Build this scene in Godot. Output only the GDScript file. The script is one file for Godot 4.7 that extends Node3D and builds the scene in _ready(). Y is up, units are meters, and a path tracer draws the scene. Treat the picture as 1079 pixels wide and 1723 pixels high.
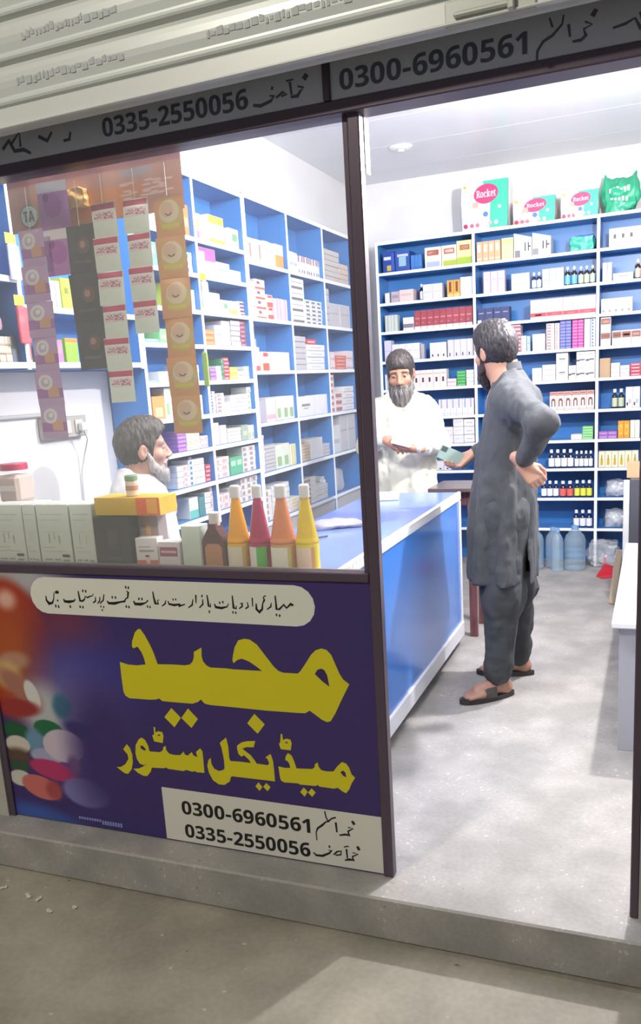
extends Node3D
# A small medical store seen through its shop front at night.

# ------------------------------------------------------------------ mesh building
class MB:
	var v := PackedVector3Array()
	var n := PackedVector3Array()
	var c := PackedColorArray()
	var t := PackedVector2Array()
	var col := Color(1, 1, 1)
	var xf := Transform3D()

	func paint(hex: String) -> void:
		col = Color(hex).srgb_to_linear()

	func tri(a: Vector3, b: Vector3, d: Vector3, na: Vector3, nb: Vector3, nd: Vector3, ta := Vector2(), tb := Vector2(), td := Vector2()) -> void:
		var flip := (b - a).cross(d - a).dot(na + nb + nd) > 0.0
		v.append(xf * a)
		n.append((xf.basis * na).normalized())
		t.append(ta)
		if flip:
			v.append(xf * d); v.append(xf * b)
			n.append((xf.basis * nd).normalized()); n.append((xf.basis * nb).normalized())
			t.append(td); t.append(tb)
		else:
			v.append(xf * b); v.append(xf * d)
			n.append((xf.basis * nb).normalized()); n.append((xf.basis * nd).normalized())
			t.append(tb); t.append(td)
		c.append(col); c.append(col); c.append(col)

	func quad(a: Vector3, b: Vector3, d: Vector3, e: Vector3, nn: Vector3) -> void:
		tri(a, b, d, nn, nn, nn, Vector2(0, 1), Vector2(1, 1), Vector2(1, 0))
		tri(a, d, e, nn, nn, nn, Vector2(0, 1), Vector2(1, 0), Vector2(0, 0))

	# flat rectangle on a plane z = z, facing +z
	func rect(x0: float, y0: float, x1: float, y1: float, z: float) -> void:
		quad(Vector3(x0, y0, z), Vector3(x1, y0, z), Vector3(x1, y1, z), Vector3(x0, y1, z), Vector3(0, 0, 1))

	# box from corner lo to corner hi, edges chamfered by k
	func box(lo: Vector3, hi: Vector3, k := 0.0) -> void:
		var m := (lo + hi) / 2.0
		var h := (hi - lo) / 2.0
		k = minf(k, minf(h.x, minf(h.y, h.z)) * 0.9)
		for ax in 3:
			var u := (ax + 1) % 3
			var w := (ax + 2) % 3
			for s in [-1.0, 1.0]:
				var nn := Vector3()
				nn[ax] = s
				var p := []
				for q in [[-1, -1], [1, -1], [1, 1], [-1, 1]]:
					var r := Vector3()
					r[ax] = s * h[ax]
					r[u] = q[0] * (h[u] - k)
					r[w] = q[1] * (h[w] - k)
					p.append(m + r)
				quad(p[0], p[1], p[2], p[3], nn)
		if k <= 0.0:
			return
		for ax in 3:
			var u := (ax + 1) % 3
			var w := (ax + 2) % 3
			for su in [-1.0, 1.0]:
				for sw in [-1.0, 1.0]:
					var nn := Vector3()
					nn[u] = su
					nn[w] = sw
					var a := Vector3()
					a[u] = su * h[u]
					a[w] = sw * (h[w] - k)
					var b := Vector3()
					b[u] = su * (h[u] - k)
					b[w] = sw * h[w]
					var e := Vector3()
					e[ax] = h[ax] - k
					quad(m + a - e, m + a + e, m + b + e, m + b - e, nn.normalized())
		for sx in [-1.0, 1.0]:
			for sy in [-1.0, 1.0]:
				for sz in [-1.0, 1.0]:
					var sg := Vector3(sx, sy, sz)
					var i := h - Vector3(k, k, k)
					var nn := sg.normalized()
					tri(m + Vector3(h.x, i.y, i.z) * sg, m + Vector3(i.x, h.y, i.z) * sg, m + Vector3(i.x, i.y, h.z) * sg, nn, nn, nn)

	# turned shape: profile of Vector2(radius, height); sq squashes z
	func lathe(prof: Array, seg := 20, at := Vector3(), sq := 1.0) -> void:
		for i in prof.size() - 1:
			var p: Vector2 = prof[i]
			var q: Vector2 = prof[i + 1]
			var d := q - p
			if d.length() < 1e-6:
				continue
			var m := Vector2(d.y, -d.x).normalized()
			for j in seg:
				var a0 := TAU * j / seg
				var a1 := TAU * (j + 1) / seg
				var e0 := Vector3(cos(a0), 0, sin(a0) * sq)
				var e1 := Vector3(cos(a1), 0, sin(a1) * sq)
				var n0 := Vector3(e0.x * m.x, m.y, e0.z * m.x / (sq * sq)).normalized()
				var n1 := Vector3(e1.x * m.x, m.y, e1.z * m.x / (sq * sq)).normalized()
				var A := at + e0 * p.x + Vector3(0, p.y, 0)
				var B := at + e1 * p.x + Vector3(0, p.y, 0)
				var C := at + e1 * q.x + Vector3(0, q.y, 0)
				var D := at + e0 * q.x + Vector3(0, q.y, 0)
				if p.x > 1e-6:
					tri(A, B, C, n0, n1, n1)
				if q.x > 1e-6:
					tri(A, C, D, n0, n1, n0)

	func tube(pts: Array, r: float, seg := 8) -> void:
		var rings := []
		var dirs := []
		for i in pts.size():
			var d: Vector3 = (pts[mini(i + 1, pts.size() - 1)] - pts[maxi(i - 1, 0)]).normalized()
			var u := d.cross(Vector3(0.3, 1, 0.2)).normalized()
			if absf(d.y) > 0.95:
				u = d.cross(Vector3(1, 0, 0)).normalized()
			var w := d.cross(u)
			var ring := []
			var dd := []
			for j in seg:
				var e := u * cos(TAU * j / seg) + w * sin(TAU * j / seg)
				ring.append(pts[i] + e * r)
				dd.append(e)
			rings.append(ring)
			dirs.append(dd)
		for i in pts.size() - 1:
			for j in seg:
				var k := (j + 1) % seg
				tri(rings[i][j], rings[i][k], rings[i + 1][k], dirs[i][j], dirs[i][k], dirs[i + 1][k])
				tri(rings[i][j], rings[i + 1][k], rings[i + 1][j], dirs[i][j], dirs[i + 1][k], dirs[i + 1][j])
		for e in [0, pts.size() - 1]:
			var nn: Vector3 = (pts[0] - pts[1]).normalized() if e == 0 else (pts[e] - pts[e - 1]).normalized()
			for j in range(1, seg - 1):
				tri(rings[e][0], rings[e][j], rings[e][j + 1], nn, nn, nn)

	# outline in x, y pushed from z0 to z1
	func prism(poly: PackedVector2Array, z0: float, z1: float, back := true) -> void:
		var id := Geometry2D.triangulate_polygon(poly)
		for i in id.size() / 3:
			var a := poly[id[i * 3]]
			var b := poly[id[i * 3 + 1]]
			var d := poly[id[i * 3 + 2]]
			tri(Vector3(a.x, a.y, z1), Vector3(b.x, b.y, z1), Vector3(d.x, d.y, z1), Vector3(0, 0, 1), Vector3(0, 0, 1), Vector3(0, 0, 1))
			if back:
				tri(Vector3(a.x, a.y, z0), Vector3(b.x, b.y, z0), Vector3(d.x, d.y, z0), Vector3(0, 0, -1), Vector3(0, 0, -1), Vector3(0, 0, -1))
		var s := -1.0 if Geometry2D.is_polygon_clockwise(poly) else 1.0
		for i in poly.size():
			var a := poly[i]
			var b := poly[(i + 1) % poly.size()]
			var nn := Vector3(b.y - a.y, a.x - b.x, 0).normalized() * s
			quad(Vector3(a.x, a.y, z0), Vector3(b.x, b.y, z0), Vector3(b.x, b.y, z1), Vector3(a.x, a.y, z1), nn)

	# pen stroke of changing width through points Vector3(x, y, width), raised from z0 to z1
	func stroke(pts: Array, z0: float, z1: float) -> void:
		var lft := PackedVector2Array()
		var rgt := PackedVector2Array()
		for i in pts.size():
			var a: Vector3 = pts[maxi(i - 1, 0)]
			var b: Vector3 = pts[mini(i + 1, pts.size() - 1)]
			var d := Vector2(b.x - a.x, b.y - a.y).normalized()
			var p: Vector2 = Vector2(pts[i].x, pts[i].y)
			var k: Vector2 = Vector2(-d.y, d.x) * pts[i].z / 2.0
			lft.append(p + k)
			rgt.append(p - k)
		for i in pts.size() - 1:
			var q := PackedVector2Array([lft[i], lft[i + 1], rgt[i + 1], rgt[i]])
			prism(q, z0, z1, false)

	# soft pack: a box w x h x d standing on y = 0 whose faces bulge and whose corners are round
	func pack(w: float, h: float, d: float, round := 0.35, lumps := 0.0, seed := 1, res := 10, ears := 0.0) -> void:
		var noise := FastNoiseLite.new()
		noise.seed = seed
		noise.frequency = 2.2 / maxf(w, h)
		noise.fractal_octaves = 2
		var at := func(q: Vector3) -> Vector3:
			var p := q.lerp(q.normalized() * 1.25, round) * Vector3(w, h, d) / 2.0 * 0.92
			p += q.normalized() * noise.get_noise_3dv(p) * lumps
			if ears > 0.0 and q.y > 0.0:
				p.y += ears * pow(absf(q.x), 3.0) * q.y
				p.z *= 1.0 - 0.75 * q.y * q.y * absf(q.x)
			p.y = maxf(p.y, -h * 0.46) + h * 0.46
			return p
		for ax in 3:
			var u := (ax + 1) % 3
			var w2 := (ax + 2) % 3
			for s in [-1.0, 1.0]:
				var g := []
				var gn := []
				for i in res + 1:
					var row := []
					var rn := []
					for j in res + 1:
						var q := Vector3()
						q[ax] = s
						q[u] = -1.0 + 2.0 * i / res
						q[w2] = -1.0 + 2.0 * j / res
						var p: Vector3 = at.call(q)
						row.append(p)
						var qa := q
						qa[u] += 0.04
						var qb := q
						qb[w2] += 0.04
						var nn: Vector3 = (at.call(qa) - p).cross(at.call(qb) - p).normalized()
						if nn.length_squared() < 0.5:
							nn = Vector3(0, -1, 0)
						if nn[ax] * s < 0:
							nn = -nn
						rn.append(nn)
					g.append(row)
					gn.append(rn)
				for i in res:
					for j in res:
						tri(g[i][j], g[i + 1][j], g[i + 1][j + 1], gn[i][j], gn[i + 1][j], gn[i + 1][j + 1])
						tri(g[i][j], g[i + 1][j + 1], g[i][j + 1], gn[i][j], gn[i + 1][j + 1], gn[i][j + 1])

	func mesh() -> ArrayMesh:
		var arr := []
		arr.resize(Mesh.ARRAY_MAX)
		arr[Mesh.ARRAY_VERTEX] = v
		arr[Mesh.ARRAY_NORMAL] = n
		arr[Mesh.ARRAY_COLOR] = c
		arr[Mesh.ARRAY_TEX_UV] = t
		var m := ArrayMesh.new()
		m.add_surface_from_arrays(Mesh.PRIMITIVE_TRIANGLES, arr)
		return m

# ------------------------------------------------------------------ smooth solid bodies (distance field -> surface nets)
class Field:
	var o: Vector3
	var s: float
	var nx: int
	var ny: int
	var nz: int
	var d: PackedFloat32Array

	func _init(lo: Vector3, hi: Vector3, cell: float) -> void:
		o = lo
		s = cell
		nx = int((hi.x - lo.x) / cell) + 2
		ny = int((hi.y - lo.y) / cell) + 2
		nz = int((hi.z - lo.z) / cell) + 2
		d.resize(nx * ny * nz)
		d.fill(1.0)

	func span(lo: Vector3, hi: Vector3) -> Array:
		var a := (lo - o) / s
		var b := (hi - o) / s
		return [clampi(int(a.x), 0, nx - 1), clampi(int(a.y), 0, ny - 1), clampi(int(a.z), 0, nz - 1), clampi(int(b.x) + 1, 0, nx - 1), clampi(int(b.y) + 1, 0, ny - 1), clampi(int(b.z) + 1, 0, nz - 1)]

	# tapered limb from a (radius ra) to b (radius rb), joined with blend k
	func limb(a: Vector3, b: Vector3, ra: float, rb: float, k := 0.03) -> void:
		var g := maxf(ra, rb) + k + 2.0 * s
		var e := Vector3(g, g, g)
		var r := span(a.min(b) - e, a.max(b) + e)
		var ab := b - a
		var inv := 1.0 / maxf(ab.length_squared(), 1e-9)
		for z in range(r[2], r[5] + 1):
			for y in range(r[1], r[4] + 1):
				var i: int = (z * ny + y) * nx + r[0]
				var p := o + Vector3(r[0], y, z) * s
				for x in range(r[0], r[3] + 1):
					var t := clampf((p - a).dot(ab) * inv, 0.0, 1.0)
					var q := p.distance_to(a + ab * t) - lerpf(ra, rb, t)
					var c := d[i]
					var h := maxf(k - absf(q - c), 0.0) / k
					d[i] = minf(q, c) - h * h * k * 0.25
					i += 1
					p.x += s

	# ellipsoid; cut = true carves it away
	func blob(c0: Vector3, rad: Vector3, k := 0.02, cut := false, turn := Basis()) -> void:
		var big := maxf(rad.x, maxf(rad.y, rad.z)) + k + 2.0 * s
		var e := Vector3(big, big, big)
		var r := span(c0 - e, c0 + e)
		var mn := minf(rad.x, minf(rad.y, rad.z))
		var back := turn.transposed()
		for z in range(r[2], r[5] + 1):
			for y in range(r[1], r[4] + 1):
				var i: int = (z * ny + y) * nx + r[0]
				for x in range(r[0], r[3] + 1):
					var p := back * (o + Vector3(x, y, z) * s - c0)
					var l := (p / rad).length()
					var g := (p / (rad * rad)).length()
					var q := l * (l - 1.0) / g if g > 1e-6 else -mn
					var c := d[i]
					if cut:
						q = -q
						var h := maxf(k - absf(q - c), 0.0) / k
						d[i] = maxf(q, c) + h * h * k * 0.25
					else:
						var h := maxf(k - absf(q - c), 0.0) / k
						d[i] = minf(q, c) - h * h * k * 0.25
					i += 1

	# upright column of elliptic rings [y, x, z, rx, rz], ends cut flat
	func column(rings: Array, k := 0.03, folds := 0.0, nfold := 9.0, fold_from := 0.0, turn := 0.0) -> void:
		var lo := Vector3(INF, INF, INF)
		var hi := -lo
		for q in rings:
			var m := maxf(q[3], q[4]) + k + 2.0 * s
			lo = lo.min(Vector3(q[1] - m, q[0] - 2.0 * s - k, q[2] - m))
			hi = hi.max(Vector3(q[1] + m, q[0] + 2.0 * s + k, q[2] + m))
		var r := span(lo, hi)
		var ct := cos(turn)
		var sn := sin(turn)
		for y in range(r[1], r[4] + 1):
			var py := o.y + y * s
			var j := 0
			while j < rings.size() - 2 and py > rings[j + 1][0]:
				j += 1
			var A: Array = rings[j]
			var B: Array = rings[j + 1]
			var t: float = clampf((py - A[0]) / (B[0] - A[0]), 0.0, 1.0)
			t = t * t * (3.0 - 2.0 * t) * 0.5 + t * 0.5
			var cx: float = lerpf(A[1], B[1], t)
			var cz: float = lerpf(A[2], B[2], t)
			var rx: float = lerpf(A[3], B[3], t)
			var rz: float = lerpf(A[4], B[4], t)
			var cap: float = maxf(rings[0][0] - py, py - rings[-1][0])
			var fd: float = folds * clampf((fold_from - py) / 0.4, 0.0, 1.0)
			var mn := minf(rx, rz)
			for z in range(r[2], r[5] + 1):
				var i: int = (z * ny + y) * nx + r[0]
				var dz := o.z + z * s - cz
				for x in range(r[0], r[3] + 1):
					var dx := o.x + x * s - cx
					var ux := (dx * ct - dz * sn) / rx
					var uz := (dx * sn + dz * ct) / rz
					var q := (sqrt(ux * ux + uz * uz) - 1.0) * mn
					if fd > 0.0:
						q += fd * sin(atan2(uz, ux) * nfold + py * 3.0)
					q = maxf(q, cap)
					var c := d[i]
					var h := maxf(k - absf(q - c), 0.0) / k
					d[i] = minf(q, c) - h * h * k * 0.25
					i += 1

	# crumple the surface with stretched noise
	func crumple(amp: float, fx: float, fy: float, fz: float, seed := 3) -> void:
		var f := FastNoiseLite.new()
		f.seed = seed
		f.frequency = 1.0
		f.fractal_octaves = 2
		for z in nz:
			for y in ny:
				var i: int = (z * ny + y) * nx
				for x in nx:
					if absf(d[i]) < 0.03:
						var p := o + Vector3(x, y, z) * s
						d[i] += amp * f.get_noise_3d(p.x * fx, p.y * fy, p.z * fz)
					i += 1

	# wedge-shaped slit: carve |x - x0| < w(y) where z > z0 and y < ytop
	func slit(x0: float, x1: float, ytop: float, ybot: float, wid: float, z0: float) -> void:
		for z in nz:
			var pz := o.z + z * s
			if pz < z0:
				continue
			for y in ny:
				var py := o.y + y * s
				if py > ytop + 0.02:
					continue
				var t := clampf((ytop - py) / (ytop - ybot), 0.0, 1.0)
				var c := lerpf(x0, x1, t)
				var w := wid * t
				var i: int = (z * ny + y) * nx
				for x in nx:
					var px := o.x + x * s
					d[i] = maxf(d[i], w - absf(px - c) if py < ytop else -1.0)
					i += 1

	# write the surface into mb, moved by xf, coloured by paint(point in field space) -> Color
	func net(mb: MB, xf: Transform3D, paint: Callable) -> void:
		var id := {}
		var P := PackedVector3Array()
		var N := PackedVector3Array()
		var C := PackedColorArray()
		var sy := nx
		var sz := nx * ny
		var offs := [0, 1, sy, sy + 1, sz, sz + 1, sz + sy, sz + sy + 1]
		for z in nz - 1:
			for y in ny - 1:
				var row: int = (z * ny + y) * nx
				for x in nx - 1:
					var i := row + x
					var v0 := d[i]
					if absf(v0) > 3.5 * s:
						continue
					var m := 0
					for j in 8:
						if d[i + offs[j]] < 0.0:
							m += 1
					if m == 0 or m == 8:
						continue
					var a := d[i]
					var b := d[i + 1]
					var e := d[i + sy]
					var f := d[i + sy + 1]
					var g := d[i + sz]
					var h := d[i + sz + 1]
					var k := d[i + sz + sy]
					var l := d[i + sz + sy + 1]
					var sum := Vector3()
					var cnt := 0
					if (a < 0) != (b < 0): sum += Vector3(a / (a - b), 0, 0); cnt += 1
					if (e < 0) != (f < 0): sum += Vector3(e / (e - f), 1, 0); cnt += 1
					if (g < 0) != (h < 0): sum += Vector3(g / (g - h), 0, 1); cnt += 1
					if (k < 0) != (l < 0): sum += Vector3(k / (k - l), 1, 1); cnt += 1
					if (a < 0) != (e < 0): sum += Vector3(0, a / (a - e), 0); cnt += 1
					if (b < 0) != (f < 0): sum += Vector3(1, b / (b - f), 0); cnt += 1
					if (g < 0) != (k < 0): sum += Vector3(0, g / (g - k), 1); cnt += 1
					if (h < 0) != (l < 0): sum += Vector3(1, h / (h - l), 1); cnt += 1
					if (a < 0) != (g < 0): sum += Vector3(0, 0, a / (a - g)); cnt += 1
					if (b < 0) != (h < 0): sum += Vector3(1, 0, b / (b - h)); cnt += 1
					if (e < 0) != (k < 0): sum += Vector3(0, 1, e / (e - k)); cnt += 1
					if (f < 0) != (l < 0): sum += Vector3(1, 1, f / (f - l)); cnt += 1
					var p := o + (Vector3(x, y, z) + sum / cnt) * s
					var gr := Vector3(b + f + h + l - a - e - g - k, e + f + k + l - a - b - g - h, g + h + k + l - a - b - e - f)
					id[i] = P.size()
					P.append(p)
					N.append(gr.normalized())
					C.append(paint.call(p))
		var V := PackedVector3Array()
		for p in P:
			V.append(xf * p)
		var B := xf.basis
		for i in id:
			var v0 := d[i]
			for ax in 3:
				var st: int = [1, sy, sz][ax]
				var u: int = [sy, sz, 1][ax]
				var w: int = [sz, 1, sy][ax]
				if (v0 < 0) == (d[i + st] < 0):
					continue
				if not (id.has(i - u) and id.has(i - w) and id.has(i - u - w)):
					continue
				var q := [id[i], id[i - u], id[i - u - w], id[i - w]]
				if v0 < 0:
					q = [q[0], q[3], q[2], q[1]]
				for tr in [[0, 1, 2], [0, 2, 3]]:
					for kk in tr:
						mb.v.append(V[q[kk]])
						mb.n.append((B * N[q[kk]]).normalized())
						mb.c.append(C[q[kk]])
						mb.t.append(Vector2())

# ------------------------------------------------------------------ materials, things and parts
var mats := {}
var used := {}

func mat(key: String, hex: String, rough := 0.6, metal := 0.0, spec := 0.5) -> StandardMaterial3D:
	if not mats.has(key):
		var m := StandardMaterial3D.new()
		m.resource_name = key
		m.albedo_color = Color(hex)
		m.roughness = rough
		m.metallic = metal
		m.metallic_specular = spec
		mats[key] = m
	return mats[key]

# one of a few finishes whose colour is that of the mesh
func fin(key: String, rough: float, metal := 0.0) -> StandardMaterial3D:
	if not mats.has(key):
		var m := StandardMaterial3D.new()
		m.resource_name = key
		m.vertex_color_use_as_albedo = true
		m.roughness = rough
		m.metallic = metal
		mats[key] = m
	return mats[key]

func clear(key: String, hex: String, alpha: float, rough := 0.05) -> StandardMaterial3D:
	if not mats.has(key):
		var m := StandardMaterial3D.new()
		m.resource_name = key
		var k := Color(hex)
		k.a = alpha
		m.albedo_color = k
		m.transparency = BaseMaterial3D.TRANSPARENCY_ALPHA
		m.roughness = rough
		mats[key] = m
	return mats[key]

func noise_tex(seed: int, freq: float, ramp: Array, size := 512, octaves := 4) -> NoiseTexture2D:
	var f := FastNoiseLite.new()
	f.seed = seed
	f.frequency = freq
	f.fractal_octaves = octaves
	var g := Gradient.new()
	var off := PackedFloat32Array()
	var cs := PackedColorArray()
	for i in ramp.size():
		off.append(float(i) / (ramp.size() - 1))
		cs.append(Color(ramp[i]))
	g.offsets = off
	g.colors = cs
	var t := NoiseTexture2D.new()
	t.width = size
	t.height = size
	t.seamless = true
	t.noise = f
	t.color_ramp = g
	return t

func numbered(n: String) -> String:
	used[n] = used.get(n, -1) + 1
	return n if used[n] == 0 else "%s_%03d" % [n, used[n]]

func tag(o: Node, label: String, category: String, group := "") -> Node:
	o.set_meta("label", label)
	o.set_meta("category", category)
	if group:
		o.set_meta("group", group)
	return o

func thing(called: String, label: String, category: String, at := Vector3(), turn := 0.0, group := "") -> Node3D:
	var o := Node3D.new()
	o.name = numbered(called)
	add_child(o)
	o.position = at
	o.rotation.y = turn
	tag(o, label, category, group)
	return o

func part(called: String, mesh: Mesh, m: Material, parent: Node = self, at := Vector3()) -> MeshInstance3D:
	var o := MeshInstance3D.new()
	o.name = called if parent != self else numbered(called)
	o.mesh = mesh
	o.material_override = m
	parent.add_child(o, true)
	o.position = at
	return o

func struct(called: String, mesh: Mesh, m: Material, at := Vector3()) -> MeshInstance3D:
	var o := part(called, mesh, m, self, at)
	o.set_meta("kind", "structure")
	return o

func single(called: String, mesh: Mesh, m: Material, label: String, category: String, at := Vector3(), turn := 0.0, group := "") -> MeshInstance3D:
	var o := part(called, mesh, m, self, at)
	o.rotation.y = turn
	tag(o, label, category, group)
	return o

func solid(lo: Vector3, hi: Vector3, k := 0.0, hex := "ffffff") -> ArrayMesh:
	var b := MB.new()
	b.paint(hex)
	b.box(lo, hi, k)
	return b.mesh()

func words(s: String, bold: bool, serif: bool, x0: float, y0: float, w: float, h: float, z: float, m: Material, parent: Node, called := "lettering", deep := 0.0015) -> MeshInstance3D:
	var f := SystemFont.new()
	f.font_names = PackedStringArray(["Droid Serif" if serif else "Droid Sans"])
	f.font_weight = 700 if bold else 400
	var tm := TextMesh.new()
	tm.text = s
	tm.font = f
	tm.font_size = 64
	tm.pixel_size = 0.01
	tm.depth = 0.02
	tm.curve_step = 2.0
	var bb := tm.get_aabb()
	var o := part(called, tm, m, parent)
	var k := Vector3(w / bb.size.x, h / bb.size.y, deep / 0.02)
	o.scale = k
	o.position = Vector3(x0 - bb.position.x * k.x, y0 - bb.position.y * k.y, z)
	return o

# ------------------------------------------------------------------ the scene
const XL := -1.44            # front plane of the shelves on the left wall
const TILT := 0.02144        # the back wall stands this far off square
var left_at := Transform3D(Basis(Vector3.UP, PI / 2), Vector3(XL, 0, 0))
var back_at := Transform3D(Basis(Vector3.UP, -TILT), Vector3(0.15, 0, -4.45))

func _ready() -> void:
	var cam := Camera3D.new()
	cam.name = "camera"
	cam.projection = Camera3D.PROJECTION_FRUSTUM
	cam.near = 0.05
	cam.far = 60.0
	cam.size = 0.05 * 1723.0 / 1410.0
	cam.frustum_offset = Vector2(0, 0.05 * 100.0 / 1410.0)
	cam.position = Vector3(0.711, 1.5, 2.2145)
	cam.rotation = Vector3(-0.218664, 0.386042, -0.061781)
	add_child(cam)
	cam.current = true

	var e := Environment.new()
	e.background_mode = Environment.BG_COLOR
	e.background_color = Color(0.40, 0.41, 0.43)
	e.background_energy_multiplier = 1.0
	e.tonemap_mode = Environment.TONE_MAPPER_LINEAR
	e.tonemap_exposure = 1.0
	e.sdfgi_enabled = true
	e.ssao_enabled = true
	e.ssil_enabled = true
	var we := WorldEnvironment.new()
	we.name = "surroundings"
	we.environment = e
	add_child(we)

	wall_bulb(Vector3(0.80, 2.50, -1.77), 6.1)
	added_fill_tube(Vector3(-0.45, 2.66, -0.16), 6.0)
	street_lamp(Vector3(-1.8, 5.2, 4.2), 20.0)

	shell()
	front()
	signs()
	shutter()
	shelves()
	counter()
	right_side()
	wall_fittings()
	stock()
	packs_on_top()
	hanging_strips()
	sill_goods()
	counter_goods()
	floor_goods()
	customer()
	shopkeeper()
	seated_man()

# ---- light
func wall_bulb(at: Vector3, energy: float) -> void:
	var t := thing("wall_bulb", "glowing white bulb in a holder on the right wall", "light bulb", at)
	var b := MB.new()
	b.lathe([Vector2(0, -0.062), Vector2(0.02, -0.058), Vector2(0.032, -0.04), Vector2(0.034, -0.018), Vector2(0.026, 0.01), Vector2(0.02, 0.03)], 20)
	var g := mat("bulb_glow", "ffffff", 0.4)
	g.emission_enabled = true
	g.emission = Color(1, 0.98, 0.97)
	g.emission_energy_multiplier = 6.0
	part("bulb", b.mesh(), g, t)
	b = MB.new()
	b.paint("f0f0ee")
	b.lathe([Vector2(0, 0.03), Vector2(0.022, 0.03), Vector2(0.024, 0.075), Vector2(0, 0.08)], 20)
	b.tube([Vector3(0, 0.07, 0), Vector3(0.05, 0.09, 0), Vector3(0.12, 0.09, 0)], 0.011)
	b.lathe([Vector2(0, 0.06), Vector2(0.035, 0.06), Vector2(0.035, 0.12), Vector2(0, 0.12)], 20, Vector3(0.085, 0, 0))
	part("holder", b.mesh(), fin("plastic", 0.4), t)
	var l := OmniLight3D.new()
	l.name = "bulb_light"
	l.light_energy = energy
	l.light_color = Color(1.0, 0.985, 0.985)
	l.light_size = 0.035
	l.omni_range = 14.0
	l.omni_attenuation = 2.0
	l.shadow_enabled = true
	l.position = Vector3(0, -0.02, 0)
	t.add_child(l)

func added_fill_tube(at: Vector3, energy: float) -> void:  # added fill light for the shelves, a tube kept out of view behind the header
	var t := thing("added_fill_tube", "unseen white tube added as fill light inside the front wall above the window", "tube light", at)
	part("fitting", solid(Vector3(-0.62, -0.03, -0.005), Vector3(0.62, 0.03, 0.036), 0.004, "eeeeee"), fin("plastic", 0.4), t)
	var b := MB.new()
	b.tube([Vector3(-0.59, 0, -0.022), Vector3(0.59, 0, -0.022)], 0.013, 14)
	var g := mat("fill_tube_glow", "ffffff", 0.4)
	g.emission_enabled = true
	g.emission = Color(0.98, 0.99, 1.0)
	g.emission_energy_multiplier = 4.0
	part("tube", b.mesh(), g, t)
	var l := AreaLight3D.new()
	l.name = "fill_tube_area_light"
	l.area_size = Vector2(1.18, 0.03)
	l.light_energy = energy
	l.light_color = Color(0.985, 0.99, 1.0)
	l.area_range = 14.0
	l.area_attenuation = 2.0
	l.shadow_enabled = true
	l.position = Vector3(0, -0.012, -0.04)
	l.rotation = Vector3(-0.45, 0, 0)
	t.add_child(l)

func street_lamp(at: Vector3, energy: float) -> void:
	var t := thing("street_lamp", "street lamp on a tall pole across the pavement", "street lamp", Vector3(at.x, -0.14, at.z))
	var b := MB.new()
	b.paint("6c6e70")
	b.tube([Vector3(-0.5, 0, 0.6), Vector3(-0.5, at.y - 0.1, 0.6), Vector3(-0.3, at.y + 0.2, 0.4), Vector3(0, at.y + 0.2, 0)], 0.04, 10)
	part("pole", b.mesh(), fin("metal_paint", 0.45), t)
	b = MB.new()
	b.paint("505254")
	b.box(Vector3(-0.16, at.y + 0.17, -0.16), Vector3(0.16, at.y + 0.23, 0.16), 0.02)
	part("lamp_head", b.mesh(), fin("metal_paint", 0.45), t)
	var g := mat("street_glow", "fff4e0", 0.4)
	g.emission_enabled = true
	g.emission = Color(1, 0.95, 0.86)
	g.emission_energy_multiplier = 4.0
	part("lens", solid(Vector3(-0.13, at.y + 0.165, -0.13), Vector3(0.13, at.y + 0.17, 0.13)), g, t)
	var l := OmniLight3D.new()
	l.name = "street_light"
	l.light_energy = energy
	l.light_color = Color(1.0, 0.97, 0.90)
	l.light_size = 0.14
	l.omni_range = 30.0
	l.omni_attenuation = 2.0
	l.shadow_enabled = true
	l.position = Vector3(0, at.y + 0.10, 0)
	t.add_child(l)

# ---- room shell
func concrete(key: String, seed: int, base: Array, specks: int, speck_hex: String, stain_hex: String, per_m: float, splashes := 0.0) -> StandardMaterial3D:
	var size := 1024
	var f := FastNoiseLite.new()
	f.seed = seed
	f.frequency = 0.006
	f.fractal_octaves = 5
	var big := f.get_seamless_image(size, size)
	f.frequency = 0.09
	f.seed = seed + 7
	var fine := f.get_seamless_image(size, size)
	f.frequency = 0.055
	f.seed = seed + 3
	f.fractal_octaves = 3
	var spot := f.get_seamless_image(size, size)
	var im := Image.create(size, size, false, Image.FORMAT_RGB8)
	var splash := Color(speck_hex)
	var a := Color(base[0])
	var b := Color(base[1])
	for y in size:
		for x in size:
			var k := big.get_pixel(x, y).r
			var q := a.lerp(b, clampf((k - 0.25) * 2.0, 0.0, 1.0))
			var g := (fine.get_pixel(x, y).r - 0.5) * 0.05
			# splashes of old paint, gathered in drifts
			var sp := spot.get_pixel(x, y).r + (k - 0.5) * 0.45
			if splashes > 0.0 and sp > splashes:
				q = q.lerp(splash, clampf((sp - splashes) * 14.0, 0.0, 0.85))
			im.set_pixel(x, y, Color(q.r + g, q.g + g, q.b + g))
	var rng := RandomNumberGenerator.new()
	rng.seed = seed
	for i in specks:
		var c := Vector2(rng.randf() * size, rng.randf() * size)
		# flecks gather in drifts
		if big.get_pixel(int(c.x) % size, int(c.y) % size).r < 0.42 and rng.randf() < 0.8:
			continue
		var r := rng.randf_range(0.7, 2.6)
		var hue := Color(speck_hex) if rng.randf() < 0.8 else Color(stain_hex)
		for dy in range(-3, 4):
			for dx in range(-4, 5):
				if Vector2(dx * rng.randf_range(0.7, 1.0), dy * 1.3).length() < r:
					var px := posmod(int(c.x) + dx, size)
					var py := posmod(int(c.y) + dy, size)
					im.set_pixel(px, py, im.get_pixel(px, py).lerp(hue, 0.75))
	var m := StandardMaterial3D.new()
	m.resource_name = key
	m.albedo_texture = ImageTexture.create_from_image(im)
	m.uv1_triplanar = true
	m.uv1_world_triplanar = true
	m.uv1_scale = Vector3(per_m, per_m, per_m)
	m.roughness = 0.62
	return m

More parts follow.
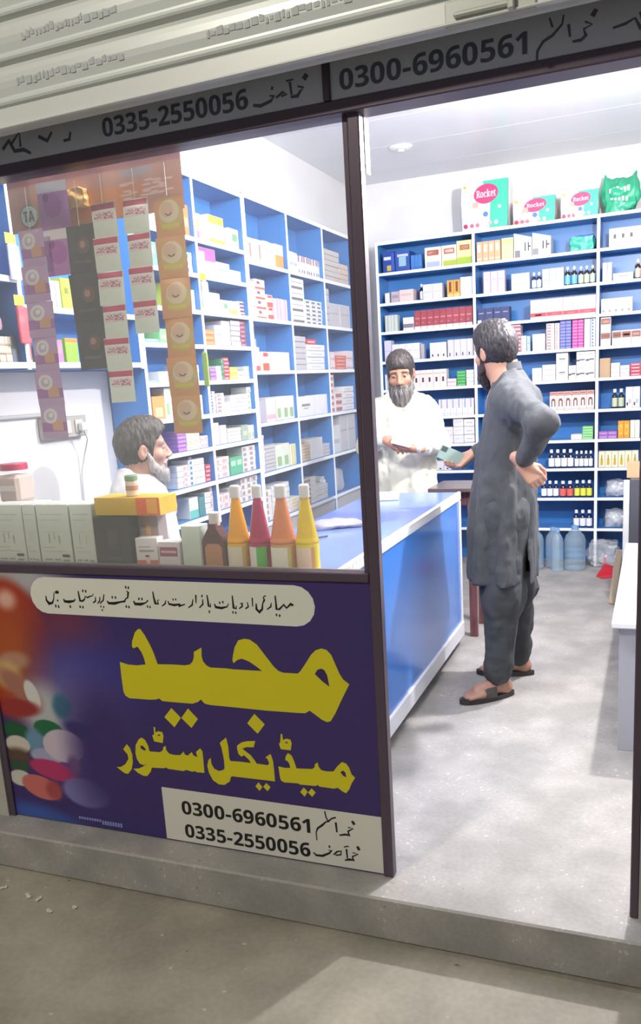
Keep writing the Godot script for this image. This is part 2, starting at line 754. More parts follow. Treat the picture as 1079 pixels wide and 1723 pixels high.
func plaster(key: String, seed: int, ramp: Array, rough: float) -> StandardMaterial3D:
	var m := StandardMaterial3D.new()
	m.resource_name = key
	m.albedo_texture = noise_tex(seed, 0.006, ramp, 512, 5)
	m.uv1_triplanar = true
	m.uv1_world_triplanar = true
	m.uv1_scale = Vector3(0.5, 0.5, 0.5)
	m.roughness = rough
	return m

func shell() -> void:
	var floor_mat := concrete("floor_concrete", 11, ["95928e", "a7a39f"], 350, "c6c3bf", "7c7975", 0.55, 0.865)
	var road_mat := concrete("pavement_concrete", 29, ["8d887b", "a29c8e"], 160, "c9c5b8", "55524a", 0.4)
	struct("floor", solid(Vector3(-2.6, -0.14, -4.9), Vector3(1.9, 0.0, 0.112), 0.006), floor_mat)
	struct("floor_pavement", solid(Vector3(-7, -0.34, 0.10), Vector3(7, -0.14, 9.0)), road_mat)
	var white := plaster("white_wall", 5, ["d9d8d8", "e2e1e2", "e6e5e6"], 0.75)
	struct("wall_left", solid(Vector3(-1.78, -0.1, -4.95), Vector3(-1.65, 3.3, -0.03)), white)
	struct("wall_back", solid(Vector3(-1.78, -0.1, -4.9), Vector3(1.05, 3.3, -4.745)), white)
	struct("wall_right", solid(Vector3(0.92, -0.1, -4.95), Vector3(1.05, 3.3, -0.03)), white)
	var wf := MB.new()
	wf.box(Vector3(-3.2, -0.14, -0.12), Vector3(-1.5, 3.4, 0.01))
	wf.box(Vector3(0.70, -0.14, -0.12), Vector3(2.6, 3.4, 0.02))
	wf.box(Vector3(-1.5, 2.46, -0.12), Vector3(0.70, 3.4, -0.01))
	struct("wall_front", wf.mesh(), plaster("front_wall", 8, ["a4a199", "b7b4ab", "c4c1b8"], 0.8))
	# ceiling of wide glossy plastic panels under a slab
	var c := struct("ceiling", solid(Vector3(-1.78, 3.062, -4.95), Vector3(1.05, 3.3, -0.03)), mat("slab", "9a9a9a", 0.8))
	var gloss := mat("ceiling_panel", "e2e2e5", 0.3, 0.0, 0.35)
	var z := -0.13
	while z > -4.7:
		var z1 := maxf(z - 0.6, -4.745)
		part("ceiling_panel", solid(Vector3(-1.65, 3.05, z1 + 0.0015), Vector3(0.92, 3.0615, z - 0.0015), 0.001), gloss, c)
		z -= 0.6

# ---- shop front: frame, glass, signs
const FRAME_HEX := "5a4d5b"

func front() -> void:
	var fm := mat("bronze_frame", FRAME_HEX, 0.38, 0.25)
	var t := thing("shop_front_frame", "dark bronze aluminium frame around the window and open doorway", "frame", Vector3(0, 0, 0))
	part("post", solid(Vector3(-0.040, 0, -0.034), Vector3(-0.008, 2.19, 0.002), 0.003), fm, t)
	part("mullion", solid(Vector3(-0.056, 0.94, -0.03), Vector3(-0.041, 2.19, -0.006), 0.002), fm, t)
	part("sill_rail", solid(Vector3(-1.475, 0.938, -0.035), Vector3(-0.041, 0.966, 0.003), 0.003), fm, t)
	part("sill_lip", solid(Vector3(-1.475, 0.966, -0.03), Vector3(-0.056, 0.9715, -0.022), 0.001), mat("lip", "8a7872", 0.35, 0.3), t)
	part("jamb", solid(Vector3(-1.505, 0, -0.05), Vector3(-1.475, 2.19, 0.004), 0.003), fm, t)
	part("jamb", solid(Vector3(0.677, 0.0, -0.05), Vector3(0.70, 2.19, 0.004), 0.003), fm, t)
	part("header_beam", solid(Vector3(-1.505, 2.168, -0.06), Vector3(0.70, 2.20, 0.02), 0.003), fm, t)
	part("header_stile", solid(Vector3(-0.092, 2.20, -0.01), Vector3(-0.074, 2.46, 0.028), 0.002), fm, t)
	part("latch_strip", solid(Vector3(-0.026, 2.03, -0.075), Vector3(-0.006, 2.166, -0.036), 0.002), mat("white_plastic", "f2f2f2", 0.35), t)
	struct("window_1", solid(Vector3(-1.475, 0.966, -0.018), Vector3(-0.056, 2.17, -0.013)), clear("window_glass", "e8eef0", 0.10, 0.0))
	# inside ledge that carries the goods in the window
	t = thing("window_ledge", "pale board ledge inside the window behind the sill rail", "ledge")
	part("board", solid(Vector3(-1.474, 0.905, -0.155), Vector3(-0.06, 0.93, -0.037), 0.003), mat("ledge_board", "d8d8d4", 0.5), t)

func curve_print(polys: Array, z0: float, z1: float, hex: String) -> ArrayMesh:
	var b := MB.new()
	b.paint(hex)
	for q in polys:
		var pl := PackedVector2Array()
		for i in q.size() / 2:
			pl.append(Vector2(q[i * 2], q[i * 2 + 1]))
		b.prism(pl, z0, z1, false)
	return b.mesh()

func pen_print(rows: Array, z0: float, z1: float, hex: String, fat := 1.0, lo := 0, hi := 9999) -> ArrayMesh:
	var b := MB.new()
	b.paint(hex)
	for i in range(lo, mini(hi, rows.size())):
		var q: Array = rows[i]
		var pts := []
		for j in q.size() / 3:
			pts.append(Vector3(q[j * 3], q[j * 3 + 1], q[j * 3 + 2] * fat))
		b.stroke(pts, z0, z1)
	return b.mesh()

func poster_image() -> ImageTexture:
	# the printed picture of capsules on the sign: sign x -1.475..-0.041, y 0.004..0.938
	var w := 860
	var h := 560
	var im := Image.create(w, h, false, Image.FORMAT_RGB8)
	im.fill(Color("3e2e6c"))
	var fx := w / 1.434
	var fy := h / 0.934
	for q in PILLS:
		var cx: float = (q[0] + 1.475) * fx
		var cy: float = (0.938 - q[1]) * fy
		var rx: float = q[2] * fx
		var ry: float = q[3] * fy
		var rot := deg_to_rad(q[4])
		var hue := Color(q[5])
		var soft: float = q[6]
		var ex := maxf(rx, ry) * (1.0 + soft)
		for y in range(maxi(0, int(cy - ex)), mini(h, int(cy + ex) + 1)):
			for x in range(maxi(0, int(cx - ex)), mini(w, int(cx + ex) + 1)):
				var dx := x - cx
				var dy := y - cy
				var u := (dx * cos(rot) - dy * sin(rot)) / rx
				var v := (dx * sin(rot) + dy * cos(rot)) / ry
				var r := sqrt(u * u + v * v)
				if r < 1.0 + soft:
					var k := 1.0 - smoothstep(1.0 - soft, 1.0 + soft, r)
					im.set_pixel(x, y, im.get_pixel(x, y).lerp(hue, k))
	return ImageTexture.create_from_image(im)

func signs() -> void:
	var ink := fin("sign_vinyl", 0.5)
	var t := thing("shop_sign", "purple shop sign with yellow Urdu lettering and capsules under the window", "sign", Vector3(0, 0, 0))
	var b := MB.new()
	b.box(Vector3(-1.475, 0.004, -0.03), Vector3(-0.041, 0.938, -0.006))
	var face := MB.new()
	face.rect(-1.475, 0.004, -0.041, 0.938, -0.0055)
	part("panel", b.mesh(), mat("sign_board", "3e2e6c", 0.5), t)
	var pm := StandardMaterial3D.new()
	pm.resource_name = "sign_print"
	pm.albedo_texture = poster_image()
	pm.roughness = 0.45
	part("printed_face", face.mesh(), pm, t)
	# rounded white strip of the slogan
	var pl := PackedVector2Array()
	for i in 9:
		var a := PI / 2 + PI * i / 8.0
		pl.append(Vector2(-1.204 + 0.064 * cos(a), 0.859 + 0.064 * sin(a)))
	for i in 9:
		var a := -PI / 2 + PI * i / 8.0
		pl.append(Vector2(-0.280 + 0.064 * cos(a), 0.859 + 0.064 * sin(a)))
	b = MB.new()
	b.paint("e6e6da")
	b.prism(pl, -0.0055, -0.005, false)
	part("slogan_strip", b.mesh(), ink, t)
	part("slogan_lettering", pen_print(SLOGAN_STROKES, -0.005, -0.0045, "1c1a1c", 1.5), ink, t).set_meta("kind", "stuff")
	for q in HEADLINE:
		part("headline_letter" if q.size() > 12 else "letter_dot", curve_print([q], -0.0055, -0.005, "dcd020"), ink, t)
	for q in SUBLINE:
		part("subtitle_letter" if q.size() > 12 else "letter_dot", curve_print([q], -0.0055, -0.005, "dcd020"), ink, t)
	for q in COUNTERS:
		part("letter_eye", curve_print([q], -0.005, -0.0046, "3a2a62"), ink, t)
	b = MB.new()
	b.paint("dedcd2")
	b.rect(-0.824, 0.006, -0.0415, 0.199, -0.005)
	part("phone_plate", b.mesh(), ink, t)
	var black := mat("black_print", "1b191b", 0.5)
	words("0300-6960561", true, false, -0.751, 0.108, 0.470, 0.0505, -0.0048, black, t, "phone_number")
	words("0335-2550056", true, false, -0.747, 0.022, 0.461, 0.0505, -0.0048, black, t, "phone_number")
	part("name_lettering", pen_print(NAMES_STROKES, -0.005, -0.0045, "1c1a1c", 1.45), ink, t).set_meta("kind", "stuff")
	b = MB.new()
	b.paint("8890c8")
	for i in 9:
		b.rect(-1.19 + i * 0.011, 0.027, -1.182 + i * 0.011, 0.037, -0.0052)
	for i in 8:
		b.rect(-1.09 + i * 0.011, 0.018, -1.082 + i * 0.011, 0.034, -0.0052)
	part("printer_mark", b.mesh(), ink, t).set_meta("kind", "stuff")
	# two panels of the sign above
	var hs := thing("header_sign", "grey-white header sign panel with number 0335-2550056 above the window", "sign")
	part("panel", solid(Vector3(-1.5, 2.20, -0.01), Vector3(-0.092, 2.46, 0.018), 0.002), mat("header_board", "c6cad8", 0.45), hs)
	var grey := mat("header_print", "555a6a", 0.5)
	words("0335-2550056", true, false, -0.762, 2.218, 0.457, 0.050, 0.0185, grey, hs, "phone_number")
	part("name_lettering", pen_print(HEADER_STROKES, 0.018, 0.0187, "555a6a", 1.3, 0, 11), ink, hs).set_meta("kind", "stuff")
	hs = thing("header_sign", "grey-white header sign panel with number 0300-6960561 above the doorway", "sign")
	part("panel", solid(Vector3(-0.074, 2.20, -0.01), Vector3(0.70, 2.46, 0.018), 0.002), mats["header_board"], hs)
	words("0300-6960561", true, false, -0.048, 2.217, 0.462, 0.049, 0.0185, grey, hs, "phone_number")
	part("name_lettering", pen_print(HEADER_STROKES, 0.018, 0.0187, "555a6a", 1.3, 11, 99), ink, hs).set_meta("kind", "stuff")

func shutter() -> void:
	var t := thing("roller_shutter", "half-raised ribbed steel roller shutter above the shop sign", "shutter", Vector3(0, 2.262, 0.12), 0.0)
	t.rotation.z = 0.012
	var m := fin("galvanised", 0.38, 0.15)
	var w0 := -1.9
	var w1 := 1.1
	var b := MB.new()
	b.paint("d9dbd8")
	b.box(Vector3(w0, 0.0, -0.018), Vector3(w1, 0.056, 0.012), 0.004)
	b.box(Vector3(w0, 0.0, -0.03), Vector3(w1, 0.006, 0.024), 0.002)
	part("bottom_bar", b.mesh(), m, t)
	var slat := MB.new()
	slat.paint("d0d4d1")
	# cross-section of one slat, extruded along x: hinge groove, rolled rib, broad slightly bowed face
	var prof := [Vector2(-0.004, 0.0), Vector2(0.003, 0.004), Vector2(0.009, 0.008), Vector2(0.011, 0.014), Vector2(0.009, 0.020), Vector2(0.003, 0.024), Vector2(0.002, 0.030), Vector2(0.005, 0.050), Vector2(0.006, 0.066), Vector2(0.005, 0.082), Vector2(0.002, 0.096), Vector2(-0.002, 0.104), Vector2(-0.004, 0.108)]
	for i in prof.size() - 1:
		var p: Vector2 = prof[i]
		var q: Vector2 = prof[i + 1]
		var nn := Vector3(0, -(q.x - p.x), q.y - p.y).normalized()
		slat.quad(Vector3(w0, p.y, p.x), Vector3(w1, p.y, p.x), Vector3(w1, q.y, q.x), Vector3(w0, q.y, q.x), nn)
		slat.quad(Vector3(w0, p.y, p.x - 0.0015), Vector3(w1, p.y, p.x - 0.0015), Vector3(w1, q.y, q.x - 0.0015), Vector3(w0, q.y, q.x - 0.0015), -nn)
	var sm := slat.mesh()
	var rng := RandomNumberGenerator.new()
	rng.seed = 12
	for i in 8:
		var o := part("slat", sm, m, t, Vector3(0, 0.056 + i * 0.108, 0))
		# worn, unreadable stencilled writing along the broad face
		b = MB.new()
		b.paint("b3b9bb")
		var x := w0 + 0.2 + rng.randf() * 0.3
		while x < 0.45:
			var run := rng.randf_range(0.2, 0.45)
			var x1 := x + run
			while x < x1:
				var l := rng.randf_range(0.006, 0.02)
				var y0 := rng.randf_range(0.046, 0.056)
				b.quad(Vector3(x, y0, 0.0066), Vector3(x + l, y0, 0.0066), Vector3(x + l, y0 + rng.randf_range(0.008, 0.02), 0.0072), Vector3(x, y0 + rng.randf_range(0.008, 0.02), 0.0072), Vector3(0, 0, 1))
				x += l + rng.randf_range(0.001, 0.006)
			x += rng.randf_range(0.1, 0.3)
		part("worn_print", b.mesh(), fin("sign_vinyl", 0.5), o).set_meta("kind", "stuff")
	b = MB.new()
	b.paint("c9ccc4")
	b.box(Vector3(0.25, -0.004, 0.012), Vector3(0.45, 0.05, 0.018), 0.003)
	b.box(Vector3(0.27, 0.012, 0.018), Vector3(0.40, 0.024, 0.028), 0.004)
	b.box(Vector3(0.39, 0.002, 0.018), Vector3(0.405, 0.044, 0.034), 0.003)
	part("lock_bracket", b.mesh(), m, t)

# ---- shelves
const BACK_LEVELS := [2.33, 2.10, 1.88, 1.65, 1.425, 1.198, 0.977, 0.762, 0.535, 0.298]
const NEAR_LEVELS := [2.252, 2.08, 1.903, 1.735, 1.556, 1.387, 1.218, 1.04, 0.873, 0.70, 0.53, 0.36]
const FAR_LEVELS := [2.21, 1.90, 1.60, 1.30, 1.005, 0.709]
const BLUE := "3d7abb"
const EDGE := "eef2fa"

func lipped(lo: Vector3, hi: Vector3) -> ArrayMesh:
	# blue board with a white strip along its front edge
	var b := MB.new()
	b.paint(BLUE)
	b.box(lo, Vector3(hi.x, hi.y, hi.z - 0.004))
	b.paint(EDGE)
	b.box(Vector3(lo.x, lo.y - 0.001, hi.z - 0.004), hi + Vector3(0, 0.001, 0), 0.0015)
	return b.mesh()

func shelf_unit(label: String, at: Transform3D, ups: Array, bays: Array, top: float, foot: float, depth: float) -> Node3D:
	var t := thing("shelf_unit", label, "shelf")
	t.transform = at
	var m := fin("laminate", 0.32)
	for i in ups.size():
		var u: float = ups[i]
		var k := 0.0003 * i
		part("upright", lipped(Vector3(u - 0.011, foot, -depth), Vector3(u + 0.011, top + 0.012, k)), m, t)
	for i in ups.size() - 1:
		var a: float = ups[i] + 0.0112
		var z: float = ups[i + 1] - 0.0112
		part("back_panel", solid(Vector3(a, foot, -depth), Vector3(z, top, -depth + 0.008), 0.0, BLUE), m, t)
		part("top_board", lipped(Vector3(a, top - 0.01, -depth + 0.008), Vector3(z, top + 0.012, 0)), m, t)
		for y in bays[i]:
			part("shelf_board", lipped(Vector3(a, y - 0.020, -depth + 0.008), Vector3(z, y, 0)), m, t)
	return t

func shelves() -> void:
	var t := shelf_unit("tall blue shelf unit with white edges along the back wall", back_at, [-1.52, -0.75, 0.15, 0.757], [BACK_LEVELS, BACK_LEVELS, BACK_LEVELS], 2.55, 0.0, 0.25)
	t = shelf_unit("tall blue shelf unit on left wall, nearest, with closely spaced shelves", left_at, [1.136, 1.706, 2.256], [NEAR_LEVELS, NEAR_LEVELS], 2.54, 0.0, 0.2)
	t = shelf_unit("blue shelf unit on left wall beside the back corner, wide cubes", left_at, [2.281, 2.87, 3.48, 4.09, 4.415], [FAR_LEVELS, FAR_LEVELS, FAR_LEVELS, FAR_LEVELS], 2.55, 0.0, 0.2)
	part("plinth", solid(Vector3(2.30, 0.0, -0.06), Vector3(4.40, 0.688, -0.012), 0.003, "b8bac0"), fin("laminate", 0.32), t)
	t = shelf_unit("short blue wall cabinet hung behind the sachet strips", left_at, [0.075, 0.36, 1.112], [[1.945, 1.645], [1.85, 1.645]], 2.40, 1.62, 0.2)

# ---- cartons
const STYLES := {
	"white": ["f3f3f5", []], "white2": ["f1f0f4", [[0.15, 0.55, 0.85, 0.62, "d5d3de"], [0.15, 0.42, 0.6, 0.47, "dcdae4"], [0.0, 0.0, 1, 0.08, "dcd8ea"]]],
	"white3": ["f2f2f4", [[0.0, 0.05, 1, 0.16, "c4c4d0"], [0.2, 0.45, 0.8, 0.62, "cfcfdb"]]],
	"navypack": ["2545a0", [[0.1, 0.6, 0.7, 0.75, "dfe6f8"], [0.35, 0.08, 0.7, 0.34, "c9b84a"], [0.75, 0.1, 0.95, 0.9, "3a5cc0"]]],
	"navypack2": ["2d52a8", [[0.25, 0.25, 0.75, 0.75, "9cc4d8"], [0.15, 0.72, 0.9, 0.85, "c6d6f0"]]],
	"bluebox": ["3f80cc", [[0.1, 0.1, 0.9, 0.2, "2f68b0"]]],
	"cereal_b": ["f3e6d2", [[0.15, 0.6, 0.85, 0.85, "c8483c"], [0.22, 0.66, 0.78, 0.8, "f6e2d0"], [0.1, 0.05, 0.9, 0.3, "aebcd8"]]],
	"cereal_g": ["f3e8d4", [[0.15, 0.6, 0.85, 0.85, "c8483c"], [0.22, 0.66, 0.78, 0.8, "f6e2d0"], [0.1, 0.0, 1, 0.28, "b4c84a"]]],
	"cereal_y": ["f2e6a8", [[0.2, 0.6, 0.85, 0.82, "c8583c"], [0.27, 0.65, 0.78, 0.78, "f6e6c0"], [0.0, 0.0, 1, 0.3, "a9c63c"]]],
	"whitedark": ["f4f4f6", [[0.82, 0.0, 1, 1, "26242a"]]], "greypink": ["c9bcc8", [[0.1, 0.4, 0.9, 0.7, "a898b0"]]],
	"blush": ["ecd6d2", [[0.1, 0.5, 0.9, 0.65, "dcbcb6"]]], "lav": ["e0def2", [[0.1, 0.48, 0.9, 0.52, "c6c2e0"]]],
	"gold": ["d9a548", [[0.32, 0.3, 0.68, 0.9, "7a3d22"], [0.05, 0.05, 0.95, 0.18, "f0d084"]]],
	"palegreen": ["d8e2da", [[0.42, 0.05, 0.55, 0.95, "a8b8b0"]]], "whiteband": ["f3f1f2", [[0.0, 0.2, 1, 0.5, "8a7f92"]]],
	"maroon": ["a84a58", [[0.0, 0.0, 1, 0.16, "f0ecf0"], [0.15, 0.55, 0.85, 0.62, "d08890"], [0.15, 0.3, 0.5, 0.36, "c87880"]]],
	"greylav": ["b4b0c0", []], "whitedot": ["efedf4", [[0.35, 0.1, 0.62, 0.26, "4a4858"]]],
	"lavmark": ["dedbf0", [[0.25, 0.06, 0.42, 0.24, "34303c"], [0.96, 0, 1, 1, "bcb8d0"]]],
	"reddot": ["f2ece8", [[0.32, 0.32, 0.62, 0.58, "6a2a34"], [0.1, 0.75, 0.9, 0.82, "e0c0b4"]]],
	"pinkwhite": ["f0e2e6", [[0.0, 0.1, 1, 0.3, "d8b4c0"]]], "green": ["4caf5c", [[0.1, 0.3, 0.9, 0.6, "78cc84"]]],
	"lilacstripe": ["f2f0f6", [[0.3, 0.45, 0.62, 1, "b6b4d8"], [0.1, 0.1, 0.9, 0.14, "d8d4e6"]]],
	"peach": ["f0b890", [[0.2, 0.5, 0.7, 0.85, "fbf0e6"], [0.1, 0.1, 0.9, 0.2, "f6d8bc"]]], "paleyellow": ["f4ecb0", [[0.1, 0.75, 0.9, 0.95, "c9d494"]]],
	"onex": ["f4f2f4", [[0.05, 0.02, 0.35, 0.3, "8a8690"], [0.6, 0.25, 0.66, 0.6, "3a3438"], [0.78, 0.25, 0.84, 0.6, "3a3438"], [0.84, 0.4, 0.94, 0.46, "3a3438"]]],
	"onex2": ["f4f2f4", [[0.02, 0.05, 0.32, 0.32, "9c98a2"], [0.55, 0.28, 0.62, 0.62, "3a3438"], [0.74, 0.28, 0.8, 0.62, "3a3438"], [0.8, 0.42, 0.92, 0.48, "3a3438"]]],
	"pinklilac": ["ecd2ec", [[0.0, 0.0, 0.06, 1, "d0aed4"], [0.2, 0.6, 0.8, 0.66, "dcb8dc"]]], "greywhite": ["dfe3e8", [[0.15, 0.35, 0.85, 0.5, "bcc4cc"]]],
	"navyswoosh": ["3a4270", [[0.0, 0.0, 0.5, 0.25, "eef0f6"], [0.5, 0.0, 0.75, 0.14, "eef0f6"], [0.2, 0.65, 0.8, 0.72, "9aa2c8"]]],
	"redband": ["f4dce0", [[0.0, 0.12, 1, 0.32, "c4505c"], [0.1, 0.6, 0.9, 0.64, "e8bcc4"], [0.3, 0.18, 0.7, 0.24, "e08088"]]],
	"redstripe": ["e8ccd0", [[0.0, 0.1, 1, 0.6, "b06070"]]], "palebluebox": ["bcd6ec", [[0.1, 0.5, 0.9, 0.6, "9cc0e0"]]],
	"stripew": ["f2f0f0", [[0.1, 0.1, 0.6, 0.75, "b09a98"]]], "stripepink": ["f2e4e2", [[0.1, 0.15, 0.7, 0.7, "d8aeb2"]]],
	"violetblue": ["7078c8", [[0.1, 0.2, 0.9, 0.55, "9aa0e0"]]], "magenta": ["d852a4", [[0.1, 0.2, 0.9, 0.55, "f08cc8"]]],
	"paleblue": ["e2eaf8", [[0.3, 0.0, 0.4, 1, "c8d6f0"]]], "bluestripe": ["eef2fa", [[0.2, 0.15, 0.6, 0.75, "6080c0"]]],
	"whiteprint": ["f4f4f4", [[0.25, 0.5, 0.75, 0.62, "8a8e92"], [0.35, 0.36, 0.65, 0.42, "b0b4b8"]]],
	"whiteprint2": ["f2f2f4", [[0.2, 0.75, 0.75, 0.82, "c0b4b8"], [0.0, 0.28, 0.35, 0.42, "5a5660"], [0.35, 0.34, 0.9, 0.46, "6c6872"]]],
	"brownarch": ["f2ecea", [[0.2, 0.28, 0.36, 0.72, "8a4a40"], [0.64, 0.28, 0.8, 0.72, "8a4a40"], [0.28, 0.66, 0.72, 0.82, "8a4a40"], [0.0, 0.05, 1, 0.14, "e4c8c4"]]],
	"lime": ["8cd48c", [[0.1, 0.3, 0.9, 0.6, "b0e6a8"]]], "figures": ["f4f2f4", [[0.14, 0.45, 0.22, 0.68, "605a64"], [0.4, 0.45, 0.48, 0.68, "605a64"], [0.66, 0.45, 0.74, 0.68, "605a64"], [0.1, 0.18, 0.9, 0.24, "c0b0b8"]]],
	"figsmall": ["f2f0f2", [[0.2, 0.08, 0.6, 0.24, "a09aa0"]]], "brownband": ["f4f0ee", [[0.04, 0.5, 0.96, 0.92, "9a6050"], [0.15, 0.62, 0.85, 0.78, "c49a8a"]]],
	"tan": ["c4a27c", []], "pinkbrown": ["d8aca0", [[0.1, 0.3, 0.9, 0.7, "b07468"]]], "lavflat": ["e2def0", [[0.1, 0.3, 0.9, 0.5, "c8c2e0"]]], "redflat": ["c8485c", [[0.15, 0.3, 0.85, 0.6, "f0c8d0"]]],
	"redflat2": ["e07468", [[0.15, 0.3, 0.85, 0.6, "f0b4a8"]]], "cherry": ["f4f2f0", [[0.12, 0.1, 0.36, 0.26, "9a2430"], [0.4, 0.2, 0.8, 0.42, "b8c4d0"]]],
	"purpleflat": ["a874c0", [[0.1, 0.3, 0.9, 0.55, "d0a8e0"]]], "orange": ["f0a030", [[0.2, 0.2, 0.8, 0.8, "f6c048"], [0.35, 0.35, 0.65, 0.6, "e88820"]]],
	"cream": ["efe9dc", []], "oilbottle": ["f4ecd0", [[0.32, 0.15, 0.68, 0.55, "d8b020"], [0.42, 0.5, 0.58, 0.78, "98a030"]]],
	"pinkyellow": ["f0d4e8", [[0.2, 0.4, 0.8, 0.8, "f2e48c"], [0.2, 0.08, 0.8, 0.35, "d88cc0"]]], "yellowends": ["f6f2e4", [[0.0, 0.72, 1, 1, "f0e050"], [0.0, 0.0, 1, 0.2, "ece060"]]],
	"greenlogo": ["f2f4ee", [[0.35, 0.4, 0.85, 0.75, "7aa880"]]], "purplecap": ["f6f4f6", [[0.35, 0.55, 1, 1, "b468c0"], [0.0, 0.85, 0.35, 1, "b468c0"]]],
	"bluewhite": ["d4e0f2", [[0.2, 0.2, 0.8, 0.6, "88a4d0"]]], "whiteyellow": ["f6f4e0", [[0.0, 0.0, 1, 0.4, "dce468"]]], "stripemar": ["f2eef0", [[0.3, 0.0, 1, 0.6, "7c5068"]]],
	"orangeflat": ["f48c54", [[0.1, 0.3, 0.9, 0.6, "f8b088"]]], "greyflat": ["c9c8cc", [[0.0, 0.0, 1, 0.15, "a8a6b0"]]], "maroonflat": ["94566c", [[0.1, 0.3, 0.7, 0.6, "c898a8"]]],
	"greenflat": ["4c9c78", [[0.0, 0.0, 1, 0.2, "3a7c60"]]], "yellowbox": ["f0dc60", [[0.1, 0.3, 0.9, 0.55, "f8f0b0"]]], "purplestripe": ["eeeaf6", [[0.0, 0.1, 0.6, 0.8, "7468b0"]]],
	"greenwhite": ["e8efe0", [[0.2, 0.1, 0.8, 0.5, "9cc088"]]], "greengrey": ["a8b8a4", [[0.2, 0.3, 0.8, 0.6, "c8d0bc"]]], "greenbox": ["5cb48c", [[0.15, 0.5, 0.85, 0.8, "b8e0c8"]]],
	"creamflat": ["f2ead8", [[0.2, 0.2, 0.8, 0.6, "d8c4a4"]]], "tealwhite": ["f0f4f0", [[0.0, 0.0, 1, 0.4, "6cc4bc"]]], "tealbox": ["4c8c90", []], "orangebox": ["f4a060", [[0.2, 0.1, 0.8, 0.5, "f8c898"]]],
	"tealpale": ["7cc0c0", [[0.3, 0.55, 0.8, 0.85, "e6f2ee"]]], "figpink": ["f6f0ee", [[0.4, 0.2, 0.6, 0.8, "b49088"], [0.1, 0.1, 0.3, 0.3, "dcc8c8"]]],
	"orangefoot": ["f4e8e0", [[0.0, 0.0, 1, 0.55, "eca050"]]], "brown": ["8a6450", []], "redfoot": ["f4ecec", [[0.0, 0.0, 1, 0.22, "e06858"], [0.2, 0.5, 0.5, 0.8, "8a5868"]]], "redfoot2": ["f0e0dc", [[0.2, 0.0, 1, 0.4, "e4604c"], [0.3, 0.75, 0.9, 0.95, "dc5058"]]],
	"pinkstripe": ["eccfe6", [[0.0, 0.0, 0.35, 1, "d8a4cc"], [0.4, 0.75, 0.9, 0.95, "f8ecf6"]]], "yellowstripe": ["f2f2e4", [[0.4, 0, 0.7, 1, "e4dc58"]]],
	"marontop": ["f4f2f4", [[0.0, 0.66, 0.75, 1, "a8849c"], [0.2, 0.08, 0.6, 0.26, "707088"]]], "bandprint": ["f4f4f4", [[0.1, 0.05, 0.9, 0.28, "70707c"], [0.1, 0.6, 0.9, 0.68, "a8a8b0"]]],
	"dashes": ["eceef2", [[0.15, 0.15, 0.75, 0.6, "6c7080"]]], "tanflat": ["e0ceb8", [[0.0, 0.0, 1, 0.2, "c4aa90"]]], "beigeflat": ["cfcac6", [[0.0, 0.0, 1, 0.12, "b0aaa8"]]], "beigeflat2": ["dccabc", [[0.0, 0.0, 1, 0.12, "bca89c"]]],
	"greylav2": ["ccccd2", [[0.1, 0.55, 0.9, 0.6, "b0b0ba"]]], "stripered": ["f2ecec", [[0.1, 0.1, 0.8, 0.65, "c47880"]]], "darkgrey": ["5c6878", []], "redbox": ["dc5460", [[0.0, 0.0, 1, 0.12, "f0c84c"]]],
	"lilacbox": ["b8a4cc", [[0.2, 0.2, 0.8, 0.7, "c8b8da"]]], "purplepic": ["b878b8", [[0.2, 0.4, 0.8, 0.85, "c89098"]]], "greenorange": ["8cd43c", [[0.0, 0.82, 1, 1, "f08038"]]], "whitecap": ["eceef4", [[0.1, 0.8, 0.9, 1, "f0a878"], [0.0, 0.45, 1, 0.7, "a0a4b4"]]],
	"limeyellow": ["c4d848", [[0.0, 0.0, 0.5, 1, "a4cc38"], [0.3, 0.5, 0.7, 0.7, "7c8c30"]]],
}
const BAY_NAMES := {"B1": "left back bay", "B2": "middle back bay", "B3": "right back bay", "L0": "first left bay", "L1": "second left bay", "A": "third left bay", "B": "fourth left bay", "C": "fifth left bay", "W1": "leftmost wall cabinet", "W2": "wall cabinet behind strips"}
const ORD := ["first", "second", "third", "fourth", "fifth", "sixth", "seventh", "eighth", "ninth", "tenth", "eleventh", "twelfth"]
var cache := {}

func carton(w: float, h: float, d: float, style: String) -> ArrayMesh:
	var key := "%s %.3f %.3f %.3f" % [style, w, h, d]
	if cache.has(key):
		return cache[key]
	var b := MB.new()
	var s: Array = STYLES[style]
	b.paint(s[0])
	b.col = b.col * 0.8
	if style.begins_with("onex"):
		# slanting top: higher at the left
		b.prism(PackedVector2Array([Vector2(-w / 2, 0), Vector2(w / 2, 0), Vector2(w / 2, h * 0.78), Vector2(-w / 2, h)]), -d, 0)
	else:
		b.box(Vector3(-w / 2, 0, -d), Vector3(w / 2, h, 0), 0.0008)
	for q in s[1]:
		b.paint(q[4])
		b.col = b.col * 0.8
		b.rect(lerpf(-w / 2, w / 2, clampf(q[0], 0.012, 0.988)), h * clampf(q[1], 0.012, 0.988), lerpf(-w / 2, w / 2, clampf(q[2], 0.012, 0.988)), h * clampf(q[3], 0.012, 0.988), 0.0004)
	cache[key] = b.mesh()
	return cache[key]

func level_of(bay: String, l: int) -> float:
	if bay in ["B1", "B2", "B3"]:
		return BACK_LEVELS[l]
	if bay in ["L0", "L1"]:
		return NEAR_LEVELS[l]
	if bay == "W1":
		return 1.645
	if bay == "W2":
		return [1.645, 1.85][l]
	return FAR_LEVELS[l]

func place_of(bay: String, l: int) -> String:
	if bay == "W1" or bay == "W2":
		return ("lower" if l == 0 else "upper") + " shelf, " + BAY_NAMES[bay]
	return ["top", "second", "third", "fourth", "fifth", "sixth", "seventh", "eighth", "ninth", "tenth"][l] + " shelf, " + BAY_NAMES[bay]

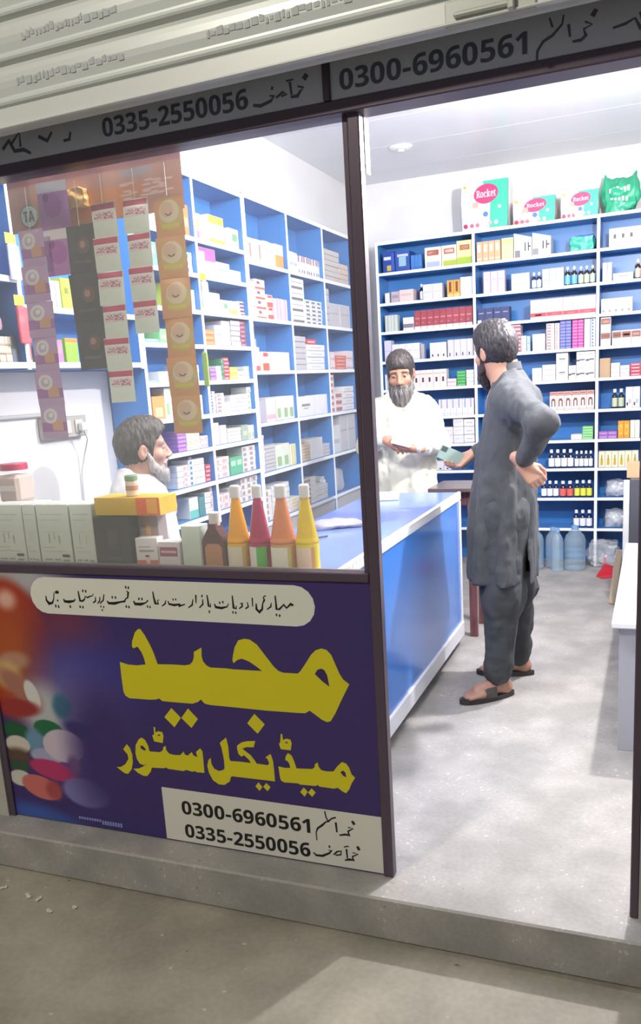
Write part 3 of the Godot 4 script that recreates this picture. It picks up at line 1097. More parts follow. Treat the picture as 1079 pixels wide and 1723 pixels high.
func stock() -> void:
	var rng := RandomNumberGenerator.new()
	rng.seed = 4
	var paper := fin("carton", 0.5)
	var todo := []
	for r in CARTONS:
		var bay: String = r[0]
		var back := bay in ["B1", "B2", "B3"]
		var at := back_at if back else left_at
		var n: int = r[5]
		var m: int = r[6]
		var w: float = (r[3] - r[2]) / n - 0.0015
		var h: float = r[4] / m
		var d := minf(0.17 if back else 0.13, maxf(0.05, w * 1.4))
		if m > 2:
			d = 0.10
		var y0 := level_of(bay, r[1]) + 0.0012
		var place := place_of(bay, r[1])
		var grp: String = "%s, %s" % [r[8], place] if n * m > 1 else ""
		for i in n:
			for j in m:
				var label: String = r[8]
				if n > 1:
					label += ", %s from left" % ORD[i]
				if m > 1:
					label += ", %s up" % ORD[j]
				label += ", " + place
				var hh := h - 0.0012
				var jit := rng.randf_range(-0.006, 0.004)
				var local := Vector3(r[2] + w / 2 + i * (w + 0.0015) + 0.0007, y0 + j * h, -0.025 + jit * (0.4 if m > 1 else 1.0))
				var xf := Transform3D(at.basis * Basis(Vector3.UP, rng.randf_range(-0.01, 0.01)), at * local)
				todo.append([w * hh / maxf((xf.origin - Vector3(0.711, 1.5, 2.2145)).length_squared(), 0.1), carton(w, hh, d, r[7]), xf, label, grp, m > 1])
	# upright cartons and flat stacked cartons; the smallest flat ones past three hundred are one mass
	todo.sort_custom(func(a, b): return a[0] > b[0])
	var flats := 0
	var rest := MB.new()
	for q in todo:
		if q[5]:
			flats += 1
			if flats > 296:
				var arr: Array = q[1].surface_get_arrays(0)
				for i in arr[Mesh.ARRAY_VERTEX].size():
					rest.v.append(q[2] * arr[Mesh.ARRAY_VERTEX][i])
					rest.n.append(q[2].basis * arr[Mesh.ARRAY_NORMAL][i])
					rest.c.append(arr[Mesh.ARRAY_COLOR][i])
					rest.t.append(Vector2())
				continue
		var o := part("flat_carton" if q[5] else "upright_carton", q[1], paper)
		o.transform = q[2]
		tag(o, q[3], "carton", q[4])
	if rest.v.size():
		var o := part("small_flat_cartons", rest.mesh(), paper)
		o.set_meta("kind", "stuff")
		tag(o, "smallest flat medicine cartons in the stacks on the shelves", "cartons")
	for r in BOTTLES:
		var bay: String = r[0]
		var at := back_at if bay in ["B1", "B2", "B3"] else left_at
		var n: int = r[5]
		var w: float = (r[3] - r[2]) / n
		var place := place_of(bay, r[1])
		for i in n:
			var label: String = r[9]
			if n > 1:
				label += ", %s from left" % ORD[i]
			var p := at * Vector3(r[2] + w * (i + 0.5), level_of(bay, r[1]) + 0.001, -0.06)
			small_bottle(p, minf(w * 0.46, 0.034), r[4], r[6], r[7], r[8], label + ", " + place, "%s, %s" % [r[9], place] if n > 1 else "")
	# flat pink-brown cartons lying on the row with brown arches
	for i in 6:
		var k := single("flat_carton", carton(0.052, 0.028, 0.06, "pinkbrown"), paper, "pink-brown flat carton, %s from left, on brown-arch cartons, middle back bay" % ORD[i], "carton", Vector3(), 0.0, "pink-brown flat cartons, middle back bay")
		k.transform = Transform3D(back_at.basis, back_at * Vector3(-0.166 + i * 0.0538, BACK_LEVELS[5] + 0.115, -0.03))
	var pouch := single("grey_carton", carton(0.17, 0.2, 0.03, "greylav2"), paper, "tall grey carton behind white ones, third shelf, third left bay", "carton")
	pouch.transform = Transform3D(left_at.basis, left_at * Vector3(2.56, FAR_LEVELS[2] + 0.001, -0.158))
	# red flat lid lying on the white stack, and bags on the left wall
	var o := single("flat_carton", carton(0.18, 0.035, 0.1, "redflat"), paper, "red flat carton lying on white stack, third shelf, fourth left bay", "carton")
	o.transform = Transform3D(left_at.basis, left_at * Vector3(3.24, FAR_LEVELS[2] + 0.171, -0.03))
	var bag := [["grey plastic bag on sixth shelf, fourth left bay", 3.41, FAR_LEVELS[5], 0.08, 0.16], ["grey plastic bag on sixth shelf, fifth left bay", 3.72, FAR_LEVELS[5], 0.3, 0.17]]
	for q in bag:
		var b := MB.new()
		b.paint("b0b3bb")
		b.pack(q[3], q[4], 0.09, 0.5, 0.02, int(q[1] * 100))
		var s := single("plastic_bag", b.mesh(), fin("soft_plastic", 0.35), q[0], "bag")
		s.transform = Transform3D(left_at.basis, left_at * Vector3(q[1], q[2] + 0.001, -0.11))
	var b2 := MB.new()
	b2.paint("d8b4cc")
	b2.pack(0.18, 0.14, 0.1, 0.5, 0.012, 9)
	var s2 := single("plastic_bag", b2.mesh(), fin("soft_plastic", 0.35), "pink plastic bag on tan cartons in the leftmost wall cabinet", "bag")
	s2.transform = Transform3D(left_at.basis, left_at * Vector3(0.22, 1.645 + 0.112, -0.09))
	# packets clipped to the uprights of the wall cabinet and the first tall unit
	var tags := [["white packet under yellow tag on the wall cabinet upright, upper", 0.335, 2.09, "f2f2f4", 0.13], ["red packet under yellow tag on the wall cabinet upright, lower", 0.34, 1.88, "e0505c", 0.14], ["pale packet under yellow tag on the second left bay upright", 1.73, 2.085, "dde6f0", 0.14]]
	for q in tags:
		var k := thing("hanging_packet", q[0], "packet")
		k.transform = Transform3D(left_at.basis, left_at * Vector3(q[1], q[2], 0.006))
		part("price_tag", solid(Vector3(-0.026, -0.036, 0), Vector3(0.026, 0, 0.002), 0.0, "f0dc34"), paper, k)
		var b := MB.new()
		b.paint(q[3])
		b.pack(0.058, q[4], 0.012, 0.3, 0.002, 5, 8)
		part("packet", b.mesh(), fin("soft_plastic", 0.35), k, Vector3(0, -0.038 - q[4] * 0.94, 0.008))

func small_bottle(at: Vector3, r: float, h: float, glass: String, cap: String, lab: String, label: String, group := "") -> void:
	var t := thing("medicine_bottle", label, "bottle", at, 0.0, group)
	var key := "bottle %s %s %s %.3f %.3f" % [glass, cap, lab, r, h]
	if not cache.has(key):
		var b := MB.new()
		b.paint(glass)
		b.lathe([Vector2(0, 0), Vector2(r * 0.95, 0), Vector2(r, 0.004), Vector2(r, h * 0.58), Vector2(r * 0.8, h * 0.68), Vector2(r * 0.42, h * 0.75), Vector2(r * 0.42, h * 0.84)], 16)
		var c := MB.new()
		c.paint(cap)
		c.lathe([Vector2(r * 0.42, h * 0.82), Vector2(r * 0.56, h * 0.82), Vector2(r * 0.56, h * 0.985), Vector2(r * 0.5, h), Vector2(0, h)], 14)
		var l := MB.new()
		l.paint(lab)
		l.lathe([Vector2(r * 1.012, h * 0.08), Vector2(r * 1.012, h * 0.54)], 16)
		cache[key] = [b.mesh(), c.mesh(), l.mesh()]
	part("glass", cache[key][0], fin("bottle_glass", 0.12), t)
	part("cap", cache[key][1], fin("plastic", 0.4), t)
	part("label", cache[key][2], fin("carton", 0.5), t)

# ---- nappy packs and bags on top of the back shelves
func packs_on_top() -> void:
	var y := 2.564
	nappy("large white and teal nappy pack with pink oval, on back shelves", -0.86, -0.48, y, 0.355, "f2f2f2", true)
	nappy("small wrapped nappy pack beside the large one, on back shelves", -0.475, -0.142, y, 0.185, "dcc4bc", false)
	nappy("small wrapped nappy pack next to the green bag, on back shelves", -0.13, 0.155, y, 0.185, "e0c8be", false)
	for q in [["puffed teal plastic bag with ears on top of back shelves", 0.285, 0.235, 7], ["teal plastic bag at the right end of back shelves", 0.575, 0.24, 12]]:
		var t := thing("teal_bag", q[0], "bag")
		t.transform = Transform3D(back_at.basis, back_at * Vector3(q[1], y, -0.12))
		var b := MB.new()
		b.paint("3fae86")
		b.pack(0.235, q[2], 0.15, 0.5, 0.03, q[3], 18, 0.06)
		part("bag", b.mesh(), fin("soft_plastic", 0.3), t)
		b = MB.new()
		b.paint("b4e2d0")
		for i in 6:
			b.rect(-0.07 + i * 0.024, 0.13 + 0.004 * (i % 2), -0.052 + i * 0.024, 0.16 + 0.006 * (i % 3), 0.0)
		for i in 5:
			b.rect(-0.06 + i * 0.025, 0.085 - 0.004 * i, -0.043 + i * 0.025, 0.10 + 0.004 * (i % 2), 0.0)
		part("print", b.mesh(), fin("carton", 0.5), t, Vector3(0, 0, 0.0815))
	var t2 := thing("teal_pack", "teal soft pack with blue tape, top shelf of middle back bay", "packet")
	t2.transform = Transform3D(back_at.basis, back_at * Vector3(0.03, 2.331, -0.11))
	var b3 := MB.new()
	b3.paint("3fb49c")
	b3.pack(0.18, 0.11, 0.12, 0.3, 0.012, 21)
	part("wrapper", b3.mesh(), fin("soft_plastic", 0.3), t2, Vector3(0, 0.004, 0))
	part("tape", solid(Vector3(-0.03, 0.09, -0.03), Vector3(0.085, 0.112, 0.045), 0.006, "2c6cb8"), fin("soft_plastic", 0.3), t2)

func nappy(label: String, s0: float, s1: float, y: float, h: float, hex: String, big: bool) -> void:
	var w := s1 - s0
	var t := thing("nappy_pack", label, "nappy pack", Vector3(), 0.0, "nappy packs on the back shelves")
	t.transform = Transform3D(back_at.basis, back_at * Vector3((s0 + s1) / 2, y, -0.12))
	var soft := fin("soft_plastic", 0.3)
	var b := MB.new()
	b.paint(hex)
	b.pack(w, h, 0.16, 0.10, 0.006, int(h * 100), 12)
	part("wrapper", b.mesh(), soft, t, Vector3(0, 0.002, 0))
	var z := 0.0845
	b = MB.new()
	b.paint("3fc4a0")
	var k := w / 2
	b.prism(PackedVector2Array([Vector2(k * 0.2, h * 0.03), Vector2(k * 0.9, h * 0.03), Vector2(k * 0.93, h * 0.95), Vector2(-k * 0.05, h * 0.95), Vector2(k * 0.25, h * 0.55)]), z - 0.03, z, false)
	part("teal_print", b.mesh(), soft, t)
	b = MB.new()
	b.paint("c43a70")
	var pl := PackedVector2Array()
	var c := Vector2(k * 0.08, h * (0.70 if big else 0.66))
	for i in 24:
		pl.append(c + Vector2(cos(TAU * i / 24) * w * 0.24, sin(TAU * i / 24) * h * (0.19 if big else 0.24)).rotated(0.12))
	b.prism(pl, z - 0.02, z + 0.001, false)
	part("oval_badge", b.mesh(), soft, t)
	words("Rocket", true, true, c.x - w * 0.19, c.y - h * 0.07, w * 0.38, h * 0.15, z + 0.0012, mat("badge_text", "f4e4ea", 0.5), t, "brand_lettering")
	var dots := [[-0.75, 0.87, 0.05, "c8b848"], [0.6, 0.42, 0.055, "d8ecc0"], [-0.35, 0.5, 0.10, "caa898"], [-0.4, 0.28, 0.14, "e4dcdc"], [0.05, 0.3, 0.08, "4c78c8"], [-0.75, 0.1, 0.07, "a82858"], [-0.5, 0.1, 0.06, "b85878"], [-0.28, 0.1, 0.06, "c06c84"], [-0.02, 0.12, 0.065, "f2e8ea"], [0.22, 0.12, 0.065, "d0a8ac"], [0.46, 0.12, 0.065, "f0ecec"]]
	for i in dots.size():
		var q: Array = dots[i]
		b = MB.new()
		b.paint(q[3])
		pl = PackedVector2Array()
		for j in 12:
			pl.append(Vector2(q[0] * k, q[1] * h) + Vector2.from_angle(TAU * j / 12) * q[2] * w * 0.6)
		b.prism(pl, z - 0.012, z + 0.0012 + i * 0.0001, false)
		part("picture", b.mesh(), soft, t)

# ---- counter, table, bench, cabinet
func counter() -> void:
	var t := thing("shop_counter", "glossy blue counter with white rim and skirting on castors", "counter", Vector3(-0.53, 0, -1.33))
	var blue := mat("counter_blue", "4a84d8", 0.14)
	var white := mat("counter_white", "e6e8ee", 0.3)
	var x1 := 0.243
	var x0 := -0.25
	var z0 := -1.0
	var z1 := 0.95
	part("side_panel", solid(Vector3(x1 - 0.02, 0.13, z0 + 0.02), Vector3(x1, 0.832, z1), 0.001), blue, t)
	part("end_panel", solid(Vector3(x0, 0.13, z0), Vector3(x1 - 0.021, 0.832, z0 + 0.02), 0.001), blue, t)
	part("end_panel", solid(Vector3(x0, 0.13, z1 - 0.02), Vector3(x1 - 0.021, 0.832, z1), 0.001), blue, t)
	part("keeper_panel", solid(Vector3(x0, 0.13, z0 + 0.021), Vector3(x0 + 0.02, 0.832, z1 - 0.021), 0.001), blue, t)
	part("top", solid(Vector3(x0 - 0.01, 0.834, z0 - 0.005), Vector3(x1 - 0.012, 0.878, z1), 0.002), mat("counter_top", "6a82dc", 0.16), t)
	var b := MB.new()
	b.paint("eceef0")
	b.box(Vector3(x1 - 0.011, 0.832, z0 - 0.02), Vector3(x1 + 0.008, 0.881, z1), 0.006)
	var rim := part("rim", b.mesh(), fin("laminate", 0.32), t)
	b = MB.new()
	b.paint("5a5a60")
	for i in 38:
		var z := z0 + 0.4 + i * 0.04
		var l := 0.016 if i % 5 == 0 else 0.009
		b.quad(Vector3(x1 + 0.0085, 0.874, z), Vector3(x1 + 0.0085, 0.874, z + 0.0025), Vector3(x1 + 0.0085, 0.874 - l, z + 0.0025), Vector3(x1 + 0.0085, 0.874 - l, z), Vector3(1, 0, 0))
	part("ruler_marks", b.mesh(), fin("carton", 0.5), rim)
	part("corner_trim", solid(Vector3(x1 - 0.004, 0.14, z0 - 0.012), Vector3(x1 + 0.008, 0.832, z0 + 0.014), 0.003), white, t)
	part("skirting", solid(Vector3(x1 - 0.01, 0.058, z0 - 0.012), Vector3(x1 + 0.012, 0.142, z1), 0.004), white, t)
	part("skirting", solid(Vector3(x0, 0.058, z0 - 0.008), Vector3(x1 - 0.011, 0.142, z0 + 0.012), 0.004), white, t)
	for q in [[x1 - 0.03, z0 + 0.12], [x1 - 0.03, 0.14], [x1 - 0.03, z1 - 0.1], [x0 + 0.06, z0 + 0.12], [x0 + 0.06, 0.18], [x0 + 0.06, z1 - 0.1]]:
		b = MB.new()
		b.paint("4a4a4e")
		b.xf = Transform3D(Basis(Vector3.FORWARD, PI / 2), Vector3(q[0], 0.026, q[1]))
		b.lathe([Vector2(0, -0.012), Vector2(0.022, -0.012), Vector2(0.026, -0.008), Vector2(0.026, 0.008), Vector2(0.022, 0.012), Vector2(0, 0.012)], 16)
		b.xf = Transform3D()
		b.paint("8c8c90")
		b.box(Vector3(q[0] - 0.016, 0.03, q[1] - 0.016), Vector3(q[0] + 0.016, 0.13, q[1] + 0.016), 0.003)
		part("castor", b.mesh(), fin("plastic", 0.4), t)
	# small wooden table past the end of the counter
	t = thing("side_table", "dark wooden side table with plank leg past the counter end", "table", Vector3(-0.37, 0, -2.64))
	var wood := StandardMaterial3D.new()
	wood.resource_name = "red_brown_wood"
	wood.albedo_texture = noise_tex(17, 0.02, ["5a3a3c", "6d474a", "7a5255", "64403f"], 256, 4)
	wood.uv1_triplanar = true
	wood.uv1_scale = Vector3(6, 0.8, 6)
	wood.roughness = 0.4
	part("table_top", solid(Vector3(-0.12, 0.862, -0.17), Vector3(0.15, 0.885, 0.20), 0.003), mat("dark_top", "584c4c", 0.25), t)
	part("leg", solid(Vector3(0.095, 0, 0.12), Vector3(0.14, 0.861, 0.15), 0.002), wood, t)
	part("leg", solid(Vector3(-0.11, 0, 0.12), Vector3(-0.07, 0.861, 0.15), 0.002), wood, t)
	part("leg", solid(Vector3(0.095, 0, -0.15), Vector3(0.14, 0.861, -0.12), 0.002), wood, t)
	part("leg", solid(Vector3(-0.11, 0, -0.15), Vector3(-0.07, 0.861, -0.12), 0.002), wood, t)
	part("apron", solid(Vector3(-0.069, 0.78, 0.125), Vector3(0.094, 0.861, 0.145), 0.002), wood, t)

func right_side() -> void:
	var t := thing("bench", "white-topped grey wooden bench against the right wall by the door", "bench", Vector3(0.745, 0, -1.85))
	var grey := mat("bench_grey", "a9abb6", 0.6)
	part("seat_top", solid(Vector3(-0.172, 0.522, -0.78), Vector3(0.172, 0.546, 0.80), 0.004), mat("bench_top", "f0f0f2", 0.35), t)
	part("end_board", solid(Vector3(-0.145, 0, 0.728), Vector3(0.17, 0.521, 0.75), 0.002), grey, t)
	part("end_board", solid(Vector3(-0.145, 0, -0.75), Vector3(0.17, 0.521, -0.728), 0.002), grey, t)
	part("stile", solid(Vector3(-0.055, 0.005, 0.7505), Vector3(-0.049, 0.50, 0.754), 0.001), mat("bench_dark", "8d8f9a", 0.6), t)
	part("rail", solid(Vector3(-0.150, 0.46, -0.72), Vector3(-0.13, 0.521, 0.72), 0.002), grey, t)
	t = thing("low_cabinet", "dark grey low cabinet with pale edge beside the back shelves", "cabinet", Vector3(0.73, 0, -3.3))
	part("body", solid(Vector3(-0.15, 0.0, -0.3), Vector3(0.185, 0.852, 0.3), 0.004), mat("cabinet_grey", "44464e", 0.45), t)
	part("edge_strip", solid(Vector3(-0.185, 0.0, 0.26), Vector3(-0.151, 0.845, 0.302), 0.003), mat("cabinet_edge", "c2c3c6", 0.5), t)
	single("cardboard_box", carton(0.13, 0.085, 0.13, "tan"), fin("carton", 0.5), "small beige cardboard box on the dark low cabinet", "box", Vector3(0.625, 0.853, -3.06))
	# plank leaning on the cabinet
	var b := MB.new()
	b.paint("c3b29c")
	b.box(Vector3(-0.02, 0, -0.012), Vector3(0.02, 0.36, 0.012), 0.003)
	var o := single("wooden_plank", b.mesh(), fin("raw_wood", 0.7), "pale wooden plank leaning beside the dark low cabinet", "plank", Vector3(0.475, 0.002, -3.35))
	o.rotation = Vector3(0.0, 0.0, -0.12)

# ---- sockets, cable, ceiling fitting
func wall_fittings() -> void:
	var t := thing("socket_board", "grey electric socket board with conduit and cable on left wall", "socket", Vector3(-1.65, 1.39, -0.75))
	var m := fin("plastic", 0.4)
	part("board", solid(Vector3(0.001, -0.045, -0.14), Vector3(0.035, 0.045, 0.14), 0.004, "a8a49e"), m, t)
	for z in [-0.08, 0.0, 0.08]:
		part("socket", solid(Vector3(0.035, -0.028, z - 0.026), Vector3(0.041, 0.028, z + 0.026), 0.002, "c6c2ba"), m, t)
	part("plug", solid(Vector3(0.041, -0.022, -0.10), Vector3(0.07, 0.014, -0.066), 0.005, "e8e8e4"), m, t)
	var b := MB.new()
	b.paint("b6b6b6")
	b.tube([Vector3(0.012, 0.06, 0.70), Vector3(0.012, 0.058, 0.1), Vector3(0.012, 0.03, 0.09)], 0.009)
	part("conduit", b.mesh(), m, t)
	b = MB.new()
	b.paint("d2d2d2")
	b.tube([Vector3(0.062, -0.02, -0.083), Vector3(0.06, -0.06, -0.10), Vector3(0.03, -0.12, -0.108), Vector3(0.01, -0.2, -0.10), Vector3(0.008, -0.5, -0.085), Vector3(0.008, -1.2, -0.085)], 0.0045)
	part("cable", b.mesh(), m, t)
	var d := thing("ceiling_rose", "small white round ceiling fitting near the back", "ceiling fitting", Vector3(-0.95, 3.05, -3.8))
	b = MB.new()
	b.paint("f2f2f2")
	b.lathe([Vector2(0, -0.022), Vector2(0.045, -0.020), Vector2(0.075, -0.010), Vector2(0.08, -0.001), Vector2(0, -0.001)], 24)
	part("cover", b.mesh(), m, d)
	b = MB.new()
	b.paint("dcdcdc")
	b.lathe([Vector2(0, -0.036), Vector2(0.02, -0.034), Vector2(0.024, -0.022), Vector2(0, -0.0215)], 16)
	part("knob", b.mesh(), m, d)

# ---- sachet strips hanging inside the window
func sachet_image(kind: String) -> ImageTexture:
	var w := 64
	var h := 80
	var im := Image.create(w, h, false, Image.FORMAT_RGB8)
	var rng := RandomNumberGenerator.new()
	rng.seed = hash(kind)
	match kind:
		"lilac":
			im.fill(Color("b898b4"))
			im.fill_rect(Rect2i(0, 40, 64, 22), Color("a06c9c"))
			im.fill_rect(Rect2i(30, 34, 26, 26), Color("c89878"))
			disc(im, 26, 24, 18, Color("d2ccc4"))
			disc(im, 26, 24, 11, Color("b8a8b4"))
			disc(im, 28, 22, 6, Color("d8d0c8"))
		"magenta":
			im.fill(Color("b478ac"))
			im.fill_rect(Rect2i(0, 0, 64, 18), Color("d6cec8"))
			disc(im, 30, 40, 20, Color("aa5ca4"))
			disc(im, 18, 26, 7, Color("7c3c80"))
		"dark":
			im.fill(Color("463f3c"))
			disc(im, 38, 34, 13, Color("6a4a42"))
			disc(im, 36, 32, 6, Color("a07868"))
			im.fill_rect(Rect2i(14, 58, 36, 4), Color("5c5450"))
		"whitered":
			im.fill(Color("d6dcc8"))
			im.fill_rect(Rect2i(0, 2, 62, 14), Color("b83c58"))
			im.fill_rect(Rect2i(4, 20, 56, 22), Color("d8c4c0"))
			for i in 46:
				im.fill_rect(Rect2i(rng.randi_range(6, 54), rng.randi_range(22, 38), 4, 2), Color("a8586c"))
			for i in 8:
				im.fill_rect(Rect2i(rng.randi_range(6, 56), rng.randi_range(48, 70), 2, 1), Color("a8b090"))
		"orange":
			im.fill(Color("c89058"))
			disc(im, 36, 40, 27, Color("bca460"))
			disc(im, 34, 30, 22, Color("ccb890"))
			disc(im, 30, 27, 15, Color("c8a484"))
			im.fill_rect(Rect2i(14, 54, 40, 8), Color("c4b440"))
			for i in 14:
				im.fill_rect(Rect2i(26 + i, 34 + int(4.0 * sin(i * 0.24)), 2, 2), Color("4c4038"))
		"poster":
			im.fill(Color("c08a70"))
			im.fill_rect(Rect2i(26, 34, 24, 40), Color("d0864c"))
			im.fill_rect(Rect2i(0, 0, 64, 12), Color("b07c70"))
			for i in 26:
				im.fill_rect(Rect2i(rng.randi_range(42, 58), rng.randi_range(30, 52), 3, 3), Color("dcb8a0"))
			disc(im, 48, 18, 6, Color("a89890"))
	return ImageTexture.create_from_image(im)

func disc(im: Image, cx: int, cy: int, r: int, c: Color) -> void:
	for y in range(maxi(0, cy - r), mini(im.get_height(), cy + r + 1)):
		for x in range(maxi(0, cx - r), mini(im.get_width(), cx + r + 1)):
			if (x - cx) * (x - cx) + (y - cy) * (y - cy) <= r * r:
				im.set_pixel(x, y, c)

# pillow-shaped sachet, centred, facing +z
func sachet(w: float, h: float, fat: float) -> ArrayMesh:
	var key := "sachet %.3f %.3f" % [w, h]
	if cache.has(key):
		return cache[key]
	var b := MB.new()
	var nn := 8
	for s in [1.0, -1.0]:
		var g := []
		for i in nn + 1:
			var row := []
			for j in nn + 1:
				var u := float(i) / nn
				var q := float(j) / nn
				var z: float = s * (0.0006 + fat * pow(sin(PI * u), 0.6) * pow(sin(PI * clampf((q - 0.06) / 0.88, 0.0, 1.0)), 0.6))
				row.append([Vector3((u - 0.5) * w, (q - 0.5) * h, z), Vector2(u, 1.0 - q)])
			g.append(row)
		for i in nn:
			for j in nn:
				var A = g[i][j]
				var B = g[i + 1][j]
				var C = g[i + 1][j + 1]
				var D = g[i][j + 1]
				var n3: Vector3 = (C[0] - A[0]).cross(D[0] - B[0]).normalized()
				if n3.z * s < 0:
					n3 = -n3
				b.tri(A[0], B[0], C[0], n3, n3, n3, A[1], B[1], C[1])
				b.tri(A[0], C[0], D[0], n3, n3, n3, A[1], C[1], D[1])
	cache[key] = b.mesh()
	return cache[key]

func printed(kind: String) -> StandardMaterial3D:
	var key := "print_" + kind
	if not mats.has(key):
		var m := StandardMaterial3D.new()
		m.resource_name = key
		m.albedo_texture = sachet_image(kind)
		m.roughness = 0.32
		m.backlight_enabled = true
		m.backlight = Color(0.10, 0.10, 0.10)
		mats[key] = m
	return mats[key]

func hanging_strips() -> void:
	# kind, label, left x, right x, top y, bottom y, count, z
	var rows := [
		["lilac", "long lilac sachet strip with pale circles, leftmost in window", -1.22, -1.118, 2.04, 1.376, 6, -0.12],
		["magenta", "short magenta sachet strip behind the lilac one in window", -1.142, -1.03, 2.178, 1.896, 2, -0.15],
		["dark", "dark brown sachet strip hanging in window", -1.042, -0.930, 2.035, 1.594, 3, -0.13],
		["whitered", "long white sachet strip with crimson bands beside the dark strip", -0.930, -0.838, 2.085, 1.484, 6, -0.12],
		["whitered", "shorter white sachet strip with crimson bands between longer strips", -0.811, -0.725, 2.082, 1.690, 4, -0.12],
		["orange", "long orange sachet strip with round emblems, rightmost in window", -0.707, -0.605, 2.076, 1.376, 6, -0.12]]
	for r in rows:
		var n: int = r[6]
		var h: float = (r[4] - r[5]) / n
		var w: float = r[3] - r[2]
		var t := thing("sachet_strip", r[1], "sachet strip", Vector3((r[2] + r[3]) / 2, r[5], r[7]), 0.0, "sachet strips hanging in the window")
		for i in n:
			var o := part("sachet", sachet(w, h, 0.006), printed(r[0]), t, Vector3(0.0, h * (i + 0.5), 0.003 * sin(i * 2.1)))
			o.rotation = Vector3(0.05 * sin(i * 1.7), 0.07 * sin(i * 2.3), 0.0)
		part("hook_cord", solid(Vector3(-0.0008, n * h - 0.004, -0.0008), Vector3(0.0008, 2.166 - r[5], 0.0008), 0.0, "a8a49c"), fin("plastic", 0.4), t)
	# orange display poster behind the strips, round logo, folded bunch
	var t := thing("display_poster", "orange printed display sheet hung behind the sachet strips", "poster", Vector3(-0.965, 2.05, -0.195))
	var b := MB.new()
	var cols := 14
	for i in cols:
		var x0 := -0.335 + 0.66 * i / cols
		var x1 := -0.335 + 0.66 * (i + 1) / cols
		var z0 := 0.006 * sin(i * 1.1)
		var z1 := 0.006 * sin((i + 1) * 1.1)
		var nn := Vector3(z0 - z1, 0, x1 - x0).normalized()
		var u0 := float(i) / cols
		var u1 := float(i + 1) / cols
		for s in [1.0, -1.0]:
			var dz: float = 0.0006 * s
			b.tri(Vector3(x0, 0, z0 + dz), Vector3(x1, 0, z1 + dz), Vector3(x1, 0.165, z1 + dz), nn * s, nn * s, nn * s, Vector2(u0, 1), Vector2(u1, 1), Vector2(u1, 0))
			b.tri(Vector3(x0, 0, z0 + dz), Vector3(x1, 0.165, z1 + dz), Vector3(x0, 0.165, z0 + dz), nn * s, nn * s, nn * s, Vector2(u0, 1), Vector2(u1, 0), Vector2(u0, 0))
	part("sheet", b.mesh(), printed("poster"), t)
	b = MB.new()
	b.paint("5c6c5c")
	b.xf = Transform3D(Basis(Vector3.RIGHT, PI / 2), Vector3(-0.25, 0.045, 0.010))
	b.lathe([Vector2(0, 0), Vector2(0.036, 0), Vector2(0.036, 0.002), Vector2(0, 0.002)], 24)
	b.paint("d0d8c4")
	b.lathe([Vector2(0, 0.002), Vector2(0.032, 0.002), Vector2(0.032, 0.003), Vector2(0, 0.003)], 24)
	part("round_logo", b.mesh(), fin("carton", 0.5), t)
	words("TA", true, false, -0.272, 0.028, 0.044, 0.034, 0.0135, mat("logo_text", "5a6a5c", 0.5), t)
	part("blue_strip", solid(Vector3(0.222, 0.022, 0.008), Vector3(0.30, 0.042, 0.0095), 0.0, "5470c0"), fin("carton", 0.5), t)
	part("blue_strip", solid(Vector3(0.148, 0.016, 0.008), Vector3(0.193, 0.04, 0.0095), 0.0, "5c9ce0"), fin("carton", 0.5), t)
	part("orange_bar", solid(Vector3(-0.125, -0.02, 0.03), Vector3(0.02, 0.008, 0.0315), 0.0, "d08a48"), fin("carton", 0.5), t)
	b = MB.new()
	b.paint("cc9c54")
	b.pack(0.12, 0.06, 0.03, 0.4, 0.015, 31)
	part("crumpled_bunch", b.mesh(), fin("soft_plastic", 0.35), t, Vector3(-0.065, 0.045, 0.02))
	# narrow green packet by the first tall unit
	t = thing("green_packet", "narrow lime-green packet hanging beside the orange strip", "packet", Vector3(-0.58, 1.516, -0.13))
	b = MB.new()
	b.paint("a4c860")
	b.pack(0.018, 0.112, 0.01, 0.35, 0.001, 3, 8)
	part("packet", b.mesh(), fin("soft_plastic", 0.35), t)
	part("cord", solid(Vector3(-0.001, 0.11, -0.001), Vector3(0.001, 0.655, 0.001), 0.0, "c8d0c0"), fin("plastic", 0.4), t)

# ---- goods on the window ledge
func ledge_box(label: String, x0: float, x1: float, y0: float, y1: float, z1: float, d: float, hex: String, prints: Array, turn := 0.0, called := "box") -> Node3D:
	var w := x1 - x0
	var h := y1 - y0
	var t := thing(called, label, "box", Vector3((x0 + x1) / 2, y0, z1 - d / 2), turn)
	part("carton", solid(Vector3(-w / 2, 0, -d / 2), Vector3(w / 2, h, d / 2), 0.0015, hex), fin("carton", 0.5), t)
	if prints:
		var b := MB.new()
		for i in prints.size():
			var q: Array = prints[i]
			b.paint(q[4])
			b.rect(lerpf(-w / 2, w / 2, q[0]) + 0.0016, h * q[1] + 0.0016, lerpf(-w / 2, w / 2, q[2]) - 0.0016, h * q[3] - 0.0016, d / 2 + 0.0003 + 0.0002 * i)
		part("print", b.mesh(), fin("carton", 0.5), t)
	return t

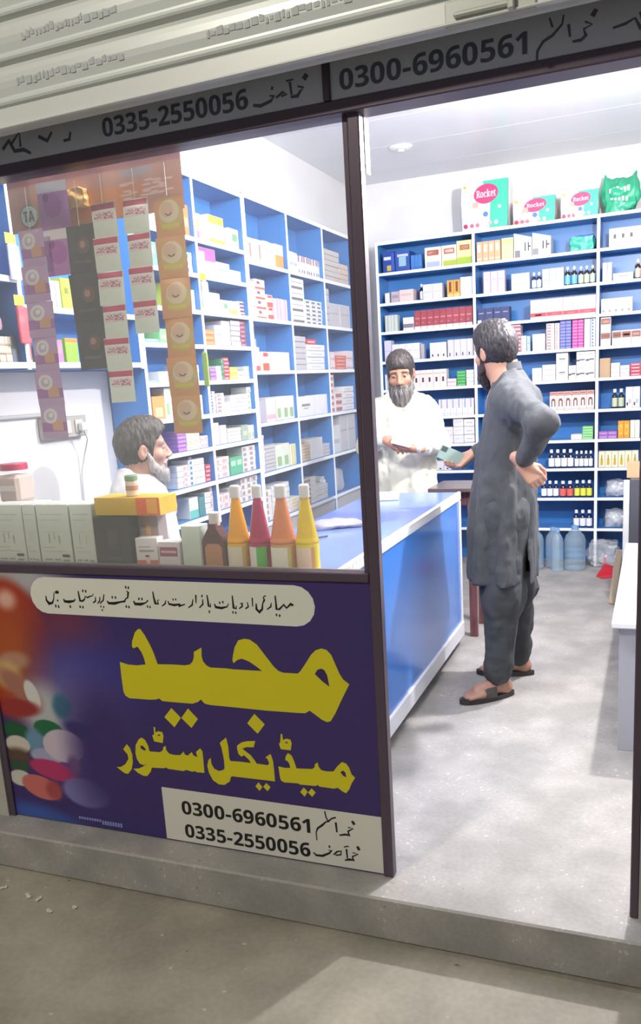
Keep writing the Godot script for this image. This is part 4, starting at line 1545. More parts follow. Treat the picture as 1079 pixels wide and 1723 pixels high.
func sill_goods() -> void:
	var y := 0.9312
	var lines := [[0.12, 0.84, 0.86, 0.87, "bfc4b6"], [0.12, 0.76, 0.7, 0.785, "bfc4b6"], [0.3, 0.42, 0.36, 0.58, "a9aea2"], [0.12, 0.30, 0.8, 0.32, "b4b9ab"], [0.1, 0.36, 0.5, 0.38, "b4b9ab"], [0.1, 0.17, 0.36, 0.205, "a0a598"], [0.42, 0.17, 0.62, 0.205, "a0a598"], [0.68, 0.16, 0.9, 0.2, "a0a598"], [0.12, 0.66, 0.8, 0.672, "bfc4b6"], [0.12, 0.6, 0.62, 0.61, "b8bdb0"], [0.62, 0.42, 0.67, 0.56, "a9aea2"], [0.48, 0.48, 0.52, 0.6, "a4a99c"]]
	var dark := [[0.68, 0.225, 0.92, 0.275, "3c3e38"]]
	ledge_box("tall white carton cut by the left edge of window, in ledge row", -1.472, -1.436, y, 1.155, -0.05, 0.09, "d8dccf", lines)
	ledge_box("first wide tall white carton with black mark in the ledge row", -1.432, -1.302, y, 1.163, -0.05, 0.09, "d8dccf", lines + dark, 0.03)
	ledge_box("narrow tall white carton between two wide white ones on ledge", -1.296, -1.243, y, 1.163, -0.05, 0.09, "d5d9cc", lines)
	ledge_box("second wide tall white carton with black mark in the ledge row", -1.238, -1.104, y, 1.163, -0.05, 0.09, "d8dccf", lines + dark, -0.02)
	ledge_box("tall white carton beside the black box on window ledge", -1.099, -1.010, y, 1.163, -0.05, 0.09, "d8dccf", lines)
	ledge_box("matte black gift box with faint emblem on window ledge", -1.004, -0.868, y, 1.121, -0.045, 0.10, "3a3836", [[0.34, 0.42, 0.7, 0.84, "4a4240"], [0.4, 0.5, 0.64, 0.76, "564842"], [0.3, 0.26, 0.74, 0.30, "55534e"], [0.36, 0.18, 0.68, 0.21, "504e4a"]])
	ledge_box("brown-grey carton with orange leaf behind small boxes on ledge", -0.866, -0.79, y, 1.125, -0.097, 0.055, "9c8c88", [[0.32, 0.55, 0.7, 0.85, "c08a60"], [0.38, 0.6, 0.64, 0.8, "d8a878"]])
	var t := ledge_box("yellow and orange flat box lying on the black box", -0.99, -0.742, 1.1265, 1.185, -0.044, 0.105, "d8b02c", [[0.64, 0.0, 1, 1, "e86a34"], [0.8, 0.1, 0.97, 0.95, "f0a838"]], 0.0, "flat_box")
	t = thing("ointment_jar", "tiny white jar with green lid on the orange flat box", "jar", Vector3(-0.862, 1.1865, -0.08))
	var b := MB.new()
	b.paint("e4d2bc")
	b.lathe([Vector2(0, 0), Vector2(0.019, 0), Vector2(0.0205, 0.003), Vector2(0.0205, 0.045), Vector2(0.018, 0.05)], 20)
	part("jar", b.mesh(), fin("plastic", 0.4), t)
	b = MB.new()
	b.paint("7ea274")
	b.lathe([Vector2(0.0205, 0.05), Vector2(0.0215, 0.05), Vector2(0.0215, 0.064), Vector2(0.019, 0.067), Vector2(0, 0.067)], 20)
	part("lid", b.mesh(), fin("plastic", 0.4), t)
	b = MB.new()
	b.paint("c08468")
	b.lathe([Vector2(0.0208, 0.018), Vector2(0.0208, 0.034)], 20)
	part("label", b.mesh(), fin("carton", 0.5), t)
	ledge_box("small white carton with orange foot and face print on ledge", -0.848, -0.77, y, 1.053, -0.044, 0.046, "e2dcd8", [[0.0, 0.0, 1, 0.42, "d8684c"], [0.42, 0.3, 0.64, 0.52, "e8c8b4"], [0.4, 0.48, 0.62, 0.56, "443c3c"], [0.12, 0.62, 0.86, 0.70, "9a9696"], [0.12, 0.74, 0.7, 0.8, "b4b0b0"]], 0.08)
	ledge_box("small white carton with maroon band on the ledge", -0.762, -0.684, y, 1.042, -0.042, 0.05, "d6d2d0", [[0.04, 0.56, 0.92, 0.86, "a04c64"], [0.1, 0.66, 0.86, 0.76, "d4b0b8"], [0.1, 0.1, 0.5, 0.3, "c8c6c2"]])
	ledge_box("pale green carton beside the brown bottle on the ledge", -0.678, -0.612, y, 1.092, -0.05, 0.06, "cfd9c6", [[0.2, 0.78, 0.7, 0.8, "b8c4b0"]])
	# flat amber bottle
	t = thing("tonic_bottle", "flat brown tonic bottle with orange label on the ledge", "bottle", Vector3(-0.573, y, -0.085))
	b = MB.new()
	b.paint("5c3034")
	b.prism(PackedVector2Array([Vector2(-0.04, 0.004), Vector2(-0.036, 0), Vector2(0.036, 0), Vector2(0.04, 0.004), Vector2(0.04, 0.112), Vector2(0.014, 0.152), Vector2(0.014, 0.165), Vector2(-0.014, 0.165), Vector2(-0.014, 0.152), Vector2(-0.04, 0.112)]), -0.022, 0.022)
	part("glass", b.mesh(), fin("bottle_glass", 0.12), t)
	b = MB.new()
	b.paint("d6cec6")
	b.lathe([Vector2(0.014, 0.158), Vector2(0.0175, 0.158), Vector2(0.0175, 0.198), Vector2(0.015, 0.2), Vector2(0, 0.2)], 20)
	part("cap", b.mesh(), fin("plastic", 0.4), t)
	b = MB.new()
	b.paint("c08458")
	b.prism(PackedVector2Array([Vector2(-0.03, 0.014), Vector2(0.03, 0.014), Vector2(0.03, 0.09), Vector2(0.02, 0.102), Vector2(-0.02, 0.102), Vector2(-0.03, 0.09)]), 0.022, 0.0226, false)
	part("label", b.mesh(), fin("carton", 0.5), t)
	# four tall syrup bottles
	syrup("orange-yellow syrup bottle, first of the four tall bottles on ledge", -0.494, "f0a800", "f4c814", 0.037, "e8dcc0", "e0c050", false)
	syrup("magenta syrup bottle with green label on the ledge", -0.420, "b02858", "b82c60", 0.035, "eceae0", "5cc040", true)
	syrup("peach syrup bottle with cream label on the ledge", -0.341, "d88450", "e0a868", 0.041, "f2eedc", "d8cc70", false)
	syrup("yellow syrup bottle, rightmost of the four tall bottles on ledge", -0.262, "e4c000", "ecd800", 0.036, "e8ccb0", "e09850", false)
	# jar of sweets at the far left
	t = thing("sweet_jar", "clear plastic jar with crimson lid at left end behind white cartons", "jar", Vector3(-1.50, 1.14, -0.27))
	b = MB.new()
	b.paint("d8bfb0")
	b.box(Vector3(-0.048, 0.004, -0.048), Vector3(0.048, 0.105, 0.048), 0.012)
	part("contents", b.mesh(), fin("soft_plastic", 0.35), t)
	part("wall", solid(Vector3(-0.052, 0.0, -0.052), Vector3(0.052, 0.122, 0.052), 0.014), clear("jar_plastic", "f0ece8", 0.12, 0.03), t)
	part("label", solid(Vector3(-0.04, 0.048, 0.0525), Vector3(0.045, 0.068, 0.0535), 0.0, "eadfd4"), fin("carton", 0.5), t)
	b = MB.new()
	b.paint("b82850")
	b.lathe([Vector2(0, 0.122), Vector2(0.05, 0.122), Vector2(0.05, 0.142), Vector2(0.047, 0.146), Vector2(0, 0.146)], 28)
	part("lid", b.mesh(), fin("plastic", 0.4), t)
	t = thing("jar_stand", "plain grey stand carrying the sweet jar by the left wall", "stand", Vector3(-1.50, 0, -0.27))
	part("top", solid(Vector3(-0.09, 1.12, -0.08), Vector3(0.09, 1.138, 0.08), 0.003, "c8c8c8"), fin("laminate", 0.32), t)
	part("post", solid(Vector3(-0.05, 0.0, -0.05), Vector3(0.05, 1.119, 0.05), 0.003, "b4b4b4"), fin("laminate", 0.32), t)

func syrup(label: String, x: float, deep: String, base: String, r: float, lab: String, lab2: String, split: bool) -> void:
	var t := thing("syrup_bottle", label, "bottle", Vector3(x, 0.9312, -0.088), 0.35, "tall syrup bottles on the ledge")
	var b := MB.new()
	b.paint(deep)
	# square lower body, tapering long neck
	b.lathe([Vector2(r * 0.98, 0.104), Vector2(r * 1.02, 0.11), Vector2(r * 0.98, 0.116), Vector2(r * 0.92, 0.122), Vector2(r * 0.36, 0.242), Vector2(r * 0.34, 0.25)], 20)
	var liquid := fin("syrup", 0.1)
	liquid.backlight_enabled = true
	liquid.backlight = Color(0.4, 0.34, 0.16)
	part("neck", b.mesh(), liquid, t)
	b = MB.new()
	b.paint(base)
	b.lathe([Vector2(0, 0), Vector2(r * 0.96, 0), Vector2(r, 0.005), Vector2(r, 0.100), Vector2(r * 0.98, 0.104)], 20)
	part("body", b.mesh(), liquid, t)
	b = MB.new()
	b.paint("d8d4cc")
	b.lathe([Vector2(r * 0.34, 0.244), Vector2(r * 0.44, 0.244), Vector2(r * 0.44, 0.279), Vector2(r * 0.38, 0.283), Vector2(0, 0.283)], 20)
	part("cap", b.mesh(), fin("plastic", 0.4), t)
	b = MB.new()
	b.paint(lab)
	# label wraps a part of the body
	for i in 12:
		var a0 := PI * 0.30 + i * 0.16
		var a1 := a0 + 0.16
		b.paint(lab2 if i < (6 if split else 2) else lab)
		var e0 := Vector3(cos(a0), 0, sin(a0))
		var e1 := Vector3(cos(a1), 0, sin(a1))
		var q := r * 1.012
		b.tri(e0 * q + Vector3(0, 0.012, 0), e1 * q + Vector3(0, 0.012, 0), e1 * q + Vector3(0, 0.096, 0), e0, e1, e1)
		b.tri(e0 * q + Vector3(0, 0.012, 0), e1 * q + Vector3(0, 0.096, 0), e0 * q + Vector3(0, 0.096, 0), e0, e1, e0)
		if i > 3 and i < 9:
			b.paint(deep)
			var q2 := r * 1.018
			b.tri(e0 * q2 + Vector3(0, 0.022, 0), e1 * q2 + Vector3(0, 0.022, 0), e1 * q2 + Vector3(0, 0.034, 0), e0, e1, e1)
			b.tri(e0 * q2 + Vector3(0, 0.022, 0), e1 * q2 + Vector3(0, 0.034, 0), e0 * q2 + Vector3(0, 0.034, 0), e0, e1, e0)
	part("label", b.mesh(), fin("carton", 0.5), t)

# ---- things on the counter
func counter_goods() -> void:
	var b := MB.new()
	b.paint("9a98a4")
	b.pack(0.26, 0.03, 0.12, 0.4, 0.02, 41, 14)
	single("plastic_bag", b.mesh(), fin("soft_plastic", 0.3), "crumpled grey plastic bag lying on the blue counter", "bag", Vector3(-0.60, 0.8795, -1.22), 0.5)
	b = MB.new()
	b.paint("2c3044")
	b.tube([Vector3(-0.035, 0, 0), Vector3(0.035, 0, 0)], 0.004)
	single("pen", b.mesh(), fin("plastic", 0.4), "dark pen beside the grey plastic bag on the counter", "pen", Vector3(-0.575, 0.883, -0.97), 0.9)
	single("paper_stack", solid(Vector3(-0.07, 0, -0.10), Vector3(0.07, 0.022, 0.10), 0.002, "e8e6ea"), fin("carton", 0.5), "white paper pad lying on the counter before the shopkeeper", "paper", Vector3(-0.64, 0.8795, -2.12), 0.25)

# ---- bottles, bags and scraps on the floor
func floor_goods() -> void:
	var pet := clear("blue_pet", "b4cfe2", 0.30, 0.04)
	var rows := [[-0.13, -4.33, 0.06, 0.33, "clear blue water bottle nearest the man, on floor by back shelves"], [-0.01, -4.38, 0.056, 0.32, "clear blue water bottle, second in the floor group"], [0.04, -4.25, 0.045, 0.33, "slim clear water bottle between larger ones on the floor"], [0.16, -4.33, 0.08, 0.34, "large clear ribbed water bottle at right of floor group"]]
	for r in rows:
		var R: float = r[2]
		var H: float = r[3]
		var t := thing("water_bottle", r[4], "bottle", Vector3(r[0], 0.001, r[1]), 0.0, "water bottles on the floor")
		var b := MB.new()
		var prof := [Vector2(0, 0.004), Vector2(R * 0.9, 0), Vector2(R, 0.012)]
		for i in 9:
			prof.append(Vector2(R * (0.955 if i % 2 else 1.0), 0.02 + i * H * 0.068))
		prof.append_array([Vector2(R, H * 0.68), Vector2(R * 0.85, H * 0.78), Vector2(R * 0.35, H * 0.90), Vector2(R * 0.28, H * 0.93)])
		b.lathe(prof, 24)
		part("bottle", b.mesh(), pet, t)
		b = MB.new()
		b.paint("7fa8d8")
		b.lathe([Vector2(R * 0.28, H * 0.92), Vector2(R * 0.34, H * 0.92), Vector2(R * 0.34, H), Vector2(0, H)], 16)
		part("cap", b.mesh(), fin("plastic", 0.4), t)
	var film := clear("clear_film", "e4e8ec", 0.35, 0.1)
	for q in [[0.29, 8, 0.13, "clear bag of round packs, eighth open shelf of right back bay, left"], [0.47, 8, 0.14, "clear bag of round packs, eighth open shelf of right back bay, right"], [0.28, 9, 0.14, "clear domed bag on lowest shelf of right back bay, left"], [0.47, 9, 0.15, "clear domed bag on lowest shelf of right back bay, right"]]:
		var t := thing("clear_bag", q[3], "bag")
		t.transform = Transform3D(back_at.basis, back_at * Vector3(q[0], BACK_LEVELS[q[1]] + 0.001, -0.11))
		var b := MB.new()
		b.pack(0.15, q[2], 0.14, 0.55, 0.015, int(q[0] * 100) + q[1], 12)
		part("film", b.mesh(), film, t)
		b = MB.new()
		b.paint("c6cbd4")
		b.pack(0.11, q[2] * 0.7, 0.10, 0.8, 0.012, int(q[0] * 90), 8)
		part("contents", b.mesh(), fin("soft_plastic", 0.35), t, Vector3(0, 0.004, 0))
	var b := MB.new()
	b.pack(0.24, 0.2, 0.2, 0.5, 0.03, 77, 12)
	single("clear_bag", b.mesh(), film, "large clear bag on the floor under the right back bay", "bag", Vector3(0.36, 0.001, -4.50))
	# red dustpan
	var t := thing("dustpan", "red plastic dustpan on the floor by the back shelves", "dustpan", Vector3(0.39, 0.002, -4.12), 0.5)
	t.scale = Vector3(0.72, 0.72, 0.72)
	b = MB.new()
	b.paint("c83848")
	b.prism(PackedVector2Array([Vector2(-0.09, 0), Vector2(0.08, 0.0), Vector2(0.09, 0.10), Vector2(0.0, 0.13)]), -0.012, 0.0)
	b.box(Vector3(-0.08, 0.0, 0.0), Vector3(0.08, 0.008, 0.10), 0.002)
	part("pan", b.mesh(), fin("plastic", 0.4), t)
	part("handle", solid(Vector3(-0.012, 0.128, -0.012), Vector3(0.012, 0.20, 0.0), 0.003, "d88890"), fin("plastic", 0.4), t)
	# crumbs of plaster on the pavement and floor
	var rng := RandomNumberGenerator.new()
	rng.seed = 3
	for q in [[-1.36, 0.225, "largest white plaster crumb on pavement by left edge"], [-1.24, 0.24, "white plaster crumb on pavement, second from left"], [-1.19, 0.245, "white plaster crumb on pavement, third from left"], [-1.11, 0.29, "flat white plaster crumb lying apart on the pavement"], [-1.04, 0.25, "white plaster crumb nearest the step face"]]:
		b = MB.new()
		b.paint("c9c5ba")
		b.pack(0.022 + rng.randf() * 0.012, 0.005, 0.014, 0.4, 0.004, rng.randi() % 99, 5)
		single("plaster_crumb", b.mesh(), fin("raw_wood", 0.7), q[2], "crumb", Vector3(q[0], -0.1395, q[1]), rng.randf() * 3.0, "plaster crumbs on the pavement")

# ---- people
func lin(hex: String) -> Color:
	return Color(hex).srgb_to_linear()

func frame_of(fwd: Vector3, up := Vector3.UP) -> Basis:
	var z := fwd.normalized()
	var x := up.cross(z).normalized()
	return Basis(x, z.cross(x), z)

# head in its own space: y up, z out of the face; appended to body and hair meshes
func head(body: MB, hair: MB, xf: Transform3D, skin: String, lip: String, hair_hex: String, beard_hex: String, beard: String, hairline: float) -> void:
	var f := Field.new(Vector3(-0.115, -0.21, -0.135), Vector3(0.115, 0.15, 0.15), 0.004)
	f.blob(Vector3(0, 0.028, -0.014), Vector3(0.074, 0.098, 0.096), 0.02)
	f.blob(Vector3(0, -0.045, 0.028), Vector3(0.056, 0.066, 0.062), 0.03)
	f.limb(Vector3(0, -0.085, 0.055), Vector3(0, -0.088, 0.068), 0.022, 0.018, 0.03)
	f.limb(Vector3(-0.04, 0.034, 0.066), Vector3(0.04, 0.034, 0.066), 0.016, 0.016, 0.02)
	f.limb(Vector3(-0.042, -0.018, 0.06), Vector3(0.042, -0.018, 0.06), 0.02, 0.02, 0.02)
	for s in [-1.0, 1.0]:
		f.blob(Vector3(s * 0.033, 0.014, 0.092), Vector3(0.017, 0.010, 0.014), 0.012, true)
		f.blob(Vector3(s * 0.032, 0.014, 0.074), Vector3(0.012, 0.012, 0.012), 0.003)
		f.blob(Vector3(s * 0.077, -0.002, -0.010), Vector3(0.009, 0.032, 0.019), 0.008)
		f.blob(Vector3(s * 0.086, 0.002, -0.002), Vector3(0.006, 0.018, 0.009), 0.004, true)
		f.blob(Vector3(s * 0.014, -0.024, 0.096), Vector3(0.010, 0.009, 0.011), 0.008)
	f.limb(Vector3(0, 0.022, 0.084), Vector3(0, -0.018, 0.106), 0.009, 0.012, 0.012)
	f.limb(Vector3(-0.018, -0.052, 0.083), Vector3(0.018, -0.052, 0.083), 0.0075, 0.0075, 0.01)
	f.limb(Vector3(-0.016, -0.062, 0.081), Vector3(0.016, -0.062, 0.081), 0.0085, 0.0085, 0.01)
	f.limb(Vector3(0, -0.05, -0.02), Vector3(0, -0.20, -0.035), 0.054, 0.060, 0.03)
	var cs := lin(skin)
	var cl := lin(lip)
	var ch := lin(hair_hex)
	var dark := lin("241a18")
	var wh := lin(skin).lerp(lin("c8beb8"), 0.45)
	var brow := lin(beard_hex).lerp(ch, 0.5)
	f.net(body, xf, func(p: Vector3) -> Color:
		var ax := absf(p.x)
		if p.z > 0.066 and absf(p.y - 0.013) < 0.0045 and absf(ax - 0.032) < 0.011:
			return dark if absf(ax - 0.032) < 0.0055 else wh
		if p.z > 0.06 and absf(p.y - 0.037 + ax * 0.06) < 0.005 and ax > 0.012 and ax < 0.052:
			return brow
		if p.z > 0.078 and absf(p.y + 0.057) < 0.009 and ax < 0.022:
			return cl
		return cs)
	# hair cap
	f = Field.new(Vector3(-0.115, -0.12, -0.135), Vector3(0.115, 0.16, 0.13), 0.004)
	f.blob(Vector3(0, 0.03, -0.016), Vector3(0.084, 0.110, 0.106), 0.02)
	f.blob(Vector3(0, 0.085, 0.02), Vector3(0.07, 0.058, 0.075), 0.03)
	f.blob(Vector3(0, -0.045 + hairline, 0.115), Vector3(0.092, 0.098, 0.105), 0.015, true)
	f.blob(Vector3(0, -0.165, -0.02), Vector3(0.17, 0.11, 0.13), 0.015, true)
	for s in [-1.0, 1.0]:
		f.blob(Vector3(s * 0.088, -0.008, 0.006), Vector3(0.022, 0.040, 0.032), 0.006, true)
	f.crumple(0.0045, 70.0, 22.0, 70.0, 5)
	var grey := lin("8c8884")
	f.net(hair, xf, func(p: Vector3) -> Color: return ch.lerp(grey, 0.12 * clampf(sin(p.x * 160.0 + p.y * 70.0) * sin(p.z * 120.0), 0.0, 1.0) if beard != "dark" else 0.0))
	# beard and moustache
	f = Field.new(Vector3(-0.10, -0.24, -0.03), Vector3(0.10, 0.02, 0.15), 0.004)
	var cb := lin(beard_hex)
	for s in [-1.0, 1.0]:
		f.limb(Vector3(s * 0.066, -0.012, 0.012), Vector3(s * 0.054, -0.066, 0.034), 0.010, 0.016, 0.02)
		f.limb(Vector3(s * 0.054, -0.066, 0.034), Vector3(s * 0.022, -0.098, 0.066), 0.016, 0.020, 0.02)
		f.limb(Vector3(s * 0.005, -0.038, 0.094), Vector3(s * 0.032, -0.052, 0.078), 0.007, 0.007, 0.008)
		f.limb(Vector3(s * 0.034, -0.052, 0.076), Vector3(s * 0.034, -0.086, 0.066), 0.007, 0.012, 0.01)
	f.limb(Vector3(-0.022, -0.098, 0.066), Vector3(0.022, -0.098, 0.066), 0.021, 0.021, 0.02)
	if beard == "long":
		f.limb(Vector3(0, -0.10, 0.068), Vector3(0, -0.165, 0.085), 0.052, 0.034, 0.03)
		f.limb(Vector3(-0.035, -0.09, 0.055), Vector3(-0.02, -0.15, 0.08), 0.034, 0.03, 0.03)
		f.limb(Vector3(0.035, -0.09, 0.055), Vector3(0.02, -0.15, 0.08), 0.034, 0.03, 0.03)
	elif beard == "dark":
		f.limb(Vector3(-0.03, -0.095, 0.055), Vector3(0, -0.125, 0.07), 0.028, 0.026, 0.02)
		f.limb(Vector3(0.03, -0.095, 0.055), Vector3(0, -0.125, 0.07), 0.028, 0.026, 0.02)
	elif beard == "grey":
		f.limb(Vector3(0, -0.095, 0.07), Vector3(0, -0.125, 0.082), 0.028, 0.018, 0.02)
	f.crumple(0.006, 90.0, 16.0, 90.0, 8)
	var cb2 := lin("85817e")
	f.net(hair, xf, func(p: Vector3) -> Color: return cb.lerp(cb2, clampf(0.5 + 0.5 * sin(p.x * 210.0), 0.0, 1.0) * 0.45 if beard == "long" else 0.0))

# hand: fingers along dir, palm facing palm, thumb towards thumb_side
func hand(body: MB, off: Vector3, wrist: Vector3, dir: Vector3, palm: Vector3, mirror: float, curl: Array, skin: String, spread := 1.0) -> void:
	var Y := dir.normalized()
	var Z := (palm - Y * palm.dot(Y)).normalized()
	var X := Y.cross(Z) * mirror
	var B := Basis(X, Y, Z)
	var f := Field.new(wrist - Vector3(0.15, 0.15, 0.15) + Y * 0.06, wrist + Vector3(0.15, 0.15, 0.15) + Y * 0.06, 0.0045)
	var xs := [0.029, 0.0095, -0.0095, -0.027]
	var ln := [0.070, 0.078, 0.072, 0.056]
	f.limb(wrist - Y * 0.04, wrist + B * Vector3(0, 0.02, 0), 0.026, 0.025, 0.02)
	for i in 4:
		var k := wrist + B * Vector3(xs[i], 0.088 - 0.004 * absf(i - 1.0), 0)
		f.limb(wrist + B * Vector3(xs[i] * 0.6, 0.01, 0), k, 0.0155, 0.0115, 0.012)
		var a: float = curl[i] * 0.55
		var p := k
		for j in 3:
			var l: float = ln[i] * [0.44, 0.31, 0.25][j]
			var q := p + B * Vector3(xs[i] * 0.12 * spread, cos(a), sin(a)).normalized() * l
			f.limb(p, q, 0.0098 - 0.0008 * j, 0.0092 - 0.0009 * j, 0.004)
			p = q
			a += curl[i] * [0.9, 0.7, 0.0][j]
	var t0 := wrist + B * Vector3(0.022, 0.022, 0.004)
	var t1 := wrist + B * Vector3(0.046, 0.052, 0.014)
	var t2 := wrist + B * Vector3(0.050, 0.078, 0.014 + 0.016 * curl[4])
	var t3 := wrist + B * Vector3(0.044 - 0.012 * curl[4], 0.098, 0.016 + 0.026 * curl[4])
	f.limb(t0, t1, 0.015, 0.0118, 0.012)
	f.limb(t1, t2, 0.0112, 0.0102, 0.004)
	f.limb(t2, t3, 0.0102, 0.0085, 0.004)
	var cs := lin(skin)
	f.net(body, Transform3D(Basis(), -off), func(_p: Vector3) -> Color: return cs)

func flat_paint(hex: String) -> Callable:
	var c := lin(hex)
	return func(_p: Vector3) -> Color: return c

func cloth(key: String) -> StandardMaterial3D:
	var m := fin(key, 0.85)
	m.rim_enabled = true
	m.rim = 0.06
	m.rim_tint = 0.6
	return m

func skin_mat() -> StandardMaterial3D:
	var m := fin("skin", 0.5)
	m.subsurf_scatter_enabled = true
	m.subsurf_scatter_strength = 0.06
	return m

func foot(f: Field, heel: Vector3, toe: Vector3) -> void:
	var d := (toe - heel).normalized()
	var s := d.cross(Vector3.UP).normalized()
	f.limb(heel + Vector3(0, 0.05, 0), heel + d * 0.03 + Vector3(0, 0.10, 0), 0.032, 0.036, 0.03)
	f.limb(heel + d * 0.02 + Vector3(0, 0.052, 0), heel + d * 0.15 + Vector3(0, 0.045, 0), 0.030, 0.026, 0.03)
	f.limb(heel + d * 0.05 + Vector3(0, 0.08, 0), heel + d * 0.15 + Vector3(0, 0.05, 0), 0.03, 0.024, 0.03)
	for i in 5:
		var o := s * (i - 2) * 0.017
		f.limb(heel + d * 0.14 + o * 1.1 + Vector3(0, 0.042, 0), heel + d * (0.225 - 0.012 * absf(i - 1.5)) + o + Vector3(0, 0.033, 0), 0.016, 0.010, 0.012)

func sandal(parent: Node, off: Vector3, heel: Vector3, toe: Vector3) -> void:
	var d := (toe - heel).normalized()
	var s := d.cross(Vector3.UP).normalized()
	var b := MB.new()
	b.paint("3a3636")
	var pl := PackedVector2Array()
	for i in 28:
		var a := TAU * i / 28
		var u := cos(a)
		var w := 0.042 + 0.010 * u
		pl.append(Vector2(0.10 + u * 0.145, sin(a) * w))
	b.xf = Transform3D(Basis(d, s, d.cross(s)), heel - off + Vector3(0, 0.0, 0))
	var up := 1.0 if d.cross(s).y > 0 else -1.0
	b.prism(pl, minf(0.002 * up, 0.024 * up), maxf(0.002 * up, 0.024 * up))
	var o := part("sandal", b.mesh(), fin("leather", 0.5), parent)
	var c := MB.new()
	c.paint("4a4640")
	var n := 10
	for i in n:
		var a0 := PI * i / n
		var a1 := PI * (i + 1) / n
		var q := []
		for k in [[0.07, a0], [0.07, a1], [0.165, a1], [0.165, a0]]:
			var hgt: float = 0.072 if k[0] < 0.1 else 0.046
			q.append(heel - off + d * k[0] + s * cos(k[1]) * 0.046 + Vector3(0, 0.022 + sin(k[1]) * hgt, 0))
		var nn: Vector3 = (s * cos((a0 + a1) / 2) + Vector3.UP * sin((a0 + a1) / 2)).normalized()
		c.quad(q[0], q[1], q[2], q[3], nn)
		c.quad(q[0] - nn * 0.003, q[1] - nn * 0.003, q[2] - nn * 0.003, q[3] - nn * 0.003, -nn)
	part("strap", c.mesh(), fin("leather", 0.5), o)

